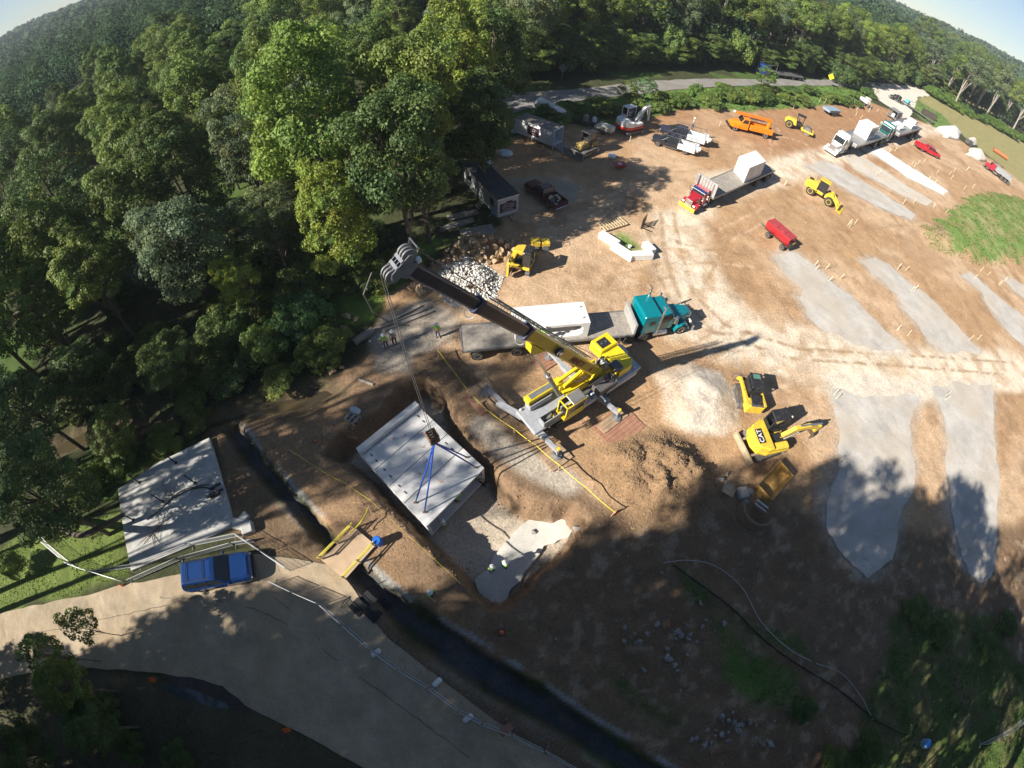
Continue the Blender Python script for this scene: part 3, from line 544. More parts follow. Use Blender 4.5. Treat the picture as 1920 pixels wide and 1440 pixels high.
for i, (px, py, h) in enumerate([(1385, 118, 22), (1480, 124, 23), (1548, 128, 23), (1598, 132, 22), (1650, 137, 23), (1702, 146, 24), (1735, 154, 24), (1785, 204, 30), (1822, 212, 32), (1842, 225, 34), (1872, 232, 30), (1895, 250, 34), (1925, 258, 34), (1950, 275, 34), (1765, 188, 26), (1806, 206, 28)]):
    q = P(px, py); PLACED.append((q.x, q.y, 6)); tree('sycamore', q.x, q.y, h, rnd.choice([LM, LG]), 'tree with a bare pale trunk at the edge of the mown field or road', 'pale-trunked trees at the wood edge', name='pale_trunk_tree')
EW = W([(1735, 172), (1765, 186), (1805, 203), (1850, 222), (1920, 258), (1990, 300)])
FX = [(p[0]+(3 if i else 0), p[1]+4) for i, p in enumerate(EW)]+[(700, 560), (480, 560), (260, 330)]
for i in range(40):
    t_ = i/39; q = P(1720+t_*230, 172+t_*100-rnd.uniform(3, 9)); tree('beech', q.x+2, q.y+4, rnd.uniform(9, 15), rnd.choice([LM, LD, LG]), 'low tree in the shaded edge of the wood beyond the mown field', 'low trees beyond the mown field', rad=rnd.uniform(5, 7))
for x, y, r in scatter([q for q in FX if q[0] < 1500], 17, 12, 0, .0)[:34]:
    tree(rnd.choice(PROTO_K), x, y, rnd.uniform(24, 32), rnd.choice([LM, LG, LM]), 'broadleaf tree in the wood beyond the mown field', 'trees beyond the mown field')
# woods too far off to count: one mass of foliage over the valley sides
OPEN = W([(950, 215), (950, 150), (1200, 138), (1420, 138), (1560, 140), (1700, 150), (1760, 166), (1800, 185), (1860, 213), (1925, 246), (1990, 290), (1990, 420), (1500, 420)])
def far_woods():
    rng = np.random.default_rng(4); C = []; Nn = []; S = []; T = []
    def ring(r0, r1, sp, nq, sz, hh):
        A = (r1**2-r0**2)*R(148)/2; n = int(A/sp**2); a = R(-74)+R(148)*rng.random(n); r = np.sqrt(r0**2+(r1**2-r0**2)*rng.random(n)); x = np.sin(a)*r; y = np.cos(a)*r
        ok = (sdist(OPEN, x, y) < -8) & (sdist(FIELD, x, y) < 4) & (sdist(SITE, x, y) < 8) & (sdist(FW, x, y) < -1)
        x, y = x[ok], y[ok]; z = hgt(x, y); n = len(x); h = hh*(.8+.4*rng.random(n)); rad = sp*.62
        d = rng.normal(size=(n, nq, 3)); d[..., 2] = np.abs(d[..., 2]); d /= np.linalg.norm(d, axis=-1)[..., None]; rr = .7+.35*rng.random((n, nq, 1))
        c = np.stack([x, y, z+h*.5], -1)[:, None]+d*rr*np.stack([np.full(n, rad), np.full(n, rad), h*.5], -1)[:, None]; nn = d+rng.normal(size=d.shape)*.5+np.array([0, 0, .3]); nn /= np.linalg.norm(nn, axis=-1)[..., None]
        t = (.65+.7*rng.random((n, 1, 1)))*np.array([1, 1, 1.0])+rng.normal(size=(n, 1, 1))*.08*np.array([1.2, .3, -.6]); t = t*(.88+.24*rng.random((n, nq, 1)))
        C.append(c.reshape(-1, 3)); Nn.append(nn.reshape(-1, 3)); S.append((sz*(.7+.6*rng.random(n*nq)))); T.append(np.broadcast_to(t, (n, nq, 3)).reshape(-1, 3))
    ring(105, 330, 9, 260, .95, 17); ring(330, 700, 12, 60, 2.6, 17); ring(700, 1500, 22, 26, 6.5, 20)
    me = quads_mesh('far_woods', np.concatenate(C), np.concatenate(Nn), np.concatenate(S), np.concatenate(T), M_far, rng)
    o = bpy.data.objects.new('far_woods', me); COL.objects.link(o); o.color = (.062, .105, .05, 1); return tag(o, 'continuous distant woodland covering the valley sides to the skyline', 'woodland', kind='stuff')
far_woods()
# shrubs and thickets
SH = [('thicket', 560, 600, 1.4, 3.0, 3.6, (.12, .22, .07), 'vine-covered bright bush lit by sun at the wood edge'), ('thicket', 500, 650, 1.2, 2.6, 3.2, LM, 'mid green bush below the vine-covered bush'), ('thicket', 600, 660, 1.0, 2.3, 2.6, LM, 'rounded bush by the start of the gravel path'),
      ('thicket', 420, 620, 1.2, 3.0, 3.2, LD, 'dark bush left of the vine-covered bush'), ('thicket', 400, 700, 1.0, 2.6, 2.6, LD, 'dark bush on the creek bank above the channel mouth'), ('thicket', 250, 690, 1.0, 3.0, 3.0, LD, 'dark bush left of the creek bend'),
      ('shrub', 520, 712, .8, 1.4, 1.6, LM, 'small bush leaning over the creek water'), ('shrub', 365, 785, .6, 1.3, 1.5, LY, 'small yellow-green bush beside the concrete slab corner'), ('thicket', 230, 850, .8, 2.4, 2.4, LM, 'bush on the bank above the concrete slab'),
      ('thicket', 165, 905, .8, 2.2, 2.2, LM, 'low bush by the upper left corner of the concrete slab'), ('thicket', 300, 820, .8, 2.0, 2.0, LM, 'bush touching the upper edge of the concrete slab'), ('thicket', 480, 470, 1, 2.6, 3.0, LM, 'bush in the shade of the wood near the small bright tree')]
for k, px, py, zc, r, h, c, lb in SH: q = P(px, py, zc); tree(k, q.x, q.y, h, c, lb, rad=r, name='bush', cat='bush')
for i in range(46):
    t = i/45; px = 1035+t*600+rnd.uniform(-8, 8); py = 214-14*t-18*math.sin(t*2.6)+rnd.uniform(-12, 10)+(8 if t < .4 else 0)
    q = P(px, py); tree(rnd.choice(['shrub', 'thicket']), q.x, q.y, rnd.uniform(1.4, 3.0), rnd.choice([(.15, .25, .06), (.12, .2, .05), LM, (.18, .26, .07)]), 'green bush on the verge between the dirt yard and the public road', 'bushes on the roadside verge', name='bush', cat='bush', rad=rnd.uniform(1.6, 2.8))
tr('sapling', 1432, 158, 3, 2.6, 7.5, (.14, .24, .06), 'young tree standing alone on the roadside verge by the dark lorry', name='young_tree')
tr('sapling', 1210, 172, 2.5, 2.2, 5.5, (.12, .2, .07), 'tallest bushy sapling on the roadside verge', name='young_tree')
tr('sapling', 1172, 178, 2.2, 2.0, 5.0, LM, 'shorter sapling left of the tallest one on the verge', name='young_tree')
for i in range(26):
    t = i/25; q = P(1745+t*190+rnd.uniform(-4, 4), 182+t*92+rnd.uniform(-3, 5)); tree('thicket', q.x, q.y, rnd.uniform(3, 5), (.15, .24, .05), 'low bright green bush along the far edge of the mown field', 'bushes along the mown field', name='bush', cat='bush', rad=rnd.uniform(4, 6))
for i in range(60):
    px, py = rnd.choice([(rnd.uniform(180, 640), rnd.uniform(560, 730)), (rnd.uniform(0, 400), rnd.uniform(620, 800)), (rnd.uniform(480, 760), rnd.uniform(430, 560))]); q = P(px, py)
    if sdist(CREEK, q.x, q.y) > -1.2 or sdist(SITE, q.x, q.y) > -1.5: continue
    tree(rnd.choice(['shrub', 'thicket']), q.x, q.y, rnd.uniform(1.2, 2.6), rnd.choice([LD, LM, LD]), 'dark bush in the undergrowth between the wood and the creek', 'bushes of the creek undergrowth', name='bush', cat='bush', rad=rnd.uniform(1.3, 2.4))
# lower left: near tree, its sapling shoots, verge bushes
tr('ash', 95, 1285, 6.5, 2.1, 9.0, LM, 'leafy tree reaching over the lower left corner of the road', rad=None) if False else tr('ash', 95, 1290, 6.5, 2.1, 9.0, LM, 'leafy tree reaching over the lower left corner of the road')
tr('sapling', 128, 1172, 5.5, 1.1, 7.4, LM, 'thin young tree with sparse leaves above the lower left road', name='young_tree'); tr('sapling', 75, 1225, 6, 1.5, 8.4, LM, 'leafy young tree just above the tree at the lower left corner', name='young_tree'); tr('ash', 165, 1370, 5, 1.9, 7.5, LD, 'shaded tree at the bottom edge beside the puddle', name='broadleaf_tree')
tr('beech', 20, 1420, 5.5, 2.6, 8.5, LD, 'dark tree filling the lower left corner')
for px, py, r, h, c, lb in ((200, 1330, 1.5, 1.6, LD, 'low dark bush on the lower left verge beside the puddle'), (240, 1400, 1.6, 1.5, LD, 'low dark bush at the bottom edge left of the road'), (20, 1060, 1.3, 3.0, LM, 'hanging leafy bush at the left edge above the road'), (330, 1430, 1.4, 1.3, LD, 'dark ground bush at the bottom edge near the road bend')):
    q = P(px, py, h*.5); tree('thicket', q.x, q.y, h, c, lb, rad=r, name='bush', cat='bush')
for px, py, r, h in ((1880, 1170, 1.6, 1.2), (1850, 1215, 1.5, 1.0), (1720, 1150, 1.6, .9), (1760, 1190, 1.4, .8), (1620, 1400, 1.5, 1.2), (1500, 1330, 1.1, .7), (1560, 1440, 1.6, 1.1)):
    q = P(px, py); tree('thicket', q.x, q.y, h, (.13, .2, .05), 'low weedy bush in the rough grass at the lower right', 'weedy bushes at the lower right', rad=r, name='bush', cat='bush')
# tall trees behind the camera side, whose shade lies over the foreground
SHADE2 = [('thin', -52, -3, 28, 4.8), ('thin', -47, 4, 26, 4.4), ('thin', -58, 6, 26, 4.6), ('thin', -60, -2, 28, 5), ('high', -48, -9.5, 35, 5.0), ('high', -53, -6, 34, 5.0), ('high', -50.5, -3, 39, 5.2), ('high', -47.5, -7, 37, 4.6), ('high', -57, -1, 38, 5.4), ('high', -56, 5, 36, 5)]
for k_, x, y, h, r in SHADE2: tree(k_, x, y, h, LM, 'tall open-crowned tree just beyond the left side of the slab', 'shade trees left of the slab', rad=r)
SHADE = [(-55, -23, 17, 5.5), (-51, -27, 24, 6), (-48, -22, 30, 6.5), (-41, -22, 37, 6.5), (-34, -22, 42, 7.5), (-27, -21, 43, 7.5), (-20, -20, 42, 7.5), (-13, -19.5, 40, 7.5), (-6, -19, 36, 7), (1, -19, 34, 6.5), (8, -20, 31, 6), (15, -21, 28, 6), (22, -23, 26, 6), (29, -25, 24, 6), (-44, -29, 24, 6.5), (-30, -29, 26, 6.5), (-17, -28, 26, 6.5), (-5, -28, 28, 6.5), (6, -29, 28, 6.5), (-58, -29, 18, 6), (17, -31, 28, 6)]
for x, y, h, r in SHADE:
    tree('thin' if (y < -26 and x > -20) or x in (-6, 8, 22) else rnd.choice(PROTO_K), x, y, h, LM, 'tall tree standing behind the lower edge of the site', 'shade trees below the site', rad=r)
# leafless tree
def bare_tree():
    q = P(85, 440, 1.5); t = thing('leafless_tree', 'leafless grey tree with a fan of fine bare branches in the left wood', 'tree', (q.x, q.y, H(q.x, q.y))); rg = random.Random(3); b = MB().use(mat('dead_wood', (.22, .19, .19), .9, var=.2)); b.tube([(0, 0, -.2), (.1, 0, 2), (0, .2, 4)], .22, 7, .16)
    def br(p, d, L, r, n):
        e = p+d*L; mid = p+d*L*.5+Vector((rg.uniform(-1, 1), rg.uniform(-1, 1), rg.uniform(-.5, .5)))*L*.08; b.tube([p, mid, e], r, 4 if r < .05 else 5, r*.55)
        if n:
            for _ in range(3 if n > 1 else 4): dd = (d+Vector((rg.uniform(-1, 1), rg.uniform(-1, 1), rg.uniform(-.3, .8)))*.62).normalized(); br(p+d*L*rg.uniform(.55, 1), dd, L*rg.uniform(.6, .8), r*.6, n-1)
    for k in range(11):
        a = k*2.4; dd = Vector((math.cos(a)*.55, math.sin(a)*.55, 1)).normalized(); br(Vector((0, .1*k/11, 2.2+k*.18)), dd, 2.7, .085, 4)
    b.build('branches', t)
bare_tree()
# grass and weeds as ground cover
def cover(name, polys, dens, size, col, label, seed):
    rng = np.random.default_rng(seed); C = []
    for poly, k in polys:
        xs = [p[0] for p in poly]; ys = [p[1] for p in poly]; A = (max(xs)-min(xs))*(max(ys)-min(ys)); n = int(min(A*dens*k, 160000)); x = min(xs)+(max(xs)-min(xs))*rng.random(n); y = min(ys)+(max(ys)-min(ys))*rng.random(n)
        wob = (fbm(x, y, 3, 4, 35)-.5)*2; ok = (sdist(poly, x, y)+wob > .2) & (fbm(x, y, 1.6, 3, seed) > .44) & (sdist(W(ROADB), x, y) < -.3)*(sdist(ROADB, x, y) < -.2); C.append(np.stack([x[ok], y[ok]], -1))
    C = np.concatenate(C); z = hgt(C[:, 0], C[:, 1])+size*.25*rng.random(len(C)); C = np.concatenate([C, z[:, None]], 1); nn = rng.normal(size=C.shape)*.7+np.array([0, 0, .8]); nn /= np.linalg.norm(nn, axis=1)[:, None]
    T = (.7+.6*rng.random((len(C), 1)))*np.array([1, 1, 1.0]); T = T*(.7+.6*fbm(C[:, 0], C[:, 1], 2.5, 3, seed+2))[:, None]
    me = quads_mesh(name, C, nn, size*(.5+rng.random(len(C))), T, M_leaf, rng, .45); o = bpy.data.objects.new(name, me); COL.objects.link(o); o.color = (*col, 1); return tag(o, label, 'grass', kind='stuff')
LRG = W([(1700, 1120), (1800, 1140), (1860, 1150), (1900, 1220), (1990, 1300), (1990, 1500), (1500, 1500), (1600, 1380), (1640, 1280), (1660, 1180)])
cover('grass', [(LRG, 1), (W([(1320, 1150), (1370, 1160), (1420, 1230), (1510, 1260), (1500, 1330), (1420, 1310), (1360, 1270), (1340, 1210)]), 1), (W([(1270, 1060), (1330, 1110), (1400, 1170), (1500, 1190), (1540, 1240), (1480, 1230), (1370, 1170), (1290, 1110)]), 1), (W([(1130, 1260), (1180, 1270), (1230, 1310), (1290, 1360), (1250, 1370), (1170, 1310)]), 1)], 34, .20, (.10, .17, .035), 'rough grass and weeds growing over the lower right ground', 41)
cover('grass', [(W([(-40, 1040), (40, 1000), (230, 960), (240, 1080), (150, 1115), (0, 1150), (-60, 1170)]), 1), (W([(640, 560), (700, 520), (790, 440), (850, 450), (790, 500), (735, 560), (700, 600), (640, 620)]), 1)], 36, .18, (.20, .29, .055), 'bright mown grass along the wood edge and beside the concrete slab', 43)
cover('weeds', [([(-75, -28), (-50, -13), (-42, -11.5), (-31, -8.5), (-22, -7.5), (-16, -10), (-9, -14), (-8, -30)], .7), (W([(160, 860), (390, 780), (400, 800), (230, 905), (160, 960), (120, 900)]), 1.5), (W([(150, 700), (620, 560), (650, 690), (560, 740), (380, 770), (150, 790)]), 1)], 26, .22, (.075, .12, .03), 'dark weeds covering the lower left verge and creek banks', 47)
cover('mound_grass', [(GHILL, 1)], 16, .3, (.17, .25, .06), 'patchy new grass on the rounded mound at the right edge', 49)
cover('verge_grass', [(W([(955, 215), (1080, 192), (1160, 182), (1300, 166), (1480, 165), (1600, 162), (1650, 170), (1640, 186), (1500, 202), (1400, 208), (1290, 202), (1215, 222), (1120, 246), (1060, 228), (985, 245), (950, 262)]), 1), (W([(1690, 185), (1720, 190), (1765, 215), (1800, 250), (1770, 250), (1730, 225)]), .5)], 7, .5, (.15, .24, .06), 'green weeds on the verge along the public road', 45)
# ---------------------------------------------------------------- shared vehicle pieces
C_ = lambda n, c, **k: mat(n, c, **k)
M_tyre = C_('tyre', (.035, .033, .031), rough=.85, var=.25, scale=6, dirt=.35, dirtcol=(.24, .18, .12)); M_chr = C_('chrome', (.62, .62, .62), rough=.22, metal=.9, var=.08)
M_rim = C_('rim', (.55, .54, .52), rough=.45, metal=.5, dirt=.3); M_glass = C_('glass', (.025, .03, .035), rough=.06, var=.05, spec=.8); M_blk = C_('black_paint', (.022, .022, .025), rough=.5, dirt=.2)
M_frame = C_('frame_grey', (.09, .09, .095), rough=.6, dirt=.4); M_steel = C_('worn_steel', (.30, .30, .30), rough=.45, metal=.5, dirt=.3, var=.2); M_wht = C_('white_paint', (.76, .76, .75), rough=.4, dirt=.1, var=.05, coat=.2)
M_yel = C_('machine_yellow', (.74, .52, .04), rough=.5, dirt=.42, var=.14, coat=.08, dirtcol=(.40, .28, .15)); M_yel2 = C_('crane_yellow', (.78, .60, .02), rough=.38, dirt=.1, var=.08, coat=.2); M_rust = C_('rusty_mud', (.26, .17, .11), rough=.9, var=.3)
M_conc = C_('precast_concrete', (.70, .695, .68), rough=.85, var=.12, scale=.9, dirt=.15, dirtcol=(.44, .42, .38), detail=8); M_concd = C_('weathered_concrete', (.47, .47, .45), rough=.85, var=.18, scale=1.3, dirt=.3, dirtcol=(.33, .29, .23))
M_wood = C_('grey_wood', (.31, .28, .245), rough=.85, var=.25, scale=4, dirt=.3); M_woodl = C_('new_timber', (.60, .46, .29), rough=.8, var=.2, scale=4); M_org = C_('safety_orange', (.85, .17, .03), rough=.5, var=.08); M_lite = C_('lamp_lens', (.75, .72, .65), rough=.2); M_red_l = C_('red_lens', (.5, .03, .03), rough=.2); M_amb = C_('amber_lens', (.8, .35, .02), rough=.25)
_wc = {}
def wheel(par, x, y, r, w, z=None, rim=None, side=None, dual=False, name='wheel', turn=0):
    rim = rim or M_rim; side = side if side is not None else (1 if y > 0 else -1); key = (round(r, 3), round(w, 3), rim.name, side)
    if key not in _wc:
        b = MB().use(M_tyre); h = w/2; b.lathe([(-h, r*.56), (-h, r*.86), (-h*.75, r*.97), (0, r), (h*.75, r*.97), (h, r*.86), (h, r*.56)], n=22)
        o = b.build('tyre', smooth=False); tm = o.data; bpy.data.objects.remove(o)
        b = MB().use(rim); s = side; b.lathe([(s*h*.2, r*.57), (s*h*1.02, r*.58), (s*h*1.02, r*.50), (s*h*.45, r*.45), (s*h*.45, r*.2), (s*h*.9, r*.17), (s*h*.9, .01)], n=18)
        for k in range(8): a = k*math.pi/4; b.cyl((math.cos(a)*r*.3, s*h*.45, math.sin(a)*r*.3), (math.cos(a)*r*.3, s*h*.56, math.sin(a)*r*.3), r*.045, n=5)
        o = b.build('rim'); rm = o.data; bpy.data.objects.remove(o); _wc[key] = (tm, rm)
    tm, rm = _wc[key]; o = bpy.data.objects.new(name, tm); COL.objects.link(o); o.parent = par; o.location = (x, y, r if z is None else z); o.rotation_euler = (0, rnd.uniform(0, 3), turn)
    q = bpy.data.objects.new('rim', rm); COL.objects.link(q); q.parent = o; return o
def spot(front, rear, L, dz=0.0, f=.5):
    a, b = G(*rear), G(*front); d = b-a; c = a*(1-f)+b*f; return (c.x, c.y, H(c.x, c.y)+dz), math.atan2(d.y, d.x), (Vector((d.x, d.y)).length)/L
def sit(name, label, cat, front, rear, L, group=None, dz=0.0, smax=9, flip=False, s=None):
    loc, rz, sc = spot(front, rear, L, dz); return thing(name, label, cat, loc, rz, group, s or min(sc, smax))
_txt = {}
def lettering(text, size, m, parent, M, name='lettering', depth=.01, bold=1.0, cv=None):
    cu = bpy.data.curves.new(name, 'FONT'); cu.body = text; cu.size = size; cu.extrude = depth; cu.align_x = 'CENTER'; cu.align_y = 'CENTER'; cu.offset = .012*bold*size
    tmp = bpy.data.objects.new(name, cu); COL.objects.link(tmp); cu.materials.append(m); bpy.context.view_layer.update()
    me = bpy.data.meshes.new_from_object(tmp.evaluated_get(bpy.context.evaluated_depsgraph_get())); bpy.data.objects.remove(tmp)
    o = bpy.data.objects.new(name, me); COL.objects.link(o); o.parent = parent; o.matrix_local = M; return o
def face(origin, right, up):
    r = Vector(right).normalized(); u = Vector(up).normalized(); n = r.cross(u); M = Matrix((( r.x, u.x, n.x, origin[0]), (r.y, u.y, n.y, origin[1]), (r.z, u.z, n.z, origin[2]), (0, 0, 0, 1))); return M
# ---------------------------------------------------------------- road tractors
def semi_tractor(label, front, rear, col, group=None, sleeper=1.6, bumper=M_chr, sun_visor=None, aero=False, L=7.6, white=False):
    t = sit('road_tractor', label, 'truck tractor', front, rear, L, group); P_ = C_('paint_'+'%d_%d_%d' % tuple(int(c*99) for c in col), col, rough=.28, var=.06, coat=.5, dirt=.08)
    x0 = L/2                                                        # nose at +x0
    part('chassis', t, M_frame, lambda b: (b.box((0, .43, .85), (L-.5, .1, .26)), b.box((0, -.43, .85), (L-.5, .1, .26)), b.box((-x0+.3, 0, .85), (.15, .95, .25)), b.box((-x0+1.6, 0, .55), (.18, 2.2, .18)), b.box((-x0+2.9, 0, .55), (.18, 2.2, .18)), b.box((x0-1.1, 0, .55), (.18, 2.1, .18)), b.box((-x0+2.2, 0, 1.05), (1.1, .95, .1))))
    hoodL = 1.9; hx = x0-.3
    b = MB().use(P_); rings = []
    for x, hw, zt in ((hx, .52, 1.72), (hx-.35, .58, 1.80), (hx-hoodL, .80, 1.98)): rings.append([(x, -hw, .95), (x, -hw, zt-.18), (x, -hw+.16, zt), (x, hw-.16, zt), (x, hw, zt-.18), (x, hw, .95)])
    b.loft(rings); b.build('hood', t, bevel=.03)
    part('grille', t, M_chr, lambda b: (b.box((hx+.04, 0, 1.28), (.07, .98, .92)), [b.box((hx+.085, -.4+.1*i, 1.28), (.02, .03, .8)) for i in range(9)]))
    part('bumper', t, bumper, lambda b: b.prism([(x0+.02, .42), (x0+.05, .55), (x0+.05, .80), (x0, .88), (x0-.16, .88), (x0-.16, .42)], -1.2, 1.2))
    for s in (-1, 1):
        b = MB().use(P_); rings = []; xc = x0-1.15
        for i in range(8):
            a = math.pi*(i/7.0); x = xc+math.cos(a)*.72; z = .62+math.sin(a)*.62; rings.append([(x, s*.62, z), (x, s*1.16, z-.03), (x, s*1.2, z-.12), (xc+math.cos(a)*.62, s*1.16, .62+math.sin(a)*.52-.03), (xc+math.cos(a)*.62, s*.62, .62+math.sin(a)*.52)])
        b.loft(rings); b.build('fender', t)
        part('headlight', t, M_lite, lambda b: b.box((x0-.32, s*.82, 1.12), (.14, .34, .2)))
        part('mirror', t, M_chr, lambda b: (b.box((hx-hoodL-.1, s*1.42, 2.15), (.12, .16, .5)), b.tube([(hx-hoodL-.3, s*1.15, 2.35), (hx-hoodL-.1, s*1.4, 2.4)], .025)))
        part('exhaust_stack', t, M_chr, lambda b: (b.cyl((hx-hoodL-1.45, s*1.16, .9), (hx-hoodL-1.45, s*1.16, 3.2), .085, n=10), b.tube([(hx-hoodL-1.45, s*1.16, 3.2), (hx-hoodL-1.45, s*1.16, 3.6), (hx-hoodL-1.7, s*1.16, 3.85)], .075, 8)))
        part('fuel_tank', t, M_chr, lambda b: b.lathe([(-.62, .05), (-.6, .28), (.6, .28), (.62, .05)], (hx-hoodL-1.0, s*.92, .62), 'X', 14))
        part('air_cleaner', t, M_chr, lambda b: b.cyl((hx-hoodL+.2, s*.98, 1.45), (hx-hoodL+.2, s*.98, 2.15), .15, n=12))
    cx0, cx1 = hx-hoodL, hx-hoodL-1.35; zt = 2.62 if not aero else 3.1
    b = MB().use(P_); b.prism([(cx0, .95), (cx0, 1.98), (cx0-.22, zt-.08), (cx0-.4, zt), (cx1, zt+.02), (cx1, .95)], -1.02, 1.02); b.build('cab', t, bevel=.06)
    part('windshield', t, M_glass, lambda b: b.prism([(cx0+.015, 2.02), (cx0-.19, zt-.14), (cx0-.25, zt-.14), (cx0-.05, 2.02)], -.92, .92))
    for s in (-1, 1):
        part('side_window', t, M_glass, lambda b: b.prism([(cx0-.18, 1.95), (cx0-.34, zt-.16), (cx1+.22, zt-.16), (cx1+.22, 1.95)], s*1.0, s*1.035))
        part('door', t, P_, lambda b: b.box(((cx0+cx1)/2-.02, s*1.03, 1.45), (1.05, .03, .85)))
    if sleeper:
        sx0, sx1 = cx1+.02, cx1-sleeper; z2 = zt+(.28 if not aero else .35)
        b = MB().use(P_); b.prism([(sx0, .95), (sx0, zt+.02), (sx0-.15, z2), (sx1+.08, z2+.02), (sx1, z2-.1), (sx1, .95)], -1.16, 1.16); b.build('sleeper', t, bevel=.09)
        for s in (-1, 1): part('sleeper_window', t, M_glass, lambda b: b.box(((sx0+sx1)/2, s*1.165, 2.1), (.5, .02, .45))); part('locker_door', t, M_chr, lambda b: (b.box(((sx0+sx1)/2, s*1.165, 1.45), (.62, .015, .035)), b.box(((sx0+sx1)/2, s*1.165, 1.12), (.62, .015, .035)), b.box(((sx0+sx1)/2-.3, s*1.165, 1.28), (.035, .015, .34)), b.box(((sx0+sx1)/2+.3, s*1.165, 1.28), (.035, .015, .34))))
    for i in range(5): part('roof_light', t, M_amb if col[0] > .3 else M_chr, lambda b: b.rbox((cx0-.42-.0*i, -.7+.35*i, zt+.06), (.24, .09, .09), .03))
    if sun_visor: part('sun_visor', t, sun_visor, lambda b: b.prism([(cx0-.02, zt-.16), (cx0+.02, zt-.22), (cx0-.38, zt+.03), (cx0-.40, zt+.08)], -.98, .98))
    for s in (-1, 1):
        wheel(t, x0-1.15, s*.98, .52, .32, rim=M_chr)
        for xx in (-x0+1.6, -x0+2.9): wheel(t, xx, s*.92, .52, .56, rim=M_chr)
        part('mud_flap', t, M_blk, lambda b: b.box((-x0+.82, s*.92, .75), (.03, .6, .8)))
    part('fifth_wheel', t, M_steel, lambda b: b.cyl((-x0+2.2, 0, 1.1), (-x0+2.2, 0, 1.2), .5, n=14)); return t
def flatbed(label, front, rear, L=14.0, Wd=2.55, deck=M_wood, headboard=True, z=1.35, group=None, tandem=(1.4, 4.0), nm='flatbed_trailer', wood_h=1.2):
    t = sit(nm, label, 'trailer', front, rear, L, group); h = L/2
    b = MB().use(deck); b.box((0, 0, z-.04), (L-.1, Wd-.2, .08)); b.build('deck', t)
    def rails(b): [b.box((0, s*(Wd/2-.05), z-.07), (L, .1, .2)) for s in (-1, 1)]; b.box((h-.03, 0, z-.07), (.1, Wd, .2)); b.box((-h+.03, 0, z-.07), (.1, Wd, .2)); [b.box((-h+.8+i*1.35, 0, z-.17), (.08, Wd-.1, .12)) for i in range(int((L-1)/1.35)+1)]
    part('side_rail', t, M_steel, rails)
    part('frame', t, M_frame, lambda b: [b.box((0, s*.5, z-.42), (L-1.2, .12, .42)) for s in (-1, 1)])
    if headboard:
        def hb(b): b.box((h-.06, 0, z+wood_h/2), (.08, Wd-.06, wood_h)); [b.box((h+.0, -Wd/2+.06+i*(Wd-.12)/7, z+wood_h/2), (.1, .07, wood_h+.06)) for i in range(8)]; b.box((h-.03, 0, z+wood_h), (.14, Wd, .1))
        part('headboard', t, C_('aluminium', (.52, .52, .51), rough=.4, metal=.35, dirt=.15), hb)
    for a in tandem:
        part('axle', t, M_frame, lambda b: b.box((-h+a, 0, .5), (.2, Wd-.5, .2)))
        for s in (-1, 1): wheel(t, -h+a, s*(Wd/2-.32), .5, .56)
    for s in (-1, 1):
        part('landing_leg', t, M_steel, lambda b: (b.box((h-3.0, s*.75, .75), (.14, .14, .8)), b.box((h-3.0, s*.75, .33), (.3, .26, .05))))
        part('mud_flap', t, M_blk, lambda b: b.box((-h+.55, s*(Wd/2-.35), .72), (.03, .56, .8))); part('tail_light', t, M_red_l, lambda b: b.box((-h-.03, s*(Wd/2-.35), z-.15), (.02, .3, .1)))
    [part('winch', t, M_steel, lambda b: b.cyl((-h+1+i*1.5, Wd/2-.2, z-.25), (-h+1+i*1.5, Wd/2+.02, z-.25), .06, n=6)) for i in range(int((L-2)/1.5))]; return t
def culvert_box(label, cx, cy, z, rz, L, D, Hh, th=.22, skew=0.0, group=None, hx=None, hz=None, ch=.28, name='culvert_section'):
    """precast box, its opening running through along y; L along x, D along y"""
    o = MB().use(M_conc); hx = hx or L/2-th; hz = hz or th; a = []
    outer = [(-L/2, 0), (L/2, 0), (L/2, Hh), (-L/2, Hh)]; inner = [(-hx+ch, hz), (hx-ch, hz), (hx, hz+ch), (hx, Hh-hz-ch), (hx-ch, Hh-hz), (-hx+ch, Hh-hz), (-hx, Hh-hz-ch), (-hx, hz+ch)]
    n = 8; oo = [(-hx+ch, 0), (hx-ch, 0), (L/2, hz+ch), (L/2, Hh-hz-ch), (hx-ch, Hh), (-hx+ch, Hh), (-L/2, Hh-hz-ch), (-L/2, hz+ch)]
    corner = {1: (L/2, 0), 3: (L/2, Hh), 5: (-L/2, Hh), 7: (-L/2, 0)}; vs = []; fs = []
    ring_o = []
    for i in range(8):
        ring_o.append(oo[i])
        if i in corner: ring_o.append(corner[i])
    for y, sk in ((-D/2, 0), (D/2, skew)):
        vs += [(x+sk, y, zz) for x, zz in inner]+[(x+sk, y, zz) for x, zz in ring_o]
    m = 8+len(ring_o); no = len(ring_o)
    for k, off in ((0, 0), (1, m)):
        j = 0
        for i in range(8):
            p = 8+j; 
            if i in corner: fs.append((off+i, off+p, off+p+1, off+8+((j+2) % no), off+(i+1) % 8)); j += 2
            else: fs.append((off+i, off+p, off+8+((j+1) % no), off+(i+1) % 8)); j += 1
    for i in range(8): fs.append((i, (i+1) % 8, m+(i+1) % 8, m+i))
    for i in range(no): fs.append((8+i, 8+(i+1) % no, m+8+(i+1) % no, m+8+i))
    o.add(vs, fs); t = o.build(name, bevel=.03); t.location = (cx, cy, z); t.rotation_euler = (0, 0, rz); tag(t, label, 'culvert section', group)
    [part('lifting_recess', t, M_blk, lambda b: b.box((x, y, Hh+.012), (.22, .07, .02), rz=.4)) for x in (-L/2+.4, L/2-.4) for y in (-D/4, D/4)]; return t
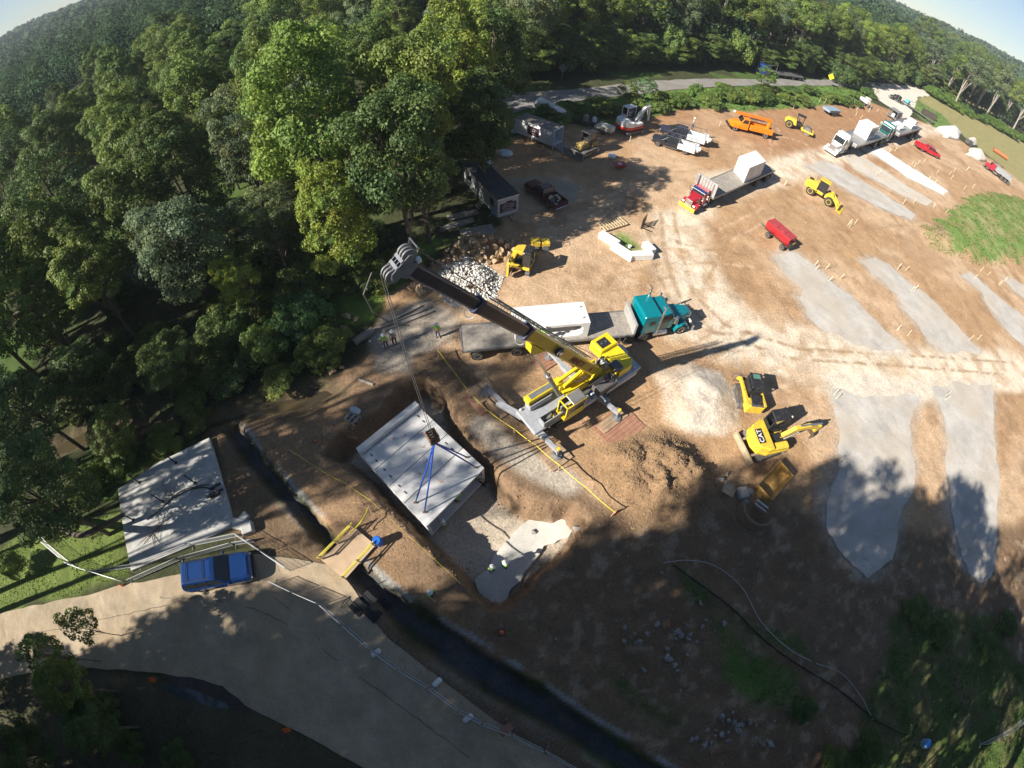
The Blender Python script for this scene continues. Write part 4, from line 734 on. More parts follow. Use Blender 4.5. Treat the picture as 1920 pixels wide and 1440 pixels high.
# teal tractor and its flatbed by the crane
TEAL = (.0, .20, .24)
semi_tractor('shiny teal long-nosed truck tractor with chrome stacks coupled beside the crane', (1283, 603), (1130, 632), TEAL, 'truck tractors on the site')
tf = flatbed('long grey timber-decked flatbed trailer behind the near teal tractor', (1173, 625), (866, 655), 13.2, tandem=(1.1, 4.1), wood_h=1.1)
def _unused():
    pass
def on_trailer(t, u, v=0.0, z=1.35): return t.matrix_basis @ Vector((u, v, z))
def basis(t): bpy.context.view_layer.update(); return t
basis(tf); q = on_trailer(tf, .1, .05); culvert_box('long white precast box lying on the near flatbed with a chamfered opening in its side', q.x, q.y, q.z, tf.rotation_euler[2], 6.0*1.0, 2.3, 1.55*1.15, hx=2.45, hz=.3, group=None)
# red tractor in the middle of the yard
RED = (.42, .015, .03)
tr_ = semi_tractor('red long-nosed truck tractor with a yellow bumper at the front of the middle flatbed', (1284, 396), (1331, 369), RED, 'truck tractors on the site', bumper=C_('bumper_yellow', (.75, .72, .02), rough=.4), sun_visor=C_('navy_paint', (.02, .03, .12), rough=.3), sleeper=0.0, L=6.6)
tf2 = flatbed('grey flatbed trailer with white slatted headboard behind the red tractor', (1312, 380), (1430, 327), 14.0, wood_h=1.5); basis(tf2); q = on_trailer(tf2, -2.0, 0)
def wedge_box(label, cx, cy, z, rz, sc=1.0):
    b = MB().use(M_conc); b.T = Matrix.Scale(sc, 4); b.slab([(-3.0, -1.2), (1.6, -1.2), (3.0, 1.2), (-1.6, 1.2)], 0, 2.2); o = b.build('culvert_section', bevel=.03); o.location = (cx, cy, z); o.rotation_euler[2] = rz; tag(o, label, 'culvert section')
    part('opening_shade_face', o, C_('painted_recess_shade', (.42, .42, .42), rough=.9), lambda b: b.add([Vector((-2.0, -1.21, .4))*sc, Vector((.9, -1.21, .4))*sc, Vector((.9, -1.21, 1.6))*sc, Vector((.5, -1.21, 1.9))*sc, Vector((-1.6, -1.21, 1.9))*sc, Vector((-2.0, -1.21, 1.5))*sc], [(0, 1, 2, 3, 4, 5)])); return o  # flat face on a solid block; the opening's shade is painted grey
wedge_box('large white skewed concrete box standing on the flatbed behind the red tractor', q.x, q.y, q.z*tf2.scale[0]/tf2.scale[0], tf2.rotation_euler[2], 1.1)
# white and teal lorries at the far side
tw = semi_tractor('white truck tractor parked nose to the yard ahead of the far teal one', (1553, 289), (1583, 279), (.78, .78, .77), 'truck tractors on the site', L=7.6, bumper=M_wht, aero=True)
tf3 = flatbed('flatbed trailer carrying a white box behind the white tractor', (1577, 283), (1640, 262), 12.5, deck=M_steel, wood_h=.2); basis(tf3); q = on_trailer(tf3, .2, 0); culvert_box('white concrete box with dark opening on the flatbed behind the white tractor', q.x, q.y, q.z, tf3.rotation_euler[2], 5.6, 3.2, 3.0, th=.5)
tt = semi_tractor('dark teal truck tractor with a tall sleeper parked farthest back in the lorry row', (1643, 265), (1664, 258), (.0, .17, .14), 'truck tractors on the site', aero=True)
tf4 = flatbed('flatbed trailer loaded with white pieces behind the far teal tractor', (1658, 261), (1705, 247), 12.0, deck=M_steel, wood_h=.2); basis(tf4)
for u, v, sx, h, lb in ((2.2, 0, 3.0, 1.0, 'flat white concrete piece at the front of the far teal flatbed'), (-2.4, .3, 2.6, 2.0, 'leaning white concrete piece at the tail of the far teal flatbed')):
    q = on_trailer(tf4, u, v); b = MB().use(M_conc); b.slab([(-sx, -1.6), (sx*.8, -1.6), (sx, 1.2), (-sx*.6, 1.5)], 0, h*.5); b.box((-.4*sx, 0, h*.75), (sx*.8, 2.2, h*.5)); b.T = Matrix.Identity(4); b.use(M_frame).box((.3*sx, 0, h*.5+.02), (.9, .6, .04)); o = b.build('concrete_piece', bevel=.04); o.location = q; o.rotation_euler[2] = tf4.rotation_euler[2]; tag(o, lb, 'concrete piece')
# ---------------------------------------------------------------- cars and pickups
def car_body(b, secs):
    """secs: (x, half width, z_low, z_high)"""
    rings = []
    for x, hw, z0, z1 in secs: k = min(.16, (z1-z0)*.35); rings.append([(x, -hw+.08, z0), (x, -hw, z0+.12), (x, -hw, z1-k), (x, -hw+k, z1), (x, hw-k, z1), (x, hw, z1-k), (x, hw, z0+.12), (x, hw-.08, z0)])
    b.loft(rings)
def pickup(label, front, rear, col, bed='open', group=None, L=5.9, load=None, name='pickup_truck', s=None, box=M_wht, hooddark=False):
    t = sit(name, label, 'pickup truck', front, rear, L, group, s=s); Pm = C_('paint_'+'%d_%d_%d' % tuple(int(c*99) for c in col), col, rough=.28, var=.06, coat=.5, dirt=.12); x = L/2
    b = MB().use(Pm); car_body(b, [(x, .86, .55, .95), (x-.08, .93, .45, 1.08), (x-1.35, .97, .42, 1.18), (x-1.4, .97, .42, 1.16), (-.55, .98, .42, 1.16), (-.6, .98, .42, 1.14)]); b.build('body', t)
    b = MB().use(Pm); rings = []
    for z, xf, xr, hw in ((1.14, x-1.35, -.62, .92), (1.42, x-1.72, -.58, .86), (1.80, x-2.22, -.42, .74), (1.86, x-2.38, -.35, .66)): rings.append([(xf, -hw, z), (xf, hw, z), (xr, hw, z), (xr, -hw, z)])
    b.loft(rings); b.build('cab', t, bevel=.03)
    part('windshield', t, M_glass, lambda b: b.add([(x-1.40, -.82, 1.2), (x-1.40, .82, 1.2), (x-2.17, .70, 1.79), (x-2.17, -.70, 1.79)], [(0, 1, 2, 3)]))
    part('rear_window', t, M_glass, lambda b: b.add([(-.625, -.78, 1.25), (-.625, .78, 1.25), (-.45, .66, 1.76), (-.45, -.66, 1.76)], [(0, 1, 2, 3)]))
    for s_ in (-1, 1):
        part('side_window', t, M_glass, lambda b: (b.add([(x-1.72, s_*.925, 1.22), (x-2.2, s_*.79, 1.76), (x-2.75, s_*.79, 1.76), (x-2.75, s_*.925, 1.22)], [(0, 1, 2, 3)]), b.add([(x-2.85, s_*.925, 1.22), (x-2.85, s_*.79, 1.76), (-.52, s_*.79, 1.76), (-.6, s_*.925, 1.22)], [(0, 1, 2, 3)])))
        part('headlight', t, M_lite, lambda b: b.box((x-.05, s_*.72, .88), (.12, .3, .16))); part('mirror', t, M_blk, lambda b: b.box((x-1.75, s_*1.1, 1.3), (.12, .24, .2)))
        part('tail_light', t, M_red_l, lambda b: b.box((-x, s_*.88, .95), (.04, .12, .3))); part('running_board', t, M_steel, lambda b: b.box((.3, s_*1.02, .42), (2.2, .14, .05)))
        for xx in (x-.95, -x+1.25): wheel(t, xx, s_*.86, .40, .28)
    part('bumper', t, M_chr, lambda b: b.rbox((x+.03, 0, .58), (.16, 1.8, .22), .04)); part('rear_bumper', t, M_chr, lambda b: b.rbox((-x-.06, 0, .6), (.16, 1.8, .18), .04)); part('grille', t, M_blk, lambda b: b.box((x+.01, 0, .84), (.04, 1.1, .2)))
    bl = x-.6
    if bed == 'open':
        def bd(b): b.box((-.6-bl/2, 0, .66), (bl, 1.9, .1)); [b.rbox((-.6-bl/2, s_*.93, .9), (bl, .12, .62), .04) for s_ in (-1, 1)]; b.rbox((-x+.03, 0, .9), (.1, 1.86, .6), .03); b.box((-.66, 0, .9), (.08, 1.86, .6))
        part('bed', t, Pm, bd)
        def ld(b):
            rg = random.Random(3)
            for i in range(16): b.use(rg.choice([M_steel, M_woodl, M_blk, M_frame])).box((-.9-rg.random()*(bl-.6), rg.uniform(-.6, .6), .8+rg.random()*.3), (rg.uniform(.2, .9), rg.uniform(.08, .4), rg.uniform(.08, .3)), rz=rg.uniform(0, 3))
        part('tools', t, M_steel, ld)
    else:
        def ub(b): b.box((-.62-bl/2, 0, .75), (bl, 1.2, .12)); [b.rbox((-.64-bl/2, s_*.86, .98), (bl, .42, .78), .04) for s_ in (-1, 1)]
        part('utility_bed', t, box if bed == 'utility' else Pm, ub)
        def rk(b):
            for s_ in (-1, 1):
                b.tube([(x-1.9, s_*.8, 2.05), (-x, s_*.85, 2.05)], .035); [b.tube([(xx, s_*.85, 1.3), (xx, s_*.85, 2.05)], .035) for xx in (-.7, -x+.1)]
            for i in range(6): xx = x-1.9-i*(2*x-1.9)/5; b.tube([(xx, -.85, 2.05), (xx, .85, 2.05)], .03)
        part('ladder_rack', t, M_chr, rk)
        if load == 'pipe': part('compressor', t, M_wht, lambda b: (b.rbox((-x-.1, .0, 1.2), (.9, 1.5, .8), .08), b.lathe([(-.45, .3), (.45, .3)], (-x-.3, .45, 1.3), 'X', 14), b.lathe([(-.5, .25), (.5, .25)], (-x-.3, -.35, 1.1), 'X', 14)))
    return t
pickup('nearer of two black pickups with a white utility box and pipe rack', (1222, 266), (1300, 290), (.018, .02, .026), 'utility', 'black pickups with white utility boxes', load='pipe', L=6.2)
pickup('farther of two black pickups with a white utility box, half hidden by the other', (1236, 249), (1318, 273), (.03, .03, .05), 'utility', 'black pickups with white utility boxes', load='pipe', L=6.2)
pickup('dark maroon pickup with tools in its open bed parked in shade by the office trailer', (996, 355), (1048, 394), (.07, .008, .015), 'open', L=5.8, s=1.0)
pickup('bright red pickup with utility body and ladder rack parked on the right of the yard', (1757, 296), (1716, 276), (.55, .015, .03), 'red', L=6.6)
def suv():
    L = 4.9; t = sit('estate_car', 'dark blue off-road car parked on the sandy road below the concrete slab', 'car', (482, 1064), (360, 1088), L); x = L/2; B = C_('blue_paint', (.006, .036, .15), rough=.22, var=.05, coat=.7)
    b = MB().use(B); car_body(b, [(x, .70, .5, .78), (x-.12, .86, .38, .92), (x-.5, .92, .34, 1.0), (x-1.35, .94, .32, 1.08), (-.2, .94, .32, 1.06), (-x+.3, .93, .34, 1.05), (-x+.04, .90, .4, 1.02), (-x, .84, .45, .98)]); b.build('body', t, smooth=False, bevel=.02)
    b = MB().use(B); b.loft([[(xf, -hw, z), (xf, hw, z), (xr, hw, z), (xr, -hw, z)] for z, xf, xr, hw in ((1.05, x-1.35, -x+.05, .90), (1.35, x-1.75, -x+.14, .82), (1.66, x-2.15, -x+.32, .70), (1.72, x-2.4, -x+.48, .62))]); b.build('roof', t, bevel=.04)
    part('hood', t, B, lambda b: b.loft([[(x-.22, -.62, .94), (x-.22, .62, .94), (x-.22, .58, .99), (x-.22, -.58, .99)], [(x-1.36, -.78, 1.06), (x-1.36, .78, 1.06), (x-1.36, .72, 1.13), (x-1.36, -.72, 1.13)]]))
    part('windshield', t, M_glass, lambda b: b.add([(x-1.38, -.80, 1.11), (x-1.38, .80, 1.11), (x-2.12, .67, 1.655), (x-2.12, -.67, 1.655)], [(0, 1, 2, 3)])); part('rear_window', t, M_glass, lambda b: b.add([(-x+.09, -.72, 1.15), (-x+.09, .72, 1.15), (-x+.31, .62, 1.62), (-x+.31, -.62, 1.62)], [(0, 1, 2, 3)]))
    for s in (-1, 1):
        part('side_window', t, M_glass, lambda b: [b.add([(a, s*.905, 1.13), (c, s*.74, 1.62), (d, s*.74, 1.62), (e, s*.905, 1.13)], [(0, 1, 2, 3)]) for a, c, d, e in ((x-1.75, x-2.2, x-2.72, x-2.72), (x-2.8, x-2.8, x-3.5, x-3.55), (x-3.63, x-3.58, -x+.55, -x+.3))])
        part('roof_rail', t, M_blk, lambda b: b.tube([(x-2.5, s*.58, 1.78), (-x+.6, s*.58, 1.80)], .025)); part('headlight', t, M_lite, lambda b: b.box((x-.08, s*.66, .72), (.12, .26, .14))); part('tail_light', t, M_red_l, lambda b: b.box((-x+.02, s*.8, .85), (.06, .12, .25))); part('mirror', t, B, lambda b: b.rbox((x-1.7, s*1.02, 1.15), (.14, .22, .15), .04))
        for xx in (x-.9, -x+.95): wheel(t, xx, s*.80, .36, .24)
    part('rack_bar', t, M_blk, lambda b: [b.tube([(-x+k, -.58, 1.80), (-x+k, .58, 1.80)], .02) for k in (.8, 2.0)]); part('bumper', t, M_blk, lambda b: (b.rbox((x+.02, 0, .5), (.12, 1.5, .2), .05), b.rbox((-x-.02, 0, .52), (.12, 1.6, .2), .05)))
suv()
# ---------------------------------------------------------------- enclosed trailer, office trailer
M_mar = C_('maroon_panel', (.045, .018, .03), rough=.5)
def white_trailer():
    L = 6.4; t = sit('enclosed_trailer', 'white enclosed cargo trailer with open rear door and stained roof by the woods', 'trailer', (980, 250), (1040, 273), L, s=1.0); x = L/2; loc = t
    part('body', t, C_('trailer_white', (.80, .82, .83), rough=.45, var=.05, dirt=.12), lambda b: (b.box((0, 1.17, 1.6), (L, .06, 2.3)), b.box((0, -1.17, 1.6), (L, .06, 2.3)), b.prism([(x, .45), (x+.35, .8), (x+.35, 2.3), (x, 2.75), (x-.06, 2.75), (x-.06, .45)], -1.2, 1.2), b.box((0, 0, .48), (L, 2.34, .1))))
    part('roof', t, C_('stained_roof', (.20, .16, .15), rough=.7, var=.3, scale=1.4, dirt=.5, dirtcol=(.55, .50, .45)), lambda b: b.box((0, 0, 2.78), (L+.04, 2.44, .06))); part('door_frame', t, M_wht, lambda b: (b.box((-x, 1.17, 1.6), (.1, .1, 2.4)), b.box((-x, -1.17, 1.6), (.1, .1, 2.4)), b.box((-x, 0, 2.78), (.1, 2.44, .12)), b.box((-x, 0, .45), (.1, 2.44, .1))))
    d = part('rear_door', t, C_('door_blue_white', (.5, .6, .66), rough=.45), lambda b: b.box((-x-.35, 1.5, 1.6), (1.15, .05, 2.2), rz=R(118)))
    part('door_handle', d, M_steel, lambda b: b.box((-x-.5, 1.75, 1.2), (.08, .2, .08))); part('loading_ramp', t, M_wood, lambda b: b.box((-x-.9, .1, .25), (1.5, 1.8, .05), ry=-.25))
    sg = part('sign_panel', t, M_mar, lambda b: b.box((.1, 1.21, 1.62), (2.0, .02, 1.35)))
    b = MB().use(C_('sign_grey', (.45, .42, .42), rough=.6)); n = 26; b.tube([(.1+math.cos(6.283*i/n)*.5, 1.235, 1.62+math.sin(6.283*i/n)*.36) for i in range(n+1)], .025, 4); b.box((.1, 1.23, 1.62), (.62, .012, .18)); b.build('emblem', sg)
    for s in (-1, 1):
        for xx in (-.7, .15): wheel(t, xx, s*1.12, .36, .2)
        part('wheel_arch', t, M_wht, lambda b: b.prism([(-1.25, .55), (-1.1, .82), (.55, .82), (.7, .55)], s*1.2, s*1.26))
white_trailer()
def office_trailer():
    a, b_ = G(952, 412), G(889, 345); L = (a-b_).length; L = 8.4; d = (a-b_).normalized(); c = a-d*L/2; t = thing('office_trailer', 'grey site-office trailer with dark roof and a maroon sign, half under trees', 'site office', (c.x, c.y, H(c.x, c.y)), math.atan2(d.y, d.x)); x = L/2; wl = C_('office_wall', (.42, .44, .46), rough=.6, var=.08, dirt=.15)
    part('wall', t, wl, lambda b: b.box((0, 0, 1.85), (L, 2.5, 2.3))); part('roof', t, C_('dark_roof', (.05, .055, .065), rough=.7, var=.3, scale=2), lambda b: b.prism([(-x-.05, 3.0), (x+.05, 3.0), (x+.05, 3.12), (-x-.05, 3.12)], -1.32, 1.32)); part('roof_trim', t, M_wht, lambda b: (b.box((x+.06, 0, 2.98), (.03, 2.6, .08)), b.box((0, -1.29, 2.96), (L, .03, .06))))
    part('chassis', t, M_frame, lambda b: (b.box((0, .7, .6), (L, .12, .2)), b.box((0, -.7, .6), (L, .12, .2)), b.box((x+.5, 0, .5), (1.0, .1, .12))))
    w_ = part('window', t, C_('window_dark', (.03, .035, .04), rough=.1), lambda b: b.box((x-1.3, -1.255, 2.0), (.9, .03, .75))); part('window_frame', w_, M_frame, lambda b: (b.box((x-1.3, -1.27, 2.4), (1.0, .03, .05)), b.box((x-1.3, -1.27, 1.6), (1.0, .03, .05))))
    w_ = part('window', t, C_('window_dark', (.03, .035, .04), rough=.1), lambda b: b.box((-x+1.6, -1.255, 2.0), (.9, .03, .75)))
    sg = part('sign_panel', t, M_mar, lambda b: (b.box((x+.012, 0, 1.75), (.02, 2.0, 1.15)), b.box((x+.012, .15, 2.42), (.02, .7, .2))))
    wg = C_('sign_pale', (.55, .50, .50), rough=.6); b = MB().use(wg); n = 28; b.tube([(x+.035, math.cos(6.283*i/n)*.72, 1.86+math.sin(6.283*i/n)*.32) for i in range(n+1)], .028, 4); b.box((x+.03, -.02, 1.34), (.012, 1.3, .06)); b.build('emblem', sg)
    lettering('COACH', .30, wg, sg, face((x+.035, 0, 1.86), (0, 1, 0), (0, 0, 1)), 'lettering', .006)
    for s in (-1, 1):
        for xx in (-1.2, -.3): wheel(t, xx, s*1.1, .38, .2)
    part('step', t, M_steel, lambda b: [b.box((x-3.4, -1.5-.25*i, .75-.22*i), (.9, .25, .05)) for i in range(3)])
office_trailer()
# ---------------------------------------------------------------- the culvert in the pit
def culvert_quad(label, A, B, Cc, D, z0, Hh, th=.24, name='culvert_section', ch=.35, group=None, haunch=True):
    """A,B,C,D plan corners; the opening runs from edge AB to edge DC"""
    t = culvert_box(label, 0, 0, 0, 0, 2.0, 2.0, 1.0, name=name, hx=1-th*2/((Vector(A)-Vector(B)).length), hz=th/Hh, ch=.001)
    hx = 1-th*2/((Vector(A)-Vector(B)).length)
    o = Vector(((A[0]+B[0]+Cc[0]+D[0])/4, (A[1]+B[1]+Cc[1]+D[1])/4, z0)); kx = ch*2/((Vector(A)-Vector(B)).length); kz = ch/Hh
    for v in t.data.vertices:
        x, y, z = v.co
        u, w_ = x/2+.5, y/2+.5; p = (Vector(A)*(1-u)+Vector(B)*u)*(1-w_)+(Vector(D)*(1-u)+Vector(Cc)*u)*w_
        v.co = (p.x-o.x, p.y-o.y, z*Hh)
    t.location = o; t.rotation_euler = (0, 0, 0)
    for c in list(t.children): bpy.data.objects.remove(c)
    fix_normals(t.data); tag(t, label, 'culvert section', group); return t
KA, KD = P(780, 757, .1).xy, P(670, 845, .1).xy; KB, KC = P(908, 878, .1).xy, P(800, 988, .1).xy
def kq(u, v): return (KA*(1-u)+KB*u)*(1-v)+(KD*(1-u)+KC*u)*v
cuts = [.07, .27, .485, .70]
lbs = ['uppermost white culvert section in the pit, next to the raised parapet', 'second white culvert section down from the parapet in the pit', 'third white culvert section down from the parapet in the pit']
for i in range(3):
    a, b = cuts[i]+.004, cuts[i+1]-.004; t = culvert_quad(lbs[i], kq(a, 0), kq(a, 1), kq(b, 1), kq(b, 0), -2.5, 2.6)
    for v in (.1, .9):
        for k in (.3, .72):
            q = kq(a+(b-a)*k, v); r_ = part('lifting_recess', t, M_blk, lambda m: m.box((q.x-t.location.x, q.y-t.location.y, 2.61), (.26, .09, .012), rz=R(-35))); r_.scale = (1, 1, 1)
LQ = [kq(.71, 0), kq(.71, 1), kq(1, 1), kq(1, 0)]
last = culvert_quad('white skewed end section of the culvert held by the blue slings', LQ[0], LQ[1], LQ[2], LQ[3], -2.42, 2.6)
q0, q1, q2, q3 = kq(0, 0), kq(0, 1), kq(.066, 1), kq(.066, 0)
b = MB().use(M_conc); b.slab([q0, q1, q2, q3], -2.5, .55); o = b.build('parapet', bevel=.04); tag(o, 'raised white parapet beam along the top edge of the culvert', 'parapet')
# ---------------------------------------------------------------- crane
def crane():
    c0 = (P(985, 792, 1.45)+P(1183, 668, 1.45))/2; d = P(1183, 668, 1.45)-P(985, 792, 1.45); rz = math.atan2(d.y, d.x); Lc = Vector((d.x, d.y)).length
    t = thing('mobile_crane', 'yellow telescopic mobile crane on outriggers with its boom raised over the culvert', 'crane', (c0.x, c0.y, 0), rz); x = Lc/2
    Mi = Matrix.Translation((c0.x, c0.y, 0)) @ Matrix.Rotation(rz, 4, 'Z'); inv = Mi.inverted()
    blu = C_('pale_blue_paint', (.36, .44, .55), rough=.4, dirt=.15, coat=.2); gry = C_('crane_grey', (.35, .37, .40), rough=.45, dirt=.2)
    part('carrier_deck', t, blu, lambda b: (b.rbox((x*.52, 0, 1.28), (x*.96, 2.5, .34), .05), b.use(gry).rbox((-x*.5, 0, 1.28), (x*1.0, 2.3, .3), .05), b.use(M_frame).box((0, 0, .85), (x*1.9, .9, .5))))
    cb = part('carrier_cab', t, blu, lambda b: b.prism([(x-.1, .6), (x+.1, 1.0), (x-.05, 1.75), (x-.35, 2.0), (x-1.5, 2.0), (x-1.6, 1.45), (x-1.6, .6)], .3, 1.25), bevel=.05); part('windshield', cb, M_glass, lambda b: b.box((x-.02, .78, 1.5), (.12, .75, .5), ry=-.2))
    part('side_box', t, M_wht, lambda b: (b.box((x*.62, -1.22, .9), (x*.62, .12, .45)), b.box((-.2, -1.2, .95), (2.2, .12, .4))))
    for s in (-1, 1):
        for xx in (-x+.95, -x+2.4, x*.35, x*.68): wheel(t, xx, s*1.0, .52, .42)
        tb = part('tool_bin', t, gry, lambda b: (b.box((-x+1.75, s*1.1, 1.85), (1.9, .07, .6)), b.box((-x+1.75, s*.52, 1.85), (1.9, .07, .6)), b.box((-x+.8, s*.81, 1.85), (.07, .6, .6)), b.box((-x+2.7, s*.81, 1.85), (.07, .6, .6)), b.box((-x+1.75, s*.81, 1.58), (1.9, .6, .05))))
        def gear(b):
            rg = random.Random(s+5)
            for i in range(14): b.use(rg.choice([M_woodl, M_steel, M_blk, M_yel2])).box((-x+1.0+rg.random()*1.5, s*.81+rg.uniform(-.18, .18), 1.7+rg.random()*.2), (rg.uniform(.08, .5), rg.uniform(.05, .2), .08), rz=rg.uniform(0, 3))
        part('rigging_gear', tb, M_steel, gear)
    # outriggers reach to floats found on the ground
    for px, fx in (((912, 740), -x+.25), ((1043, 857), -x+.3), ((1154, 786), .35), ((1028, 673), .35)):
        q = inv @ P(*px); yy = q.y; s = 1 if yy > 0 else -1
        ob = part('outrigger', t, gry, lambda b: (b.box(((fx*1.6+q.x*.4)/2, s*(1.0+abs(yy)*.5-.3)*1.0, 1.0), (.34, abs(yy)-.7, .42), rz=0) if False else b.loft([[Vector((fx, s*.6, 1.0))+Vector(o_) for o_ in ((-.2, 0, -.22), (.2, 0, -.22), (.2, 0, .22), (-.2, 0, .22))], [Vector((q.x, yy*.62, 1.0))+Vector(o_) for o_ in ((-.2, 0, -.22), (.2, 0, -.22), (.2, 0, .22), (-.2, 0, .22))]]), b.loft([[Vector((fx*.4+q.x*.6, yy*.5, 1.0))+Vector(o_) for o_ in ((-.14, 0, -.16), (.14, 0, -.16), (.14, 0, .16), (-.14, 0, .16))], [Vector((q.x, yy*1.02, 1.0))+Vector(o_) for o_ in ((-.14, 0, -.16), (.14, 0, -.16), (.14, 0, .16), (-.14, 0, .16))]])))
        part('jack', ob, M_chr, lambda b: (b.cyl((q.x, yy, .35), (q.x, yy, 1.35), .09, n=10))); part('float', ob, M_steel, lambda b: b.lathe([(0, .38), (.06, .38), (.14, .12), (.2, .10)], (q.x, yy, .24), 'Z', 14))
        if px[0] > 1040: part('jack_cap', ob, M_yel2, lambda b: b.cyl((q.x, yy, 1.3), (q.x, yy, 1.5), .12, n=8))
    # upper works: boom points straight over the rear
    tip = inv @ Vector((-4.0, 11.5, 19.5)); piv = Vector((.9, 0, 3.0)); tip.y = tip.y; dv = (tip-piv); BL = dv.length; dn = dv.normalized(); side = dn.cross(Vector((0, 0, 1))).normalized(); up = side.cross(dn).normalized()   # side points to local +y or -y
    if up.z < 0: up = -up
    def bx(u, s, n): return piv+dn*u+side*s+up*n
    part('turntable', t, M_frame, lambda b: b.cyl((-.1, 0, 1.45), (-.1, 0, 1.75), .75, n=24)); Y = M_yel2
    up_ = part('upper_frame', t, Y, lambda b: (b.rbox((.9, .55, 2.1), (5.6, .14, .7), .04), b.rbox((.9, -.25, 2.1), (5.6, .14, .7), .04), b.box((.6, .15, 1.8), (4.6, .9, .12)), b.prism([(.2, 2.2), (1.6, 2.2), (1.3, 3.4), (.7, 3.4)], .5, .62), b.prism([(.2, 2.2), (1.6, 2.2), (1.3, 3.4), (.7, 3.4)], -.35, -.23)), bevel=.02)
    part('counterweight', t, Y, lambda b: (b.slab([(2.6, -1.15), (3.9, -1.15), (4.25, -.8), (4.25, .8), (3.9, 1.15), (2.6, 1.15)], 1.95, 2.75)), bevel=.05)
    hs = part('winch_housing', t, Y, lambda b: (b.rbox((3.3, 1.55, 3.05), (1.7, 1.25, .10), .03), b.box((2.5, 1.55, 2.6), (.08, 1.25, .9)), b.box((4.1, 1.55, 2.6), (.08, 1.25, .9)), b.box((3.3, .95, 2.6), (1.6, .07, .9)))); part('fan_grille', hs, M_blk, lambda b: b.box((3.15, 1.5, 3.12), (.9, .8, .03))); part('fan_hub', hs, M_chr, lambda b: (b.cyl((3.4, 1.5, 3.13), (3.4, 1.5, 3.17), .09), b.cyl((2.95, 1.5, 3.13), (2.95, 1.5, 3.17), .09)))
    part('engine', t, M_frame, lambda b: (b.rbox((1.3, -1.05, 2.0), (1.9, .9, .7), .05), b.cyl((2.0, -1.0, 2.3), (2.0, -1.0, 2.9), .09), b.rbox((2.6, -.6, 2.95), (.8, .9, .25), .05)))
    part('winch_drum', t, M_steel, lambda b: (b.lathe([(-.42, .42), (-.38, .42), (-.38, .26), (.38, .26), (.38, .42), (.42, .42)], (2.1, .15, 2.75), 'Y', 18)))
    part('side_walkway', t, Y, lambda b: (b.rbox((-3.0, .98, 2.35), (3.2, .62, .5), .04), b.use(M_steel).box((-3.2, .98, 2.62), (2.2, .4, .03)))); part('hose_bundle', t, M_blk, lambda b: [b.tube([(-.2+.1*i, -.7, 2.6), (.9, -.9-.1*i, 3.3-.1*i), (2.1, -.7, 2.7)], .035, 5) for i in range(4)])
    part('luffing_strut', t, Y, lambda b: (b.loft([[(-1.9, .95, 2.6), (-1.9, .75, 2.6), (-1.9, .75, 2.9), (-1.9, .95, 2.9)], [(.6, .95, 3.1), (.6, .75, 3.1), (.6, .75, 3.35), (.6, .95, 3.35)]]), b.loft([[(-1.6, .5, 2.3), (-1.6, .3, 2.3), (-1.6, .3, 2.6), (-1.6, .5, 2.6)], [(.4, .6, 3.0), (.4, .4, 3.0), (.4, .4, 3.25), (.4, .6, 3.25)]])))
    # operator's cab
    ca = part('operator_cab', t, Y, lambda b: ([b.box((xx, yy, 2.55), (.08, .08, 1.7)) for xx in (-3.0, -1.3) for yy in (-1.6, -.72)], [b.box((-2.15, yy, zz), (1.75, .08, .08)) for yy in (-1.6, -.72) for zz in (1.72, 3.38)], [b.box((xx, -1.16, zz), (.08, .9, .08)) for xx in (-3.0, -1.3) for zz in (1.72, 3.38)], b.box((-2.15, -1.16, 1.7), (1.75, .95, .08)), b.box((-1.28, -1.16, 2.1), (.05, .9, .8)), b.box((-2.15, -1.62, 2.0), (1.7, .05, .5))))
    part('cab_roof', ca, M_steel, lambda b: b.rbox((-1.9, -1.16, 3.45), (1.15, .9, .08), .03)); part('cab_glass', ca, C_('cab_glass', (.10, .12, .12), rough=.05), lambda b: (b.box((-2.15, -1.6, 2.8), (1.6, .015, 1.0)), b.box((-2.15, -.72, 2.8), (1.6, .015, 1.0)))); part('seat', ca, M_blk, lambda b: (b.rbox((-1.95, -1.16, 2.1), (.5, .5, .15), .05), b.rbox((-1.68, -1.16, 2.5), (.14, .5, .7), .05), b.box((-2.7, -1.16, 2.1), (.25, .6, .5))))
    for yy in (-1.2, 1.2):
        part('handrail', t, M_yel2, lambda b: b.tube([(.9, yy, 1.45), (.9, yy, 2.0), (2.4, yy, 2.0), (2.4, yy, 1.45)], .025, 5))
    for k in range(6): part('hydraulic_hose', t, M_blk, lambda b: b.tube([(-.8+.3*k, .3, 2.5), (-.4+.3*k, -.2+.05*k, 2.9), (.3+.2*k, -.5, 2.3)], .03, 5))
    for xx, yy in ((4.7, -1.0), (4.7, 1.0), (-5.0, 1.0)): part('work_lamp', t, M_lite, lambda b: b.rbox((xx, yy, 1.55), (.16, .16, .14), .03))
    for k in range(3): part('step', t, M_steel, lambda b: b.box((.9, -1.34, .55+.3*k), (.5, .12, .04)))
    # boom sections
    def sect(name, u0, u1, w_, h, m, bev=.05, n0=0.0):
        b = MB().use(m); ch = .18*w_
        prof = [(-w_/2+ch, -h/2), (w_/2-ch, -h/2), (w_/2, -h/2+ch*1.3), (w_/2, h/2-ch*.5), (w_/2-ch*.5, h/2), (-w_/2+ch*.5, h/2), (-w_/2, h/2-ch*.5), (-w_/2, -h/2+ch*1.3)]
        b.loft([[bx(u, s, n+n0) for s, n in prof] for u in (u0, u1)]); return b.build(name, t, bevel=.02)
    dk = C_('boom_dark_paint', (.055, .05, .06), rough=.35, var=.15, scale=1.5, dirt=.08, coat=.2)
    F1, F2 = BL*.55, BL*.775
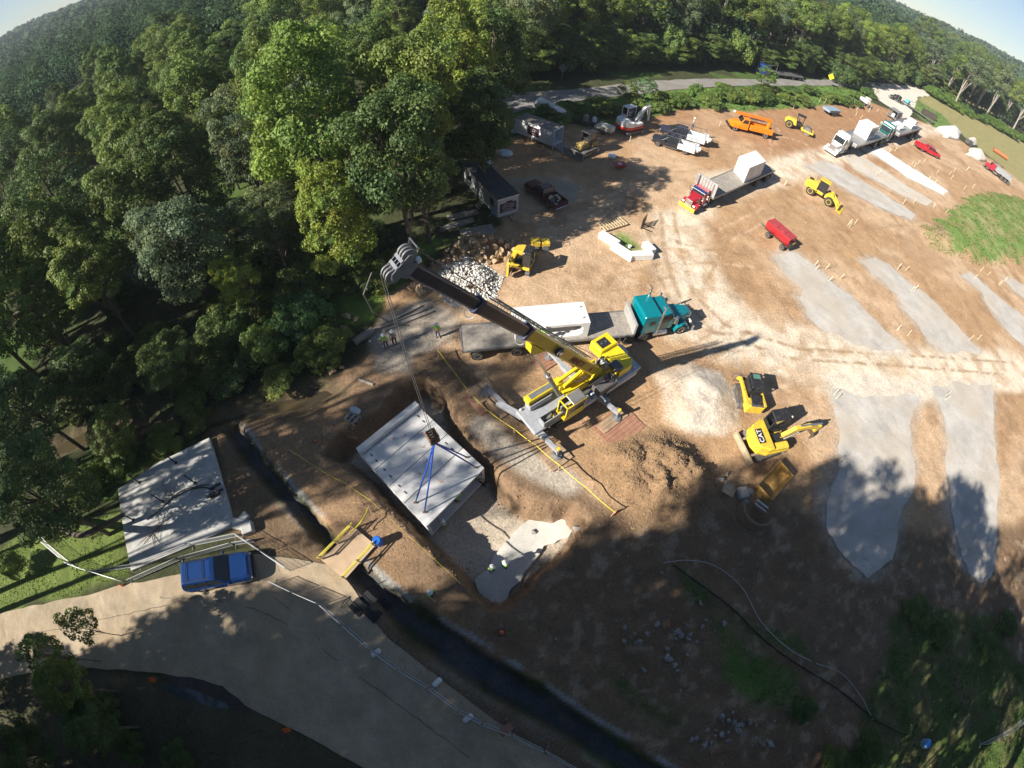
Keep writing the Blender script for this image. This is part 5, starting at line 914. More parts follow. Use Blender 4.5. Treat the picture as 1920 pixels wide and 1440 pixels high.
    base = sect('boom_base', -.4, F1, .58, .80, C_('boom_yellow', (.62, .43, .015), rough=.33, var=.06, scale=1, dirt=.04, coat=.3))
    s2 = sect('boom_section', F1, F2, .50, .68, dk); s3 = sect('boom_section', F2, BL-.2, .43, .58, dk)
    for o_, u, w_, h in ((base, F1-.1, .66, .90), (s2, F2-.1, .57, .77)):
        def cl(b):
            ch = .2*w_; prof = [(-w_/2+ch, -h/2), (w_/2-ch, -h/2), (w_/2, -h/2+ch), (w_/2, h/2), (-w_/2, h/2), (-w_/2, -h/2+ch)]; b.loft([[bx(u+k, s, n) for s, n in prof] for k in (-.12, .14)])
        part('collar', o_, C_('collar_navy', (.03, .04, .09), rough=.35) , cl); part('wear_block', o_, M_wht, lambda b: b.loft([[bx(u+.2+k, -.3 if False else s, h/2+.02) for s in (.0, .15)]+[bx(u+.2+k, s, h/2+.08) for s in (.15, .0)] for k in (0, .3)]))
        part('hose_loop', o_, M_steel, lambda b: b.tube([bx(u, math.cos(a)*w_*.62, -h*.55+math.sin(a)*-.28) for a in [math.pi*k/8 for k in range(9)]], .035, 5))
    camside = 1 if (Mi.to_3x3() @ side).dot(Vector((0, -15, 10))) > 0 else -1
    ww = .295*camside; n_ = side*camside
    mr = C_('dark_red_letters', (.22, .02, .02), rough=.5, var=.2)
    lettering('ARNETT', .62, mr, base, face(bx(F1*.36, ww, -.02)+n_*.02, -dn, up), 'lettering', .008, 1.6)
    part('emblem', base, mr, lambda b: b.loft([[bx(F1*.13+math.cos(a)*r, ww+camside*.012, math.sin(a)*r) for a, r in [(k*math.pi/5, .2 if k % 2 else .10) for k in range(10)]], [bx(F1*.13+math.cos(a)*r, ww+camside*.03, math.sin(a)*r) for a, r in [(k*math.pi/5, .2 if k % 2 else .10) for k in range(10)]]]))
    part('hose_reel', base, M_frame, lambda b: (b.cyl(bx(F1*.66, ww, .05), bx(F1*.66, ww+camside*.28, .05), .26, n=16), b.use(M_chr).cyl(bx(F1*.66, ww+camside*.28, .05), bx(F1*.66, ww+camside*.36, .05), .14, n=12), b.use(M_blk).cyl(bx(F1*.66, ww+camside*.1, .05), bx(F1*.66, ww+camside*.17, .05), .32, n=16)))
    # stowed lattice jib on the far side
    def jib(b):
        s0 = -camside*.50
        for s, n in ((s0, .55), (s0, .15), (s0-camside*.3, .35)): b.tube([bx(1.0, s, n), bx(BL*.70, s, n)], .045, 5)
        k = 1.0
        while k < BL*.70-.6: b.tube([bx(k, s0, .55), bx(k+.5, s0-camside*.3, .35), bx(k+.3, s0, .15), bx(k+.6, s0, .55)], .025, 4); k += .6
    part('stowed_jib', t, C_('jib_grey', (.14, .16, .16), rough=.5), jib)
    # lift cylinder and its bracket
    cu = bx(BL*.455, 0, -.72); cl_ = Vector((-2.2, .15, 2.2)); cm = cl_*.52+cu*.48
    part('lift_cylinder', t, M_steel, lambda b: b.cyl(cl_, cm, .17, n=14)); part('piston_rod', t, M_chr, lambda b: (b.cyl(cm, cu, .11, n=12), b.cyl(cm-(cu-cl_).normalized()*.1, cm+(cu-cl_).normalized()*.1, .2, n=14)))
    part('boom_bracket', base, Y, lambda b: (b.loft([[bx(BL*.455-.9, s, -.38) for s in (-.27, .27)]+[bx(BL*.455+.9, s, -.38) for s in (.27, -.27)], [bx(BL*.455-.22, s, -.88) for s in (-.24, .24)]+[bx(BL*.455+.22, s, -.88) for s in (.24, -.24)]])))
    # head with its sheaves
    hd = C_('head_grey', (.22, .235, .26), rough=.45, metal=.2, dirt=.2); U = BL; bx0 = bx
    def bx(u, s, n): return bx0(U+(u-U)*.72, s*.72, n*.72)
    def head(b):
        pl = [(U-.5, .38), (U-.1, .42), (U+.12, .72), (U+.38, .66), (U+.46, -.60), (U+.2, -.86), (U-.02, -.52), (U-.5, -.42)]
        for s in (-.38, -.13, .13, .38): b.loft([[bx(u, s-.02, n) for u, n in pl], [bx(u, s+.02, n) for u, n in pl]])
        for n0, n1 in ((.30, .12), (-.12, -.30)): b.loft([[bx(U+.43, s, n0) for s in (-.38, .38)]+[bx(U+.47, s, n0) for s in (.38, -.38)], [bx(U+.45, s, n1) for s in (-.38, .38)]+[bx(U+.49, s, n1) for s in (.38, -.38)]])
        b.use(M_blk); b.loft([[bx(U-.45, s, .36) for s in (-.33, .33)]+[bx(U-.45, s, -.36) for s in (.33, -.33)], [bx(U-.05, s, .30) for s in (-.33, .33)]+[bx(U-.05, s, -.30) for s in (.33, -.33)]])
    h_ = part('boom_head', t, hd, head)
    for nn in (.58, -.68):
        for s in (-.25, 0, .25): part('sheave', h_, M_steel, lambda b: (b.cyl(bx(U+.22, s-.05, nn), bx(U+.22, s+.05, nn), .29, n=22), b.use(M_wht).cyl(bx(U+.22, s-.075, nn), bx(U+.22, s+.075, nn), .11, n=12)))
    part('rope_guard', h_, M_chr, lambda b: b.tube([bx(U+.2, -.45, 1.0), bx(U+.35, -.45, 1.2), bx(U+.35, .45, 1.2), bx(U+.2, .45, 1.0)], .03, 5)); part('limit_switch', h_, M_wht, lambda b: b.rbox(bx(U-.7, .1, .55), (.22, .22, .22), .04))
    hook = inv @ P(810, 815, 8.0); rp = C_('wire_rope', (.16, .15, .14), rough=.6)
    bx = bx0
    part('hoist_rope', t, rp, lambda b: ([b.tube([bx(U+.38, s*.8, -.72), Vector((hook.x, hook.y, hook.z+.3))+Vector((0, s*.8, 0))], .013, 4) for s in (-.26, -.2, .2, .26)], b.tube([Vector((2.1, .15, 3.1)), bx(U*.5, .1, .55), bx(U+.1, 0, .72)], .022, 4)))
    part('anti_two_block_weight', t, rp, lambda b: (b.tube([bx(U+.5, .45, -.9)+Vector(k) for k in ((0, 0, 0), (-.5, .1, -.9), (-.35, .1, -2.0), (.2, 0, -2.9), (.9, 0, -3.5))], .025, 5)))
    return t, Mi
CR, CRM = crane()
hk = P(810, 815, 8.0)
def hook_block():
    t = thing('hook_block', 'rusty brown crane hook block hanging above the white culvert', 'hook block', (hk.x, hk.y, hk.z-.45), R(35)); part('cheek_plate', t, M_rust, lambda b: [b.rbox((0, s, .2), (.62, .08, .75), .06) for s in (-.26, -.09, .09, .26)]); part('sheave', t, M_frame, lambda b: b.cyl((0, -.3, .28), (0, .3, .28), .2, n=14)); part('hook', t, M_frame, lambda b: b.tube([(0, 0, -.15), (0, 0, -.4), (.14, 0, -.52), (.12, 0, -.68), (-.05, 0, -.7), (-.12, 0, -.6)], .05, 8))
hook_block()
SL = C_('sling_blue', (.01, .07, .42), rough=.6, var=.15)
for n_, (px, lb) in enumerate((((779, 942), 'blue sling running from the hook to the left lug of the end section'), ((796, 960), 'blue sling running from the hook to the lowest lug of the end section'), ((875, 857), 'blue sling running from the hook to the upper right lug'), ((892, 876), 'blue sling running from the hook to the lower right lug'))):
    e = P(px[0], px[1], .28); a = Vector((hk.x, hk.y, hk.z-1.0)); o = part('lifting_sling', None, SL, lambda b: b.tube([a, a*.5+e*.5+Vector((.03, .03, -.05)), e*.93+a*.07], .055, 6)); tag(o, lb, 'sling', 'blue slings under the crane hook'); part('shackle', o, M_frame, lambda b: b.tube([e*.93+a*.07, e], .05, 5)); part('lifting_lug', o, M_rust, lambda b: b.rbox(e-Vector((0, 0, .06)), (.3, .12, .14), .03))
# crane mats
M_mat = C_('mat_timber', (.36, .25, .16), rough=.9, var=.25, scale=2, dirt=.3); M_matr = C_('mat_red_brown', (.34, .17, .11), rough=.9, var=.2, scale=2, dirt=.3)
for px, L_, W_, rz, m, zz, lb in (((905, 735), 2.0, 1.7, 40, M_mat, .12, 'timber mat under the left rear crane outrigger'), ((935, 760), 2.2, 1.1, 128, M_mat, .10, 'second timber mat lying beside the left rear outrigger mat'), ((893, 757), 2.2, .7, 130, M_matr, .08, 'narrow red-brown mat at the left rear outrigger'),
                              ((1043, 858), 1.9, 1.5, 40, M_mat, .12, 'timber mat with red edge under the right rear crane outrigger'), ((1160, 800), 3.4, 2.6, 40, M_matr, .05, 'large square reddish mat lying under the right front outrigger'), ((1148, 790), 2.6, .9, 40, M_mat, .14, 'long narrow timber block on the large reddish mat'), ((1028, 675), 2.2, 1.5, 40, M_matr, .12, 'red-brown mat under the far outrigger of the crane')):
    q = P(px[0], px[1]); b = MB().use(m); n = max(2, int(W_/.3)); [b.box((0, -W_/2+(i+.5)*W_/n, zz*.5), (L_, W_/n-.02, zz+.02*(i % 2))) for i in range(n)]; o = b.build('crane_mat'); o.location = (q.x, q.y, H(q.x, q.y)+.03); o.rotation_euler[2] = R(rz); tag(o, lb, 'crane mat')
# ---------------------------------------------------------------- tracked and wheeled plant
def track(par, x0, x1, y, r, w_, m=None, nm='track'):
    b = MB().use(m or M_frame); pr = []
    for k in range(9): a = -math.pi/2+math.pi*k/8; pr.append((x1+math.cos(a)*r, r+math.sin(a)*r))
    for k in range(9): a = math.pi/2+math.pi*k/8; pr.append((x0+math.cos(a)*r, r+math.sin(a)*r))
    b.prism(pr, y-w_/2, y+w_/2)
    L_ = x1-x0; n = int(L_/.18); [b.box((x0+(i+.5)*L_/n, y, zz), (.06, w_+.02, .04)) for i in range(n) for zz in (.0+.01, 2*r+.01)]
    o = b.build(nm, par); part('idler', o, M_steel, lambda c: (c.cyl((x0, y-w_/2-.02, r), (x0, y+w_/2+.02, r), r*.6, n=14), c.cyl((x1, y-w_/2-.02, r), (x1, y+w_/2+.02, r), r*.6, n=14))); return o
def bucket(par, M, w_=.9, s=1.0, m=None, name='bucket'):
    b = MB().use(m or M_rust); b.T = M @ Matrix.Scale(s, 4); pr = [(0, 0), (.15, -.35), (.5, -.6), (.95, -.55), (.98, -.5), (.55, -.5), (.25, -.3), (.1, .02)]
    b.prism(pr, -w_/2, w_/2); b.prism([(0, 0), (.15, -.35), (.5, -.6), (.95, -.55), (.5, .05)], -w_/2-.03, -w_/2); b.prism([(0, 0), (.15, -.35), (.5, -.6), (.95, -.55), (.5, .05)], w_/2, w_/2+.03); [b.box((1.05, -w_/2+w_*(i+.5)/5, -.53), (.2, .07, .05)) for i in range(5)]; return b.build(name, par)
def beam(par, name, pts, w_, hs, m):
    """a box boom bending through pts (x, z)"""
    b = MB().use(m); rings = []
    for i, (x, z) in enumerate(pts):
        a, c = Vector(pts[max(i-1, 0)]), Vector(pts[min(i+1, len(pts)-1)]); d = (c-a).normalized(); n = Vector((-d.y, d.x)); h = hs[i]/2; rings.append([(x+n.x*h, -w_/2, z+n.y*h), (x+n.x*h, w_/2, z+n.y*h), (x-n.x*h, w_/2, z-n.y*h), (x-n.x*h, -w_/2, z-n.y*h)])
    b.loft(rings); return b.build(name, par, bevel=.015)
def excavator(label, at, heading, col, s=1.0, boom=((.7, 1.1), (1.7, 2.2), (3.3, 2.3), (4.3, 1.7)), stick=((4.2, 1.9), (4.9, .6)), lt=0.0, logo=None, track_rz=0.0, blade=True, cabm=None, base=None, bk=True, roofm=None, yb=-.1):
    q = G(*at); e = thing('excavator', label, 'excavator', (q.x, q.y, q.z), heading, None, s)
    tr2 = bpy.data.objects.new('undercarriage', None); 
    bpy.data.objects.remove(tr2)
    u = part('undercarriage', e, M_frame, lambda b: b.box((0, 0, .35), (1.4, 1.4, .3), rz=track_rz)); u.rotation_euler[2] = track_rz
    for sd in (-1, 1): track(u, -1.0, 1.0, sd*.88, .26, .42)
    if blade: part('dozer_blade', u, C_('dusty_blade', (.44, .35, .24), rough=.9, var=.2), lambda b: (b.box((-1.85, 0, .3), (.14, 2.3, .5)), b.box((-1.35, .6, .35), (1.0, .14, .14)), b.box((-1.35, -.6, .35), (1.0, .14, .14))))
    part('house', e, base or col, lambda b: b.slab([(1.15, -1.05), (1.15, 1.05), (.3, 1.1), (-.7, 1.1), (-1.35, .85), (-1.62, .3), (-1.62, -.3), (-1.35, -.85), (-.7, -1.1)], .68, .95), bevel=.04)
    part('engine_cover', e, col, lambda b: b.slab([(-.35, -1.08), (-.35, 1.08), (-.7, 1.08), (-1.33, .83), (-1.58, .3), (-1.58, -.3), (-1.33, -.83), (-.7, -1.08)], .95, 1.55), bevel=.08)
    part('side_cover', e, col, lambda b: b.rbox((.3, -.8, 1.15), (1.3, .5, .4), .06))
    part('hydraulics', e, M_blk, lambda b: (b.rbox((.3, -.2, 1.05), (1.1, .6, .25), .05), [b.tube([(-.3, -.35+.12*i, 1.2), (.3, -.3+.1*i, 1.45), (.9, -.2+.05*i, 1.2)], .03, 5) for i in range(4)]))
    cb = part('cab', e, cabm or M_blk, lambda b: ([b.box((xx, yy, 1.75), (.07, .07, 1.7)) for xx in (-.3, .95) for yy in (.32, 1.05)], b.box((.32, .68, 1.1), (1.3, .8, .4)), b.box((-.3, .68, 1.5), (.06, .75, .5)))); part('cab_roof', cb, roofm or M_blk, lambda b: b.rbox((.3, .68, 2.6), (1.35, .84, .1), .05)); part('cab_glass', cb, M_glass, lambda b: (b.box((.97, .68, 1.9), (.015, .7, 1.2)), b.box((.32, 1.06, 1.95), (1.2, .015, 1.1)), b.box((.32, .31, 1.95), (1.2, .015, 1.1))))
    bm_ = beam(e, 'boom', boom, .26, [.34, .46, .36, .26], col); bm_.location.y = yb; part('boom_cylinder', bm_, M_chr, lambda b: [b.cyl((boom[0][0]+.1, sd*.2, boom[0][1]-.1), (boom[1][0]+.3, sd*.2, boom[1][1]-.15), .06) for sd in (-1, 1)])
    st = beam(e, 'stick', stick, .2, [.34]+[.22]*(len(stick)-1), col); st.location.y = yb; part('stick_cylinder', st, M_chr, lambda b: b.cyl((boom[1][0]+.2, 0, boom[1][1]+.35), (stick[0][0], 0, stick[0][1]+.25), .06))
    if bk: bo = bucket(e, Matrix.Translation((stick[-1][0], yb, stick[-1][1])) @ Matrix.Rotation(R(200), 4, 'Y') @ Matrix.Rotation(0, 4, 'Z'), .7, .85, M_rust)
    part('mirror', e, M_blk, lambda b: (b.box((1.05, 1.2, 2.2), (.1, .16, .28)),)); part('lamp', e, M_lite, lambda b: b.box((1.0, .4, 2.62), (.08, .12, .1)))
    if logo: lg = part('logo_plate', e, M_blk, lambda b: b.box((-1.12, -.05, 1.565), (.5, 1.0, .02))); lettering(logo, .46, M_wht, lg, face((-1.12, -.05, 1.58), (0, 1, 0), (-1, 0, 0)), 'lettering', .004, 1.4)
    return e
def hd(a, b_): p, q = G(*a), G(*b_); return math.atan2(q.y-p.y, q.x-p.x)
excavator('large yellow excavator with black cab and arm stretched to the right beside the gravel strips', (1430, 832), hd((1430, 825), (1560, 800)), M_yel, 1.25, boom=((.7, 1.1), (1.5, 1.9), (2.6, 2.0), (3.9, 1.5)), stick=((3.8, 1.75), (3.75, .5)), logo='CAT', track_rz=.12, yb=-.15)
excavator('small white and red excavator parked in front of the verge bushes', (1178, 246), hd((1178, 246), (1204, 240)), C_('excavator_white', (.72, .72, .7), rough=.4), 1.45, boom=((.7, 1.1), (1.3, 2.0), (2.0, 2.5), (2.6, 2.6)), stick=((2.5, 2.7), (2.75, .9)), cabm=M_wht, roofm=M_wht, base=C_('excavator_red', (.55, .03, .02), rough=.4), blade=False, bk=False)
excavator('yellow mini excavator with black canopy beside the pile of broken rock', (978, 500), R(-105), M_yel, 1.0, boom=((.7, 1.1), (1.2, 1.9), (1.6, 2.0), (2.1, 1.6)), stick=((2.0, 1.8), (2.2, .5)), track_rz=0.0, blade=True, yb=-.75)
q = G(1012, 466); t = thing('roller', 'small yellow pedestrian roller standing right of the mini excavator', 'roller', q, R(10)); part('body', t, M_yel, lambda b: (b.rbox((-.5, 0, .9), (.9, 1.0, .6), .06), b.rbox((.5, 0, .8), (.9, .9, .5), .06))); part('handle', t, M_blk, lambda b: b.tube([(.9, -.3, 1.0), (1.4, -.3, 1.3), (1.4, .3, 1.3), (.9, .3, 1.0)], .03)); [part('drum', t, M_steel, lambda b: b.cyl((x_, -.5, .35), (x_, .5, .35), .35, n=16)) for x_ in (-.5, .5)]
def track_loader():
    q = G(1398, 748); t = thing('track_loader', 'yellow compact track loader with black cab parked above the large excavator', 'loader', q, hd((1402, 775), (1388, 700)), None, 1.12)
    for sd in (-1, 1): track(t, -.8, .8, sd*.78, .28, .38)
    part('body', t, M_yel, lambda b: (b.rbox((-.35, 0, .75), (2.2, 1.1, .6), .06), b.rbox((-1.2, 0, 1.0), (.8, 1.4, .9), .06))); part('engine_hood', t, M_blk, lambda b: b.rbox((-1.0, 0, 1.52), (.9, .9, .12), .04)); part('rear_grille', t, M_frame, lambda b: b.box((-1.45, 0, 1.49), (.3, 1.0, .04)))
    cb = part('cab', t, M_blk, lambda b: (b.rbox((.25, 0, 1.35), (1.3, 1.0, .7), .05), [b.box((xx, yy, 1.75), (.07, .07, .8)) for xx in (-.35, .85) for yy in (-.45, .45)])); part('cab_roof', cb, M_blk, lambda b: b.rbox((.25, 0, 2.12), (1.4, 1.1, .1), .05)); part('roof_window', cb, C_('green_glass', (.10, .22, .18), rough=.1), lambda b: b.box((.6, .0, 2.18), (.4, .6, .015)))
    for sd in (-1, 1): part('lift_arm', t, M_yel, lambda b: b.prism([(-1.5, 1.2), (-1.45, 1.5), (1.2, 1.15), (1.6, .55), (1.4, .5), (1.0, .9)], sd*.72-.1, sd*.72+.1), bevel=.02)
    bb = MB().use(M_rust); bb.prism([(1.45, .1), (1.45, .75), (1.55, .8), (1.6, .2), (2.3, .12), (2.3, .06)], -1.0, 1.0); bb.build('bucket', t)
track_loader()
def dozer():
    t = sit('bulldozer', 'dusty yellow bulldozer with black cab standing in the tree shade', 'bulldozer', (1072, 296), (1118, 276), 4.8); dy = C_('dusty_yellow', (.36, .26, .08), rough=.7, dirt=.4)
    for sd in (-1, 1): track(t, -1.3, 1.2, sd*.85, .4, .5, M_frame)
    part('body', t, dy, lambda b: (b.rbox((.5, 0, 1.2), (1.9, .95, .8), .08), b.rbox((-1.0, 0, 1.2), (1.2, 1.5, .7), .06))); cb = part('cab', t, M_blk, lambda b: (b.rbox((-.6, 0, 1.7), (1.3, 1.3, .5), .05), [b.box((xx, yy, 2.2), (.1, .1, 1.1)) for xx in (-1.15, .0) for yy in (-.6, .6)])); part('cab_roof', cb, M_blk, lambda b: b.rbox((-.55, 0, 2.8), (1.7, 1.5, .12), .05)); part('cab_glass', cb, M_glass, lambda b: (b.box((-.58, .62, 2.3), (1.0, .02, .8)), b.box((-.58, -.62, 2.3), (1.0, .02, .8))))
    part('sweep_bar', t, M_blk, lambda b: [b.tube([(1.3, sd*.5, 1.3), (.9, sd*.6, 2.2), (.1, sd*.65, 2.8)], .05) for sd in (-1, 1)]); part('push_arm', t, dy, lambda b: [b.box((1.2, sd*1.15, .45), (1.9, .14, .2)) for sd in (-1, 1)]); part('blade', t, M_steel, lambda b: b.prism([(2.1, .05), (2.35, .1), (2.22, .5), (2.35, 1.05), (2.15, 1.1), (2.05, .5)], -1.5, 1.5)); part('exhaust', t, M_blk, lambda b: b.cyl((.6, .3, 1.6), (.6, .3, 2.3), .06))
dozer()
def wheel_loader():
    t = sit('wheel_loader', 'yellow wheel loader with big tyres and lowered bucket among the gravel strips', 'loader', (1577, 397), (1505, 352), 7.2)
    part('rear_body', t, M_yel, lambda b: (b.prism([(-3.5, .9), (-3.6, 1.3), (-3.5, 2.0), (-2.9, 2.25), (-1.5, 2.35), (-1.5, .8)], -.75, .75), b.rbox((-.9, 0, 1.1), (1.4, 1.6, .5), .05)), bevel=.05); part('radiator_grille', t, M_blk, lambda b: b.box((-2.9, 0, 2.28), (.7, .8, .05)))
    part('front_frame', t, M_yel, lambda b: b.prism([(.1, .7), (.1, 1.3), (.9, 1.9), (1.4, 1.8), (1.8, .9), (1.5, .6)], -.4, .4), bevel=.04)
    cb = part('cab', t, M_blk, lambda b: (b.rbox((-.7, 0, 1.6), (1.5, 1.4, .7), .05), [b.box((xx, yy, 2.5), (.09, .09, 1.3)) for xx in (-1.4, .0) for yy in (-.65, .65)])); part('cab_roof', cb, M_yel, lambda b: b.rbox((-.7, 0, 3.2), (1.8, 1.6, .14), .05)); part('cab_glass', cb, M_glass, lambda b: (b.box((-.7, .66, 2.5), (1.3, .02, 1.1)), b.box((-.7, -.66, 2.5), (1.3, .02, 1.1)), b.box((.02, 0, 2.5), (.02, 1.2, 1.1))))
    yr = C_('rim_yellow', (.75, .55, .04), rough=.5, dirt=.3)
    for sd in (-1, 1):
        for xx in (-2.2, 1.15): wheel(t, xx, sd*1.0, .75, .55, rim=yr)
        part('fender', t, M_yel, lambda b: b.prism([(-3.0, 1.3), (-2.9, 1.65), (-1.5, 1.65), (-1.3, 1.3)], sd*.8, sd*1.3)); part('lift_arm', t, M_yel, lambda b: b.prism([(.7, 1.9), (1.1, 2.0), (2.4, 1.1), (3.0, .35), (2.7, .3), (2.1, .9)], sd*.55-.1, sd*.55+.1))
    bb = MB().use(M_yel); bb.prism([(2.75, .15), (2.75, .8), (2.95, 1.0), (2.9, .3), (3.7, .12), (3.7, .04)], -1.35, 1.35); bb.build('bucket', t); part('exhaust', t, M_chr, lambda b: b.cyl((-2.2, .4, 2.3), (-2.2, .4, 3.0), .07))
wheel_loader()
def roller():
    t = sit('road_roller', 'yellow road roller with black canopy facing right near the orange truck', 'roller', (1521, 256), (1468, 232), 5.6); yr = C_('rim_yellow', (.75, .55, .04))
    part('rear_body', t, M_yel, lambda b: b.prism([(-2.7, .8), (-2.8, 1.3), (-2.3, 1.75), (-.7, 1.8), (-.5, .8)], -.7, .7), bevel=.08); part('seat_deck', t, M_blk, lambda b: (b.rbox((-.1, 0, 1.3), (1.1, 1.2, .5), .05), b.rbox((-.3, 0, 1.8), (.14, .5, .6), .04)))
    part('canopy', t, M_blk, lambda b: (b.rbox((-.1, 0, 2.9), (1.6, 1.5, .09), .03), [b.box((xx, yy, 2.2), (.07, .07, 1.4)) for xx in (-.7, .5) for yy in (-.65, .65)])); part('drum_frame', t, M_yel, lambda b: (b.rbox((1.7, -.98, .75), (2.2, .16, .35), .03), b.rbox((1.7, .98, .75), (2.2, .16, .35), .03), b.rbox((2.8, 0, .75), (.2, 2.1, .35), .03), b.rbox((.65, 0, .9), (.4, 1.9, .4), .03))); part('drum', t, M_steel, lambda b: b.cyl((1.7, -.88, .75), (1.7, .88, .75), .75, n=24))
    for sd in (-1, 1): wheel(t, -1.8, sd*.85, .75, .5, rim=yr)
roller()
def digger_truck():
    t = sit('digger_derrick_truck', 'orange utility truck with a folded derrick boom over its cab', 'truck', (1362, 238), (1445, 258), 8.4); O = C_('truck_orange', (.85, .25, .01), rough=.35, coat=.3, dirt=.06, var=.05); x = 4.2
    part('chassis', t, M_frame, lambda b: (b.box((0, .4, .7), (7.6, .12, .25)), b.box((0, -.4, .7), (7.6, .12, .25)))); b = MB().use(O); b.loft([[(xx, -hw, .6), (xx, -hw, z1-.12), (xx, -hw+.15, z1), (xx, hw-.15, z1), (xx, hw, z1-.12), (xx, hw, .6)] for xx, hw, z1 in ((x-.3, .62, 1.45), (x-1.0, .75, 1.62), (x-1.9, .95, 1.75))]); b.build('hood', t, bevel=.05)
    part('cab', t, O, lambda b: b.prism([(x-1.85, .6), (x-1.85, 1.75), (x-2.25, 2.55), (x-3.3, 2.6), (x-3.4, .6)], -1.05, 1.05), bevel=.05); part('windshield', t, M_glass, lambda b: b.prism([(x-1.83, 1.8), (x-2.2, 2.5), (x-2.26, 2.5), (x-1.9, 1.8)], -.9, .9)); part('bumper', t, M_blk, lambda b: b.rbox((x-.1, 0, .65), (.3, 2.2, .35), .05))
    for sd in (-1, 1): part('side_window', t, M_glass, lambda b: b.prism([(x-2.05, 1.75), (x-2.3, 2.4), (x-3.1, 2.4), (x-3.1, 1.75)], sd*1.05-.02, sd*1.05+.02)); part('fender', t, O, lambda b: b.prism([(x-1.9, .7), (x-1.7, 1.15), (x-.7, 1.15), (x-.4, .75)], sd*.75, sd*1.15)); wheel(t, x-1.15, sd*.95, .5, .3, rim=M_wht); wheel(t, -x+1.6, sd*.9, .5, .5, rim=M_wht); part('service_box', t, O, lambda b: b.rbox((-1.6, sd*.93, 1.25), (4.3, .45, .95), .05))
    part('flatbed', t, O, lambda b: b.box((-1.6, 0, 1.2), (4.4, 1.5, .15))); part('outrigger', t, M_blk, lambda b: (b.box((-x+.2, .9, .8), (.3, .3, 1.2)), b.box((-x+.2, -.9, .8), (.3, .3, 1.2)), b.box((-x+.2, 0, .9), (.3, 2.2, .3)))); part('turret', t, O, lambda b: b.cyl((-3.0, 0, 1.25), (-3.0, 0, 2.8), .35, n=12))
    bo = part('derrick_boom', t, C_('boom_orange', (.85, .22, .02), rough=.4), lambda b: (b.box((-.1, .1, 3.05), (6.4, .4, .42)), b.box((1.6, .1, 3.05), (4.2, .28, .3)))); part('bucket_arm_tip', bo, M_wht, lambda b: b.rbox((3.7, .1, 3.15), (.4, .4, .4), .08)); part('auger', t, M_wht, lambda b: [b.cyl((-2.2+.28*i, -.4, 2.45), (-2.15+.28*i, -.4, 2.45), .26, n=12) for i in range(10)]+[b.cyl((-2.4, -.4, 2.45), (.8, -.4, 2.45), .07)])
digger_truck()
def tank_wagon():
    t = sit('spreader_wagon', 'red box-bodied spreader wagon on four small wheels above the nearest gravel strip', 'wagon', (1436, 433), (1476, 468), 3.9, s=1.0); Rr = C_('wagon_red', (.50, .02, .03), rough=.4, dirt=.1, var=.08, coat=.2)
    part('body', t, Rr, lambda b: b.loft([[(xx, -.85, 1.75), (xx, .85, 1.75), (xx, .8, 1.2), (xx, .45, .6), (xx, -.45, .6), (xx, -.8, 1.2)] for xx in (-1.9, 1.9)]), bevel=.03); part('lid', t, C_('wagon_lid', (.40, .05, .06), rough=.55, dirt=.2), lambda b: (b.box((0, .0, 1.8), (3.8, 1.72, .05)), b.box((-.4, 0, 1.86), (.6, .9, .06)), b.box((.8, 0, 1.86), (.6, .9, .06)))); part('frame', t, M_blk, lambda b: b.box((0, 0, .5), (3.9, .8, .12))); part('rear_chute', t, M_blk, lambda b: (b.box((-2.05, 0, .9), (.25, 1.2, .8)), b.use(M_yel).box((-2.2, -.2, 1.2), (.04, .7, .12)))); part('drawbar', t, M_frame, lambda b: b.tube([(1.9, 0, .5), (3.0, 0, .4)], .06))
    for sd in (-1, 1):
        for xx in (-1.5, .9): wheel(t, xx, sd*1.0, .38, .26)
tank_wagon()
def dump_truck():
    t = sit('dump_truck', 'red-cabbed dump truck with long grey tipper body near the right edge', 'truck', (1843, 312), (1889, 346), 9.0); Rr = C_('dump_red', (.52, .02, .04), rough=.35, coat=.3); x = 4.5
    part('chassis', t, M_frame, lambda b: b.box((0, 0, .8), (8.6, .9, .3))); part('hood', t, Rr, lambda b: b.rbox((x-.9, 0, 1.35), (1.6, 1.6, .9), .12)); part('cab', t, Rr, lambda b: b.prism([(x-1.6, .8), (x-1.6, 1.9), (x-1.9, 2.7), (x-2.9, 2.75), (x-2.95, .8)], -1.1, 1.1), bevel=.06); part('windshield', t, M_glass, lambda b: b.prism([(x-1.57, 1.95), (x-1.86, 2.62), (x-1.92, 2.62), (x-1.63, 1.95)], -.95, .95)); part('bumper', t, M_chr, lambda b: b.rbox((x+.0, 0, .75), (.2, 2.3, .4), .04))
    part('tipper_body', t, C_('tipper_grey', (.30, .32, .34), rough=.5, dirt=.3), lambda b: (b.box((-1.5, 0, 1.45), (5.6, 2.3, .12)), [b.box((-1.5, sd*1.2, 2.0), (5.6, .1, 1.2)) for sd in (-1, 1)], [b.box((-4.1+i*.75, sd*1.28, 2.0), (.12, .08, 1.2)) for i in range(8) for sd in (-1, 1)], b.box((1.3, 0, 2.1), (.1, 2.4, 1.5)), b.box((1.7, 0, 2.85), (.9, 2.4, .08)), b.box((-4.3, 0, 2.0), (.1, 2.4, 1.2))))
    part('side_tank', t, M_chr, lambda b: (b.cyl((.2, -1.0, .75), (1.5, -1.0, .75), .3), b.cyl((.2, 1.0, .75), (1.5, 1.0, .75), .3)))
    for sd in (-1, 1): wheel(t, x-1.0, sd*1.0, .55, .32); [wheel(t, xx, sd*.95, .55, .56) for xx in (-1.6, -2.9, -4.1)]
dump_truck()
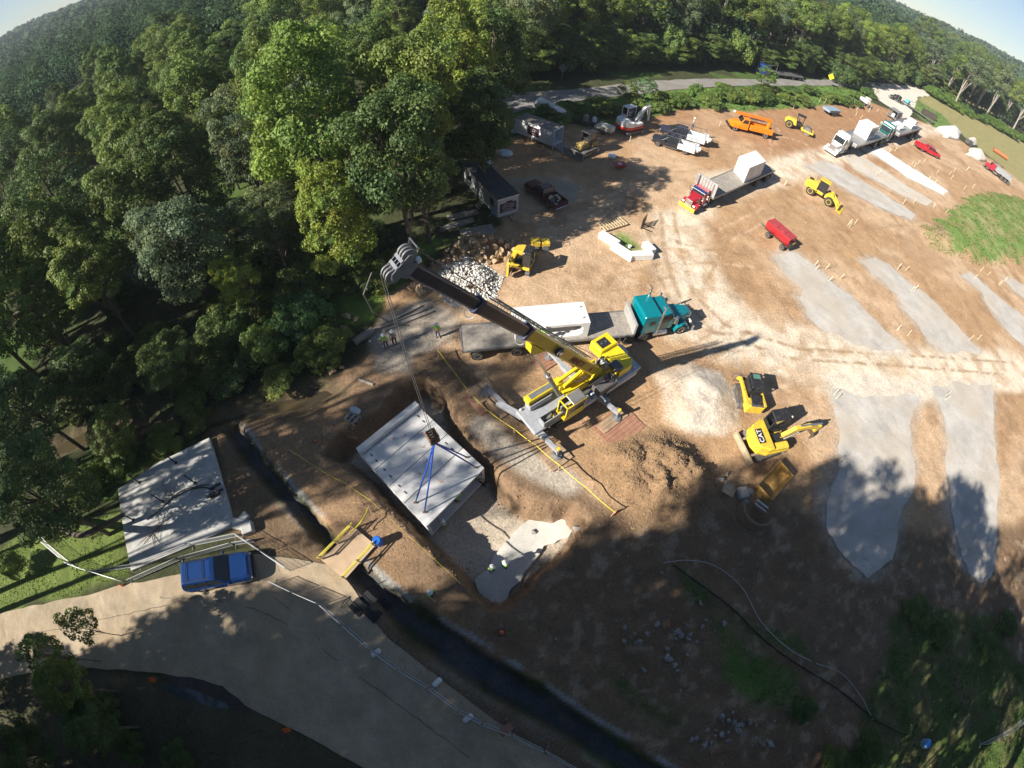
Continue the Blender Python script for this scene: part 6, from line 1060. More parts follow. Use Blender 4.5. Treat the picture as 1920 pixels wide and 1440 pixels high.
def lowboy():
    semi_tractor('black truck tractor parked at the far entrance with a long low-loader behind', (1666, 183), (1694, 197), (.02, .02, .03), 'truck tractors on the site', L=7.6)
    t = sit('low_loader', 'long black low-loader trailer parked at the far entrance', 'trailer', (1692, 194), (1750, 235), 16.0); part('deck', t, M_blk, lambda b: (b.box((-1.5, 0, .8), (13, 2.5, .25)), b.box((6.6, 0, 1.3), (3.0, 2.4, .25)), b.use(M_wood).box((-1.5, .0, .94), (12, 1.0, .04)))); part('load', t, C_('cyan_tarp', (.12, .45, .60), rough=.6), lambda b: b.rbox((6.4, 0, 2.1), (1.8, 2.0, 1.2), .1))
    for sd in (-1, 1): [wheel(t, xx, sd*1.0, .45, .4) for xx in (-4.6, -5.7, -6.8)]
lowboy()
q0_ = sit('skip_container', 'rusty dark open-topped skip beside the low-loader at the far entrance', 'skip', (1728, 212), (1752, 226), 6.5); part('body', q0_, C_('skip_dark', (.06, .045, .04), rough=.7, dirt=.3), lambda b: (b.box((0, 0, .3), (6.5, 2.4, .2)), b.box((0, 1.2, 1.3), (6.5, .1, 2.2)), b.box((0, -1.2, 1.3), (6.5, .1, 2.2)), b.box((3.25, 0, 1.3), (.1, 2.4, 2.2)), b.box((-3.25, 0, 1.3), (.1, 2.4, 2.2)), [b.box((-2.8+i*.93, sd*1.28, 1.3), (.12, .1, 2.2)) for i in range(7) for sd in (-1, 1)]))
q0_ = sit('shelter_trailer', 'small open-fronted trailer with grey roof near the far black lorry', 'trailer', (1664, 222), (1682, 222), 9.0); part('shell', q0_, C_('shelter_grey', (.25, .26, .27), rough=.6), lambda b: (b.box((0, 0, 3.0), (4.2, 3.4, .1)), b.box((-2.0, 0, 1.7), (.1, 3.4, 2.6)), b.box((0, 1.65, 1.7), (4.2, .1, 2.6)), b.box((2.0, -1.6, 1.7), (.1, .1, 2.6)), b.box((0, 0, .6), (4.2, 3.4, .12)))); part('stored_bin', q0_, M_wht, lambda b: (b.rbox((.5, 0, 1.2), (1.0, 1.0, 1.2), .1),)); [wheel(q0_, 0, sd*1.6, .4, .25) for sd in (-1, 1)]
q0_ = sit('bucket_loader', 'small white machine near the verge at the back of the yard', 'loader', (1612, 190), (1628, 202), 3.6); part('body', q0_, M_wht, lambda b: (b.rbox((.2, 0, 1.1), (3.0, 1.5, .9), .12), b.rbox((-.6, 0, 1.9), (1.2, 1.3, .9), .08))); part('bucket', q0_, M_frame, lambda b: b.rbox((-2.0, 0, .5), (.7, 1.6, .6), .05)); [wheel(q0_, xx, sd*.8, .42, .3) for xx in (-.8, 1.1) for sd in (-1, 1)]
q0_ = sit('utility_trailer', 'low blue-grey trailer standing alone behind the roller', 'trailer', (1545, 213), (1567, 214), 4.6); part('body', q0_, C_('bluegrey', (.28, .36, .44), rough=.5), lambda b: (b.rbox((0, 0, .9), (4.2, 1.8, .5), .06), b.box((0, 0, 1.2), (4.4, 2.0, .06)))); part('drawbar', q0_, M_frame, lambda b: b.tube([(2.1, 0, .6), (3.2, 0, .5)], .05)); [wheel(q0_, xx, sd*.95, .36, .24) for xx in (-.6, .4) for sd in (-1, 1)]
q0_ = sit('box_lorry', 'dark blue lorry parked in shade on the public road', 'lorry', (1422, 142), (1444, 141), 5.0); part('cab', q0_, C_('blue_paint', (.01, .06, .25)), lambda b: b.prism([(2.4, .6), (2.4, 1.6), (1.8, 2.5), (.2, 2.5), (.2, .6)], -1.1, 1.1), bevel=.08); part('bed', q0_, M_frame, lambda b: b.box((-1.2, 0, 1.1), (2.8, 2.2, .4))); [wheel(q0_, xx, sd*.95, .45, .3) for xx in (-1.5, 1.5) for sd in (-1, 1)]; part('ladder_rack', q0_, M_chr, lambda b: [b.tube([(2.0, sd*1.0, 2.7), (-2.4, sd*1.0, 2.7), (-2.4, sd*1.0, 1.3)], .06) for sd in (-1, 1)])
flatbed('dark flat trailer on the public road behind the blue lorry', (1452, 143), (1498, 149), 9.5, deck=M_frame, headboard=False, z=1.1)
q0_ = sit('white_tank', 'white cylindrical tank lying behind the enclosed white trailer', 'tank', (1013, 214), (1047, 234), 5.2, s=1.0); part('shell', q0_, M_wht, lambda b: b.lathe([(-2.7, .1), (-2.6, 1.1), (2.6, 1.1), (2.7, .1)], (0, 0, 1.7), 'X', 22)); part('saddle', q0_, M_frame, lambda b: [b.box((xx, 0, .4), (.3, 1.8, .8)) for xx in (-1.6, 1.6)])
q0_ = sit('steel_pipe', 'rust-brown steel pipe lying along the edge of the mown field', 'pipe', (1861, 283), (1886, 300), 8.6); part('shell', q0_, C_('pipe_rust', (.42, .16, .06), rough=.8), lambda b: b.lathe([(-4.3, .9), (4.3, .9), (4.3, 1.05), (-4.3, 1.05)], (0, 0, 1.05), 'X', 18)); part('inner_wall', q0_, M_rust, lambda b: b.lathe([(-4.25, .1), (-4.2, .85), (4.2, .85), (4.25, .1)], (0, 0, 1.05), 'X', 14))
# buckets and attachments laid out by the spoil heap
def att(name, label, px, rz, fn, m, s=1.0): q = G(*px); t = thing(name, label, 'attachment', q, R(rz), None, s); fn(t, m); return t
def wide_bucket(t, m):
    b = MB().use(m); pr = [(-.7, .9), (-.55, .25), (0, .02), (.6, .1), (.75, .85), (.68, .85), (.5, .2), (0, .1), (-.45, .32), (-.62, .9)]; b.prism(pr, -1.35, 1.35); b.build('shell', t); part('side_plate', t, m, lambda b: [b.prism([(-.7, .9), (-.55, .25), (0, .02), (.6, .1), (.75, .85)], s*1.35, s*1.40) for s in (-1, 1)])
att('excavator_bucket', 'wide ochre-yellow excavator bucket lying open above the other attachments', (1443, 908), -52, wide_bucket, C_('ochre_steel', (.46, .27, .07), rough=.6, var=.3, scale=2, dirt=.4), 1.15)
att('excavator_bucket', 'narrow pale bucket lying nearest the spoil heap', (1360, 925), 60, lambda t, m: bucket(t, Matrix.Translation((-.4, 0, .7)), .7, 1.2, m), C_('pale_steel', (.50, .42, .30), rough=.7, dirt=.3))
att('coupler', 'grey boxy coupler lying between the narrow bucket and the brown bucket', (1388, 928), 10, lambda t, m: (part('body', t, m, lambda b: (b.rbox((0, 0, .35), (.9, .9, .6), .08), b.rbox((.7, 0, .3), (.6, .5, .4), .08))),), C_('worn_grey', (.38, .35, .30), rough=.7, dirt=.3))
def claw(t, m): b = MB().use(m); b.loft([[(math.cos(a)*r+0, math.sin(a)*r*1.0, z) for a in [R(20+32*k) for k in range(6)]]+[(math.cos(a)*(r-.15), math.sin(a)*(r-.15), z+.03) for a in [R(180-32*k) for k in range(6)]] for r, z in ((1.5, .05), (1.35, .8))]); b.rbox((0, -.1, .6), (.9, .6, .5), .1); b.build('shell', t); part('pin', t, M_chr, lambda b: [b.cyl((-.5, y, .9), (.5, y, .9), .06) for y in (-.25, .1)])
att('grading_bucket', 'big brown curved bucket half in shade below the ochre one', (1415, 958), 140, claw, C_('brown_steel', (.24, .16, .10), rough=.7, dirt=.4), 1.1)
M_mark = C_('orange_marking', (.55, .20, .10), rough=.8)
for i_, (u, v) in enumerate(((.14, .55), (.2, .42), (.35, .5), (.42, .35), (.55, .45), (.6, .62), (.8, .5), (.3, .25))):
    q = kq(u, v); o = part('paint_mark', None, M_mark, lambda b: (b.box((0, 0, 0), (.5, .03, .006), rz=i_), b.box((.05, .05, 0), (.3, .03, .006), rz=i_+1.2))); o.location = (q.x, q.y, .115 if u < .7 else .195); tag(o, 'faint orange spray mark on the top of the culvert', 'paint mark', 'orange marks on the culvert')
# ---------------------------------------------------------------- people
M_skin = C_('skin', (.45, .27, .19), rough=.6, var=.05); M_jean = C_('denim', (.07, .10, .17), rough=.9, var=.15); M_lime = C_('lime_vest', (.35, .80, .08), rough=.7, var=.06); M_wsh = C_('white_shirt', (.72, .72, .66), rough=.8); M_boot = C_('boot', (.08, .05, .03), rough=.8); M_dark = C_('dark_cloth', (.03, .03, .04), rough=.9); M_hat = C_('hard_hat_white', (.80, .80, .78), rough=.3, coat=.3, var=.02); M_gry2 = C_('grey_shirt', (.35, .37, .38), rough=.9)
def skinmesh(name, pts, edges, rad, m, parent, root=0, sub=1):
    me = bpy.data.meshes.new(name); me.from_pydata(pts, edges, []); me.materials.append(m); o = bpy.data.objects.new(name, me); COL.objects.link(o)
    if parent: o.parent = parent
    md = o.modifiers.new('skin', 'SKIN'); md.use_smooth_shade = True
    for i, r in enumerate(rad): me.skin_vertices[0].data[i].radius = (r, r)
    me.skin_vertices[0].data[root].use_root = True; s = o.modifiers.new('sub', 'SUBSURF'); s.levels = s.render_levels = sub; return o
def person(label, px, rz, shirt=M_lime, trousers=M_jean, hat=M_hat, pose='stand', z=None, arms=None, at=None, group='workers on the site', s=1.0):
    q = at or (G(*px) if z is None else P(px[0], px[1], z)); t = thing('person', label, 'person', q, R(rz), group, s)
    lean = {'stand': .02, 'bend': .75, 'crouch': .45, 'reach': .05}[pose]; hipz = {'stand': .93, 'bend': .90, 'crouch': .48, 'reach': .93}[pose]; kx = {'stand': .03, 'bend': .06, 'crouch': .42, 'reach': .05}[pose]
    hip = Vector((0, 0, hipz)); up = Vector((math.sin(lean), 0, math.cos(lean))); V = [hip, hip+up*.25, hip+up*.50, hip+up*.60, hip+up*.68]; Rr = [.13, .125, .135, .06, .07]; E_ = [(0, 1), (1, 2), (2, 3), (3, 4)]
    def add(v, r, p): V.append(Vector(v)); Rr.append(r); E_.append((p, len(V)-1)); return len(V)-1
    head = hip+up*.74; add(head+Vector((.01, 0, .03)), .098, 4); add(head+Vector((.01, 0, .12)), .085, 5)
    add(head+Vector((.105, 0, .02)), .018, 5)
    arms = arms or {'stand': ((.08, .06), (.10, -.04)), 'bend': ((.3, .2), (.3, .2)), 'crouch': ((.4, .3), (.35, .2)), 'reach': ((.35, .75), (.1, -.02))}[pose]; hands = []
    for sd, (ax, az) in zip((1, -1), arms):
        sh = add(hip+up*.52+Vector((0, sd*.19, 0)), .062, 2); el = add(V[sh]+Vector((ax*.4, sd*.07, -.27+az*.45)), .045, sh); wr = add(V[el]+Vector((ax*.8+.03, -sd*.01, -.22+az*.55)), .032, el)
        d = (V[wr]-V[el]).normalized(); pm = add(V[wr]+d*.06, .036, wr); hands.append(wr)
        for k, (o_, l_) in enumerate(((-.03, .065), (-.01, .08), (.01, .075), (.03, .06))):
            a = add(V[pm]+d*.04+Vector((.004, o_, 0)), .010, pm); add(V[a]+d*l_+Vector((.012, 0, -.01)), .008, a)
        add(V[pm]+Vector((.045, -sd*.01, -.005)), .011, pm)
    legs = []
    for sd, fwd in ((1, .0), (-1, .06)):
        h2 = add(hip+Vector((0, sd*.10, -.04)), .095, 0); kn = add(Vector((kx+fwd, sd*.12, hipz*.52 if pose != 'crouch' else .46)), .065, h2); an = add(Vector((fwd-.02-(.15 if pose == 'crouch' else 0), sd*.13, .08)), .042, kn); ft = add(V[an]+Vector((.16, sd*.02, -.04)), .038, an); legs.append((h2, kn, an, ft))
    skinmesh('body', V, E_, Rr, M_skin, t, 0)
    hp = [V[0]+Vector((0, 0, -.02)), V[0]+up*.12]; he = [(0, 1)]; hr = [.145, .135]
    for h2, kn, an, ft in legs: n = len(hp); hp += [V[h2], V[kn], V[an]+Vector((0, 0, .04))]; hr += [.11, .082, .068]; he += [(0, n), (n, n+1), (n+1, n+2)]
    skinmesh('trousers', hp, he, hr, trousers, t, 0)
    sp = [V[0]+up*.06, V[0]+up*.30, V[0]+up*.52, V[0]+up*.57]; sr = [.15, .155, .165, .08]; se = [(0, 1), (1, 2), (2, 3)]
    for w_ in hands: e_ = w_-1; s_ = w_-2; n = len(sp); sp += [V[s_], V[e_]*.85+V[s_]*.15]; sr += [.085, .062]; se += [(2, n), (n, n+1)]
    skinmesh('shirt', sp, se, sr, shirt, t, 0)
    for h2, kn, an, ft in legs: skinmesh('boot', [V[an]+Vector((0, 0, .04)), V[an]-Vector((0, 0, .03)), V[ft]], [(0, 1), (1, 2)], [.058, .058, .05], M_boot, t, 0)
    hc = head+Vector((.01, 0, .10))
    if hat: part('hard_hat', t, hat, lambda b: (b.lathe([(0, .155), (.02, .15), (.07, .135), (.12, .09), (.145, .02)], hc, 'Z', 16), b.lathe([(-.012, .19), (.004, .19)], hc+Vector((.02, 0, 0)), 'Z', 16)))
    else: part('hair', t, C_('hair', (.06, .04, .025), rough=.9), lambda b: b.lathe([(-.04, .11), (.03, .115), (.07, .09), (.10, .03)], hc, 'Z', 12))
    part('face', t, C_('eye', (.02, .015, .01)), lambda b: [b.ball(head+Vector((.10, sd*.035, .055)), .012, 4) for sd in (-1, 1)]+[b.box(head+Vector((.108, 0, -.03)), (.01, .05, .008))]); return t
zf = -2.55
person('worker in lime shirt standing by the parked timber beams holding a white helmet high', (741, 646), -60, M_wsh, M_dark) if False else None
person('worker in lime shirt standing nearest the fallen timbers on the gravel path', (725, 652), -70)
person('worker in grey shirt and black trousers beside the leftmost lime-shirted worker', (741, 645), -80, M_gry2, M_dark)
person('worker in lime shirt standing with hands on hips near the flatbed tail', (822, 632), -95, arms=((.1, .1), (.1, .1)))
person('worker in lime shirt standing on the near flatbed beside the white box', None, -100, at=tf.matrix_basis @ Vector((-.2, -1.2, 1.36)) if False else Vector(tf.matrix_basis @ Vector((-.6, -1.12, 1.36))), arms=((.2, .2), (.1, .0)))
person('worker in white shirt reaching one arm up at the lower corner of the culvert', (835, 990), 120, M_wsh, C_('hiviz_trousers', (.30, .42, .08)), pose='reach', z=zf)
person('worker in lime vest bending over beneath the culvert edge', (858, 945), 80, M_lime, C_('olive_cloth', (.10, .13, .06)), hat=C_('hard_hat_lime', (.55, .75, .10), rough=.4), pose='bend', z=zf)
person('worker in pale shirt crouching at the right corner of the culvert', (908, 908), 150, C_('khaki_shirt', (.42, .38, .26)), M_dark, pose='crouch', z=zf)
person('left one of the two lime-vested workers at the bottom of the pit', (923, 1072), 100, M_lime, M_jean, z=-2.35)
person('right one of the two lime-vested workers at the bottom of the pit', (945, 1064), 40, M_lime, M_jean, z=-2.35)
person('worker in lime vest alone on the bank between channel and pit', (812, 1116), -30, M_lime, M_dark, arms=((.2, .1), (.3, .15)))
person('worker in dark clothes walking beside the white lorry', (1612, 277), -120, C_('orange_shirt', (.6, .12, .05)), M_dark, hat=None, s=1.5)
person('worker in white helmet standing on the far black pickup', None, 10, at=G(1291, 262)+Vector((0, 0, 1.9)), shirt=M_gry2, s=1.1)
# ---------------------------------------------------------------- old bridge deck slab with its posts and hoses
SLB = W([(221, 917), (300, 865), (392, 820), (408, 872), (424, 930), (440, 985), (345, 1028), (245, 1070)], .3)
b = MB().use(M_concd); b.slab(SLB, -.35, .3); o = b.build('concrete_slab', bevel=.04); tag(o, 'large flat pale concrete slab with black posts beside the lined channel', 'concrete slab')
for i, (px, ph, lb) in enumerate((((262, 905), .0, 'black post at the upper left edge of the slab'), ((330, 868), 1, 'black post with blue cap near the top corner of the slab'), ((366, 906), 1.3, 'tallest black post near the middle of the slab'), ((306, 941), 1.3, 'black post beside the hose coil end on the slab'), ((250, 975), 1.2, 'black post at the left edge of the slab'))):
    q = P(px[0], px[1], .3); o = part('black_post', None, M_blk, lambda b: (b.cyl((0, 0, 0), (0, 0, 1.6), .06, n=8), b.cyl((0, 0, 0), (0, 0, .03), .16, n=10))); o.location = q; tag(o, lb, 'post', 'black posts on the slab')
def pxs(pts, z): return [P(a, b, z) for a, b in pts]
def curve(pts, k=5):
    out = []; n = len(pts)
    for i in range(n-1):
        p0, p1, p2, p3 = pts[max(i-1, 0)], pts[i], pts[i+1], pts[min(i+2, n-1)]
        for j in range(k): t = j/k; out.append(.5*((2*p1)+(-p0+p2)*t+(2*p0-5*p1+4*p2-p3)*t*t+(-p0+3*p1-3*p2+p3)*t**3))
    return out+[pts[-1]]
for pts, r, lb in (([(303, 952), (320, 938), (350, 920), (380, 914), (405, 918)], .05, 'thick black hose curving across the concrete slab'), ([(275, 975), (300, 955), (315, 940), (345, 918), (392, 908)], .035, 'thinner black hose beside the thick one on the slab')): o = part('black_hose', None, M_blk, lambda b: b.tube(curve(pxs(pts, .36)), r, 6)); tag(o, lb, 'hose')
q = P(408, 922, .3); o = part('hose_coil', None, M_blk, lambda b: [b.box((rnd.uniform(-.3, .3), rnd.uniform(-.4, .4), .1+.04*i), (.9, .16, .08), rz=.5+rnd.uniform(-.15, .15)) for i in range(9)]); o.location = q; tag(o, 'heap of black straps lying at the right side of the slab', 'straps')
tw_ = C_('twigs', (.14, .10, .08), rough=.9)
for i, px in enumerate(((300, 985), (320, 930), (285, 1000))):
    q = P(px[0], px[1], .32); rg = random.Random(i+2); o = part('branch', None, tw_, lambda b: [b.tube([(0, 0, .05), (rg.uniform(-1.2, 1.2), rg.uniform(-1.2, 1.2), rg.uniform(.1, .5)), (rg.uniform(-2, 2), rg.uniform(-2, 2), rg.uniform(.05, .3))], .03, 4, .008) for _ in range(6)]); o.location = q; tag(o, 'fallen twiggy branch lying on the concrete slab', 'branch', 'fallen branches on the slab')
for i, (px, d) in enumerate((((452, 985), (1.1, .8, .5)), ((468, 992), (.9, .9, .6)), ((460, 972), (.8, .6, .4)))):
    q = G(*px); b = MB().use(M_concd); b.rbox((0, 0, d[2]/2), d, .06, rz=i*.5); o = b.build('concrete_block'); o.location = q; tag(o, ('wide', 'tall', 'small')[i]+' grey concrete block by the lower right corner of the slab', 'concrete block')
# leaning trunk over the slab's left side
trk = curve([G(60, 965), P(95, 985, 2.2), P(150, 1003, 3.4), P(195, 985, 4.2), P(232, 965, 5.2)]); o = part('leaning_trunk', None, M_bark, lambda b: b.tube(trk, .38, 10, .16)); o = tag(o, 'thick dark tree trunk leaning in an arc toward the slab', 'tree trunk')
def log(px0, px1, r, lb, m=None, z=.2, cat='log'): a, c = G(*px0, z), G(*px1, z); o = part('log' if cat == 'log' else 'timber_beam', None, m or M_bark, lambda b: (b.tube([a, a*.5+c*.5+Vector((0, 0, .05)), c], r, 8) if cat == 'log' else b.loft([[p+Vector((0, -r, -r*.6)), p+Vector((0, r, -r*.6)), p+Vector((0, r, r*.6)), p+Vector((0, -r, r*.6))] for p in (a, c)]))); return tag(o, lb, cat)
for i, (a, c) in enumerate((((715, 616), (806, 578)), ((722, 621), (812, 585)), ((735, 612), (800, 588)), ((728, 606), (790, 575)))): log(a, c, .13, ('longest', 'second', 'third', 'shortest')[i]+' grey beam of the timbers stacked by the gravel path', M_wood, .12+.0*i, 'timber beam')
log((665, 645), (700, 622), .35, 'short thick pale log at the left end of the timbers', C_('pale_log', (.28, .25, .21), rough=.9)); log((672, 712), (700, 722), .1, 'short grey plank lying on the shaded path', M_wood, .05, 'timber beam')
for px, L_, W_, rz, lb in (((868, 404), 3.4, 1.0, 25, 'grey folding table lying nearest the wood behind the rock pile'), ((858, 422), 3.8, .9, 30, 'long grey plank stack in the shade left of the office trailer'), ((895, 436), 3.6, 1.7, 20, 'wide pale grey board lying in shade in front of the office trailer')):
    q = G(*px); o = part('board', None, M_wood if L_ < 3.7 else M_steel, lambda b: (b.box((0, 0, .12), (L_, W_, .08)), b.box((0, W_*.3, .04), (L_*.9, .1, .08)), b.box((0, -W_*.3, .04), (L_*.9, .1, .08)))); o.location = q; o.rotation_euler[2] = R(rz); tag(o, lb, 'board')
q = G(928, 408); t = thing('wheelbarrow', 'light blue wheelbarrow tipped up against the office trailer', 'wheelbarrow', q, R(60)); part('tray', t, C_('barrow_blue', (.08, .40, .65), rough=.4), lambda b: b.box((0, 0, .5), (1.0, .7, .3), taper=.6, ry=.9)); wheel(t, .5, 0, .2, .1); part('handle', t, M_woodl, lambda b: [b.tube([(-.8, s*.25, .6), (.5, s*.15, .2)], .025) for s in (-1, 1)])
q = G(1160, 316); t = thing('wheelbarrow', 'red wheelbarrow standing in the shade in the middle of the upper yard', 'wheelbarrow', q, R(20)); part('tray', t, C_('barrow_red', (.45, .03, .04), rough=.4), lambda b: b.box((0, 0, .55), (1.2, .8, .35), taper=1.4)); wheel(t, .6, 0, .2, .1); part('handle', t, M_woodl, lambda b: [b.tube([(-1.1, s*.3, .6), (.6, s*.15, .3)], .03) for s in (-1, 1)]); part('load', t, M_wht, lambda b: b.rbox((0, 0, .75), (.5, .4, .15), .05))
def bag(px, lb, col=(.62, .66, .72), r=.8): q = G(*px); m = C_('bag_'+'%d' % int(col[2]*99), col, rough=.7, var=.15, scale=4); rg = random.Random(px[0]); b = MB().use(m); [b.ball((rg.uniform(-.3, .3)*r, rg.uniform(-.3, .3)*r, .35*r), .45*r*rg.uniform(.8, 1.2), 6, 1.2, 1, .8) for _ in range(5)]; o = b.build('white_bag'); o.location = q; tag(o, lb, 'bag')
bag((947, 292), 'bulging white sack in shade between the trees and the maroon pickup', r=1.2); bag((1149, 296), 'white sack beside the red wheelbarrow'); bag((915, 306), 'white sack half hidden by the tree above the office trailer', r=1.1); bag((966, 249), 'small pale sack left of the enclosed trailer'); bag((667, 770), 'white sack on the small pallet left of the culvert', r=.6)
def pallet(px, lb, L_, W_, rz, m=None, h=.22): q = G(*px); b = MB().use(m or M_woodl); n = int(L_/.36); [b.box((-L_/2+(i+.5)*L_/n, 0, h), (L_/n*.5, W_, .05)) for i in range(n)]; [b.box((0, s*W_*.45, h*.5), (L_, .1, h*.8)) for s in (-1, 0, 1)]; o = b.build('pallet'); o.location = q+Vector((0, 0, .08)); o.rotation_euler[2] = R(rz); tag(o, lb, 'pallet')
pallet((1148, 423), 'long slatted wooden pallet above the white concrete blocks', 3.4, 1.5, 32); pallet((662, 786), 'small grey pallet on the shaded ground left of the culvert', 1.2, .9, -30, M_wood); pallet((1094, 222), 'wooden pallet stacked with orange bags behind the dozer', 1.8, 1.5, 10)
q = G(1076, 218, .2); o = part('orange_bags', None, M_org, lambda b: [b.rbox((rnd.uniform(-.5, .5), rnd.uniform(-.4, .4), .15+.12*i), (1.0, .6, .2), .08, rz=rnd.random()) for i in range(5)]); o.location = q; tag(o, 'heap of orange bags near the white tank at the verge', 'bags')
q = G(1205, 424); t = thing('fork_attachment', 'black steel fork frame standing right of the slatted pallet', 'attachment', q, R(-30)); part('frame', t, M_blk, lambda b: ([b.box((0, -.7+.2*i, .7), (.05, .05, 1.2)) for i in range(8)], [b.box((0, 0, z_), (.06, 1.5, .07)) for z_ in (.1, .7, 1.3)])); part('tine', t, M_blk, lambda b: b.box((.6, .4, .06), (1.2, .12, .05))); part('tine', t, M_blk, lambda b: b.box((.6, -.4, .06), (1.2, .12, .05)))
for i, (px, rz, L_) in enumerate((((1141, 454), -43, 2.4), ((1166, 477), -43, 2.7), ((1200, 484), 12, 2.6), ((1215, 470), -62, 1.5))):
    q = G(*px); t = part('concrete_barrier_block', None, C_('white_block', (.74, .73, .70), rough=.85, dirt=.1, dirtcol=(.5, .46, .4), var=.08), lambda b: b.rbox((0, 0, .38), (L_, .8, .76), .05)); t.location = q; t.rotation_euler[2] = R(rz); tag(t, ('white concrete block nearest the slatted pallet', 'longest white concrete block in the middle of the row', 'white concrete block at the bottom corner of the row', 'short white concrete block turned up at the right end of the row')[i], 'concrete block', 'white concrete blocks around the grass patch')
q = G(1180, 465); o = part('bucket_pail', None, M_wht, lambda b: b.cyl((0, 0, 0), (0, 0, .35), .16, .2)); o.location = q; tag(o, 'white pail on the grass between the white concrete blocks', 'pail')
q = G(1092, 247); t = thing('compressor_trailer', 'cream towed compressor beside the dozer', 'compressor', G(1135, 250), R(-35)); part('body', t, C_('cream_paint', (.60, .58, .48), rough=.5), lambda b: (b.rbox((0, 0, 1.0), (2.4, 1.3, .9), .1), b.rbox((-1.4, 0, .7), (.8, 1.0, .5), .08))); [wheel(t, 0, s*.8, .33, .22) for s in (-1, 1)]
t = thing('cable_trailer', 'small dark trailer with drums behind the cream compressor', 'trailer', G(1105, 234), R(-5)); part('bed', t, M_frame, lambda b: b.box((0, 0, .7), (2.8, 1.4, .1))); part('drum', t, M_steel, lambda b: b.cyl((-.6, -.5, 1.1), (-.6, .5, 1.1), .45)); part('drum', t, M_wht, lambda b: b.cyl((.7, -.5, 1.0), (.7, .5, 1.0), .35)); [wheel(t, 0, s*.8, .33, .2) for s in (-1, 1)]
t = thing('grey_cabinet', 'tall grey-green cabinet half hidden by trees beside the enclosed trailer', 'cabinet', G(940, 262), R(10)); part('body', t, C_('cabinet_green', (.20, .27, .24), rough=.6), lambda b: b.box((0, 0, 1.5), (1.6, 1.6, 3.0)), bevel=.03); part('door', t, C_('cabinet_door', (.35, .42, .40), rough=.6), lambda b: b.box((0, -.82, 1.4), (.9, .04, 2.2)))
# ---------------------------------------------------------------- plank bridge, tapes, barriers
BR = [P(*p, .25) for p in ((603, 1050), (664, 988), (704, 1022), (646, 1087))]
t = thing('plank_bridge', 'timber sheet footbridge with yellow rails crossing the lined channel', 'bridge', (0, 0, 0)); part('deck', t, C_('plywood', (.50, .36, .24), rough=.85, var=.15, scale=1, dirt=.25), lambda b: b.slab([(p.x, p.y) for p in BR], .12, .24)); M_rail = C_('rail_yellow', (.80, .70, .10), rough=.6)
def lp(a, b_, t_): return a*(1-t_)+b_*t_
for a, c in ((BR[0], BR[1]), (BR[3], BR[2])):
    part('rail', t, M_rail, lambda b: (b.loft([[lp(a, c, k)+Vector((0, -.05, .75)), lp(a, c, k)+Vector((0, .05, .75)), lp(a, c, k)+Vector((0, .05, .85)), lp(a, c, k)+Vector((0, -.05, .85))] for k in (-.02, 1.02)]), b.loft([[lp(a, c, k)+Vector((0, -.04, .5)), lp(a, c, k)+Vector((0, .04, .5)), lp(a, c, k)+Vector((0, .04, .6)), lp(a, c, k)+Vector((0, -.04, .6))] for k in (0, 1)])))
    for k in (.03, .5, .97): part('rail_post', t, M_woodl, lambda b: b.box(lp(a, c, k)+Vector((0, 0, .35)), (.09, .09, 1.0)))
M_tape = C_('yellow_tape', (.85, .74, .05), rough=.5, var=.05)
for n_, (pts, lb) in enumerate((([(545, 843), (590, 875), (650, 908), (693, 937), (742, 982), (800, 1035), (860, 1090), (905, 1132), (941, 1172)], 'long yellow warning tape along the left side of the culvert pit'), ([(820, 655), (850, 695), (880, 735), (915, 770), (965, 805), (1005, 835), (1050, 873), (1100, 915), (1152, 960)], 'long yellow warning tape between the culvert pit and the crane'), ([(690, 953), (678, 976), (655, 1000)], 'short yellow tape drooping toward the footbridge'))):
    base_ = [P(p[0], p[1], 1.0)-Vector((0, 0, 1.0)) for p in pts]; seg = []
    for i in range(len(base_)-1):
        for k in range(4): u = k/4; seg.append(lp(base_[i], base_[i+1], u)+Vector((0, 0, 1.0-.12*math.sin(math.pi*u))))
    seg.append(base_[-1]+Vector((0, 0, 1.0)))
    b = MB().use(M_tape); b.loft([[p+Vector((0, 0, -.05)), p+Vector((.03, -.03, 0)), p+Vector((0, 0, .05)), p+Vector((-.03, .03, 0))] for p in seg]); o = b.build('warning_tape'); tag(o, lb, 'tape')
    for i, p in enumerate(base_[::2]): w_ = part('tape_stake', None, M_woodl, lambda b: b.box((0, 0, .55), (.05, .05, 1.15))); w_.location = (p.x, p.y, max(-.6, H(p.x, p.y))); w_.rotation_euler = (rnd.uniform(-.1, .1), rnd.uniform(-.1, .1), 0); tag(w_, ('thin timber stake holding the tape on the left side of the pit', 'thin timber stake holding the tape between pit and crane', 'thin timber stake holding the short tape by the footbridge')[n_], 'stake', ('stakes of the left tape', 'stakes of the crane-side tape', 'stakes of the short tape')[n_])
def cone(px, lb, s=1.0): q = G(*px); t = thing('traffic_cone', lb, 'traffic cone', q, rnd.random(), None, s); part('base', t, M_blk, lambda b: b.rbox((0, 0, .03), (.4, .4, .05), .01)); part('cone', t, M_org, lambda b: b.cyl((0, 0, .05), (0, 0, .72), .15, .03, 12)); part('collar', t, M_wht, lambda b: b.cyl((0, 0, .36), (0, 0, .48), .095, .072, 12))
cone((940, 1186), 'orange cone with tall collar at the lower end of the left tape', 1.2); cone((1153, 962), 'orange cone at the lower end of the crane-side tape', .7); cone((592, 828), 'small orange cone near the upper end of the left tape', .7); cone((231, 1098), 'orange cone by the fence corner left of the blue car', .8)
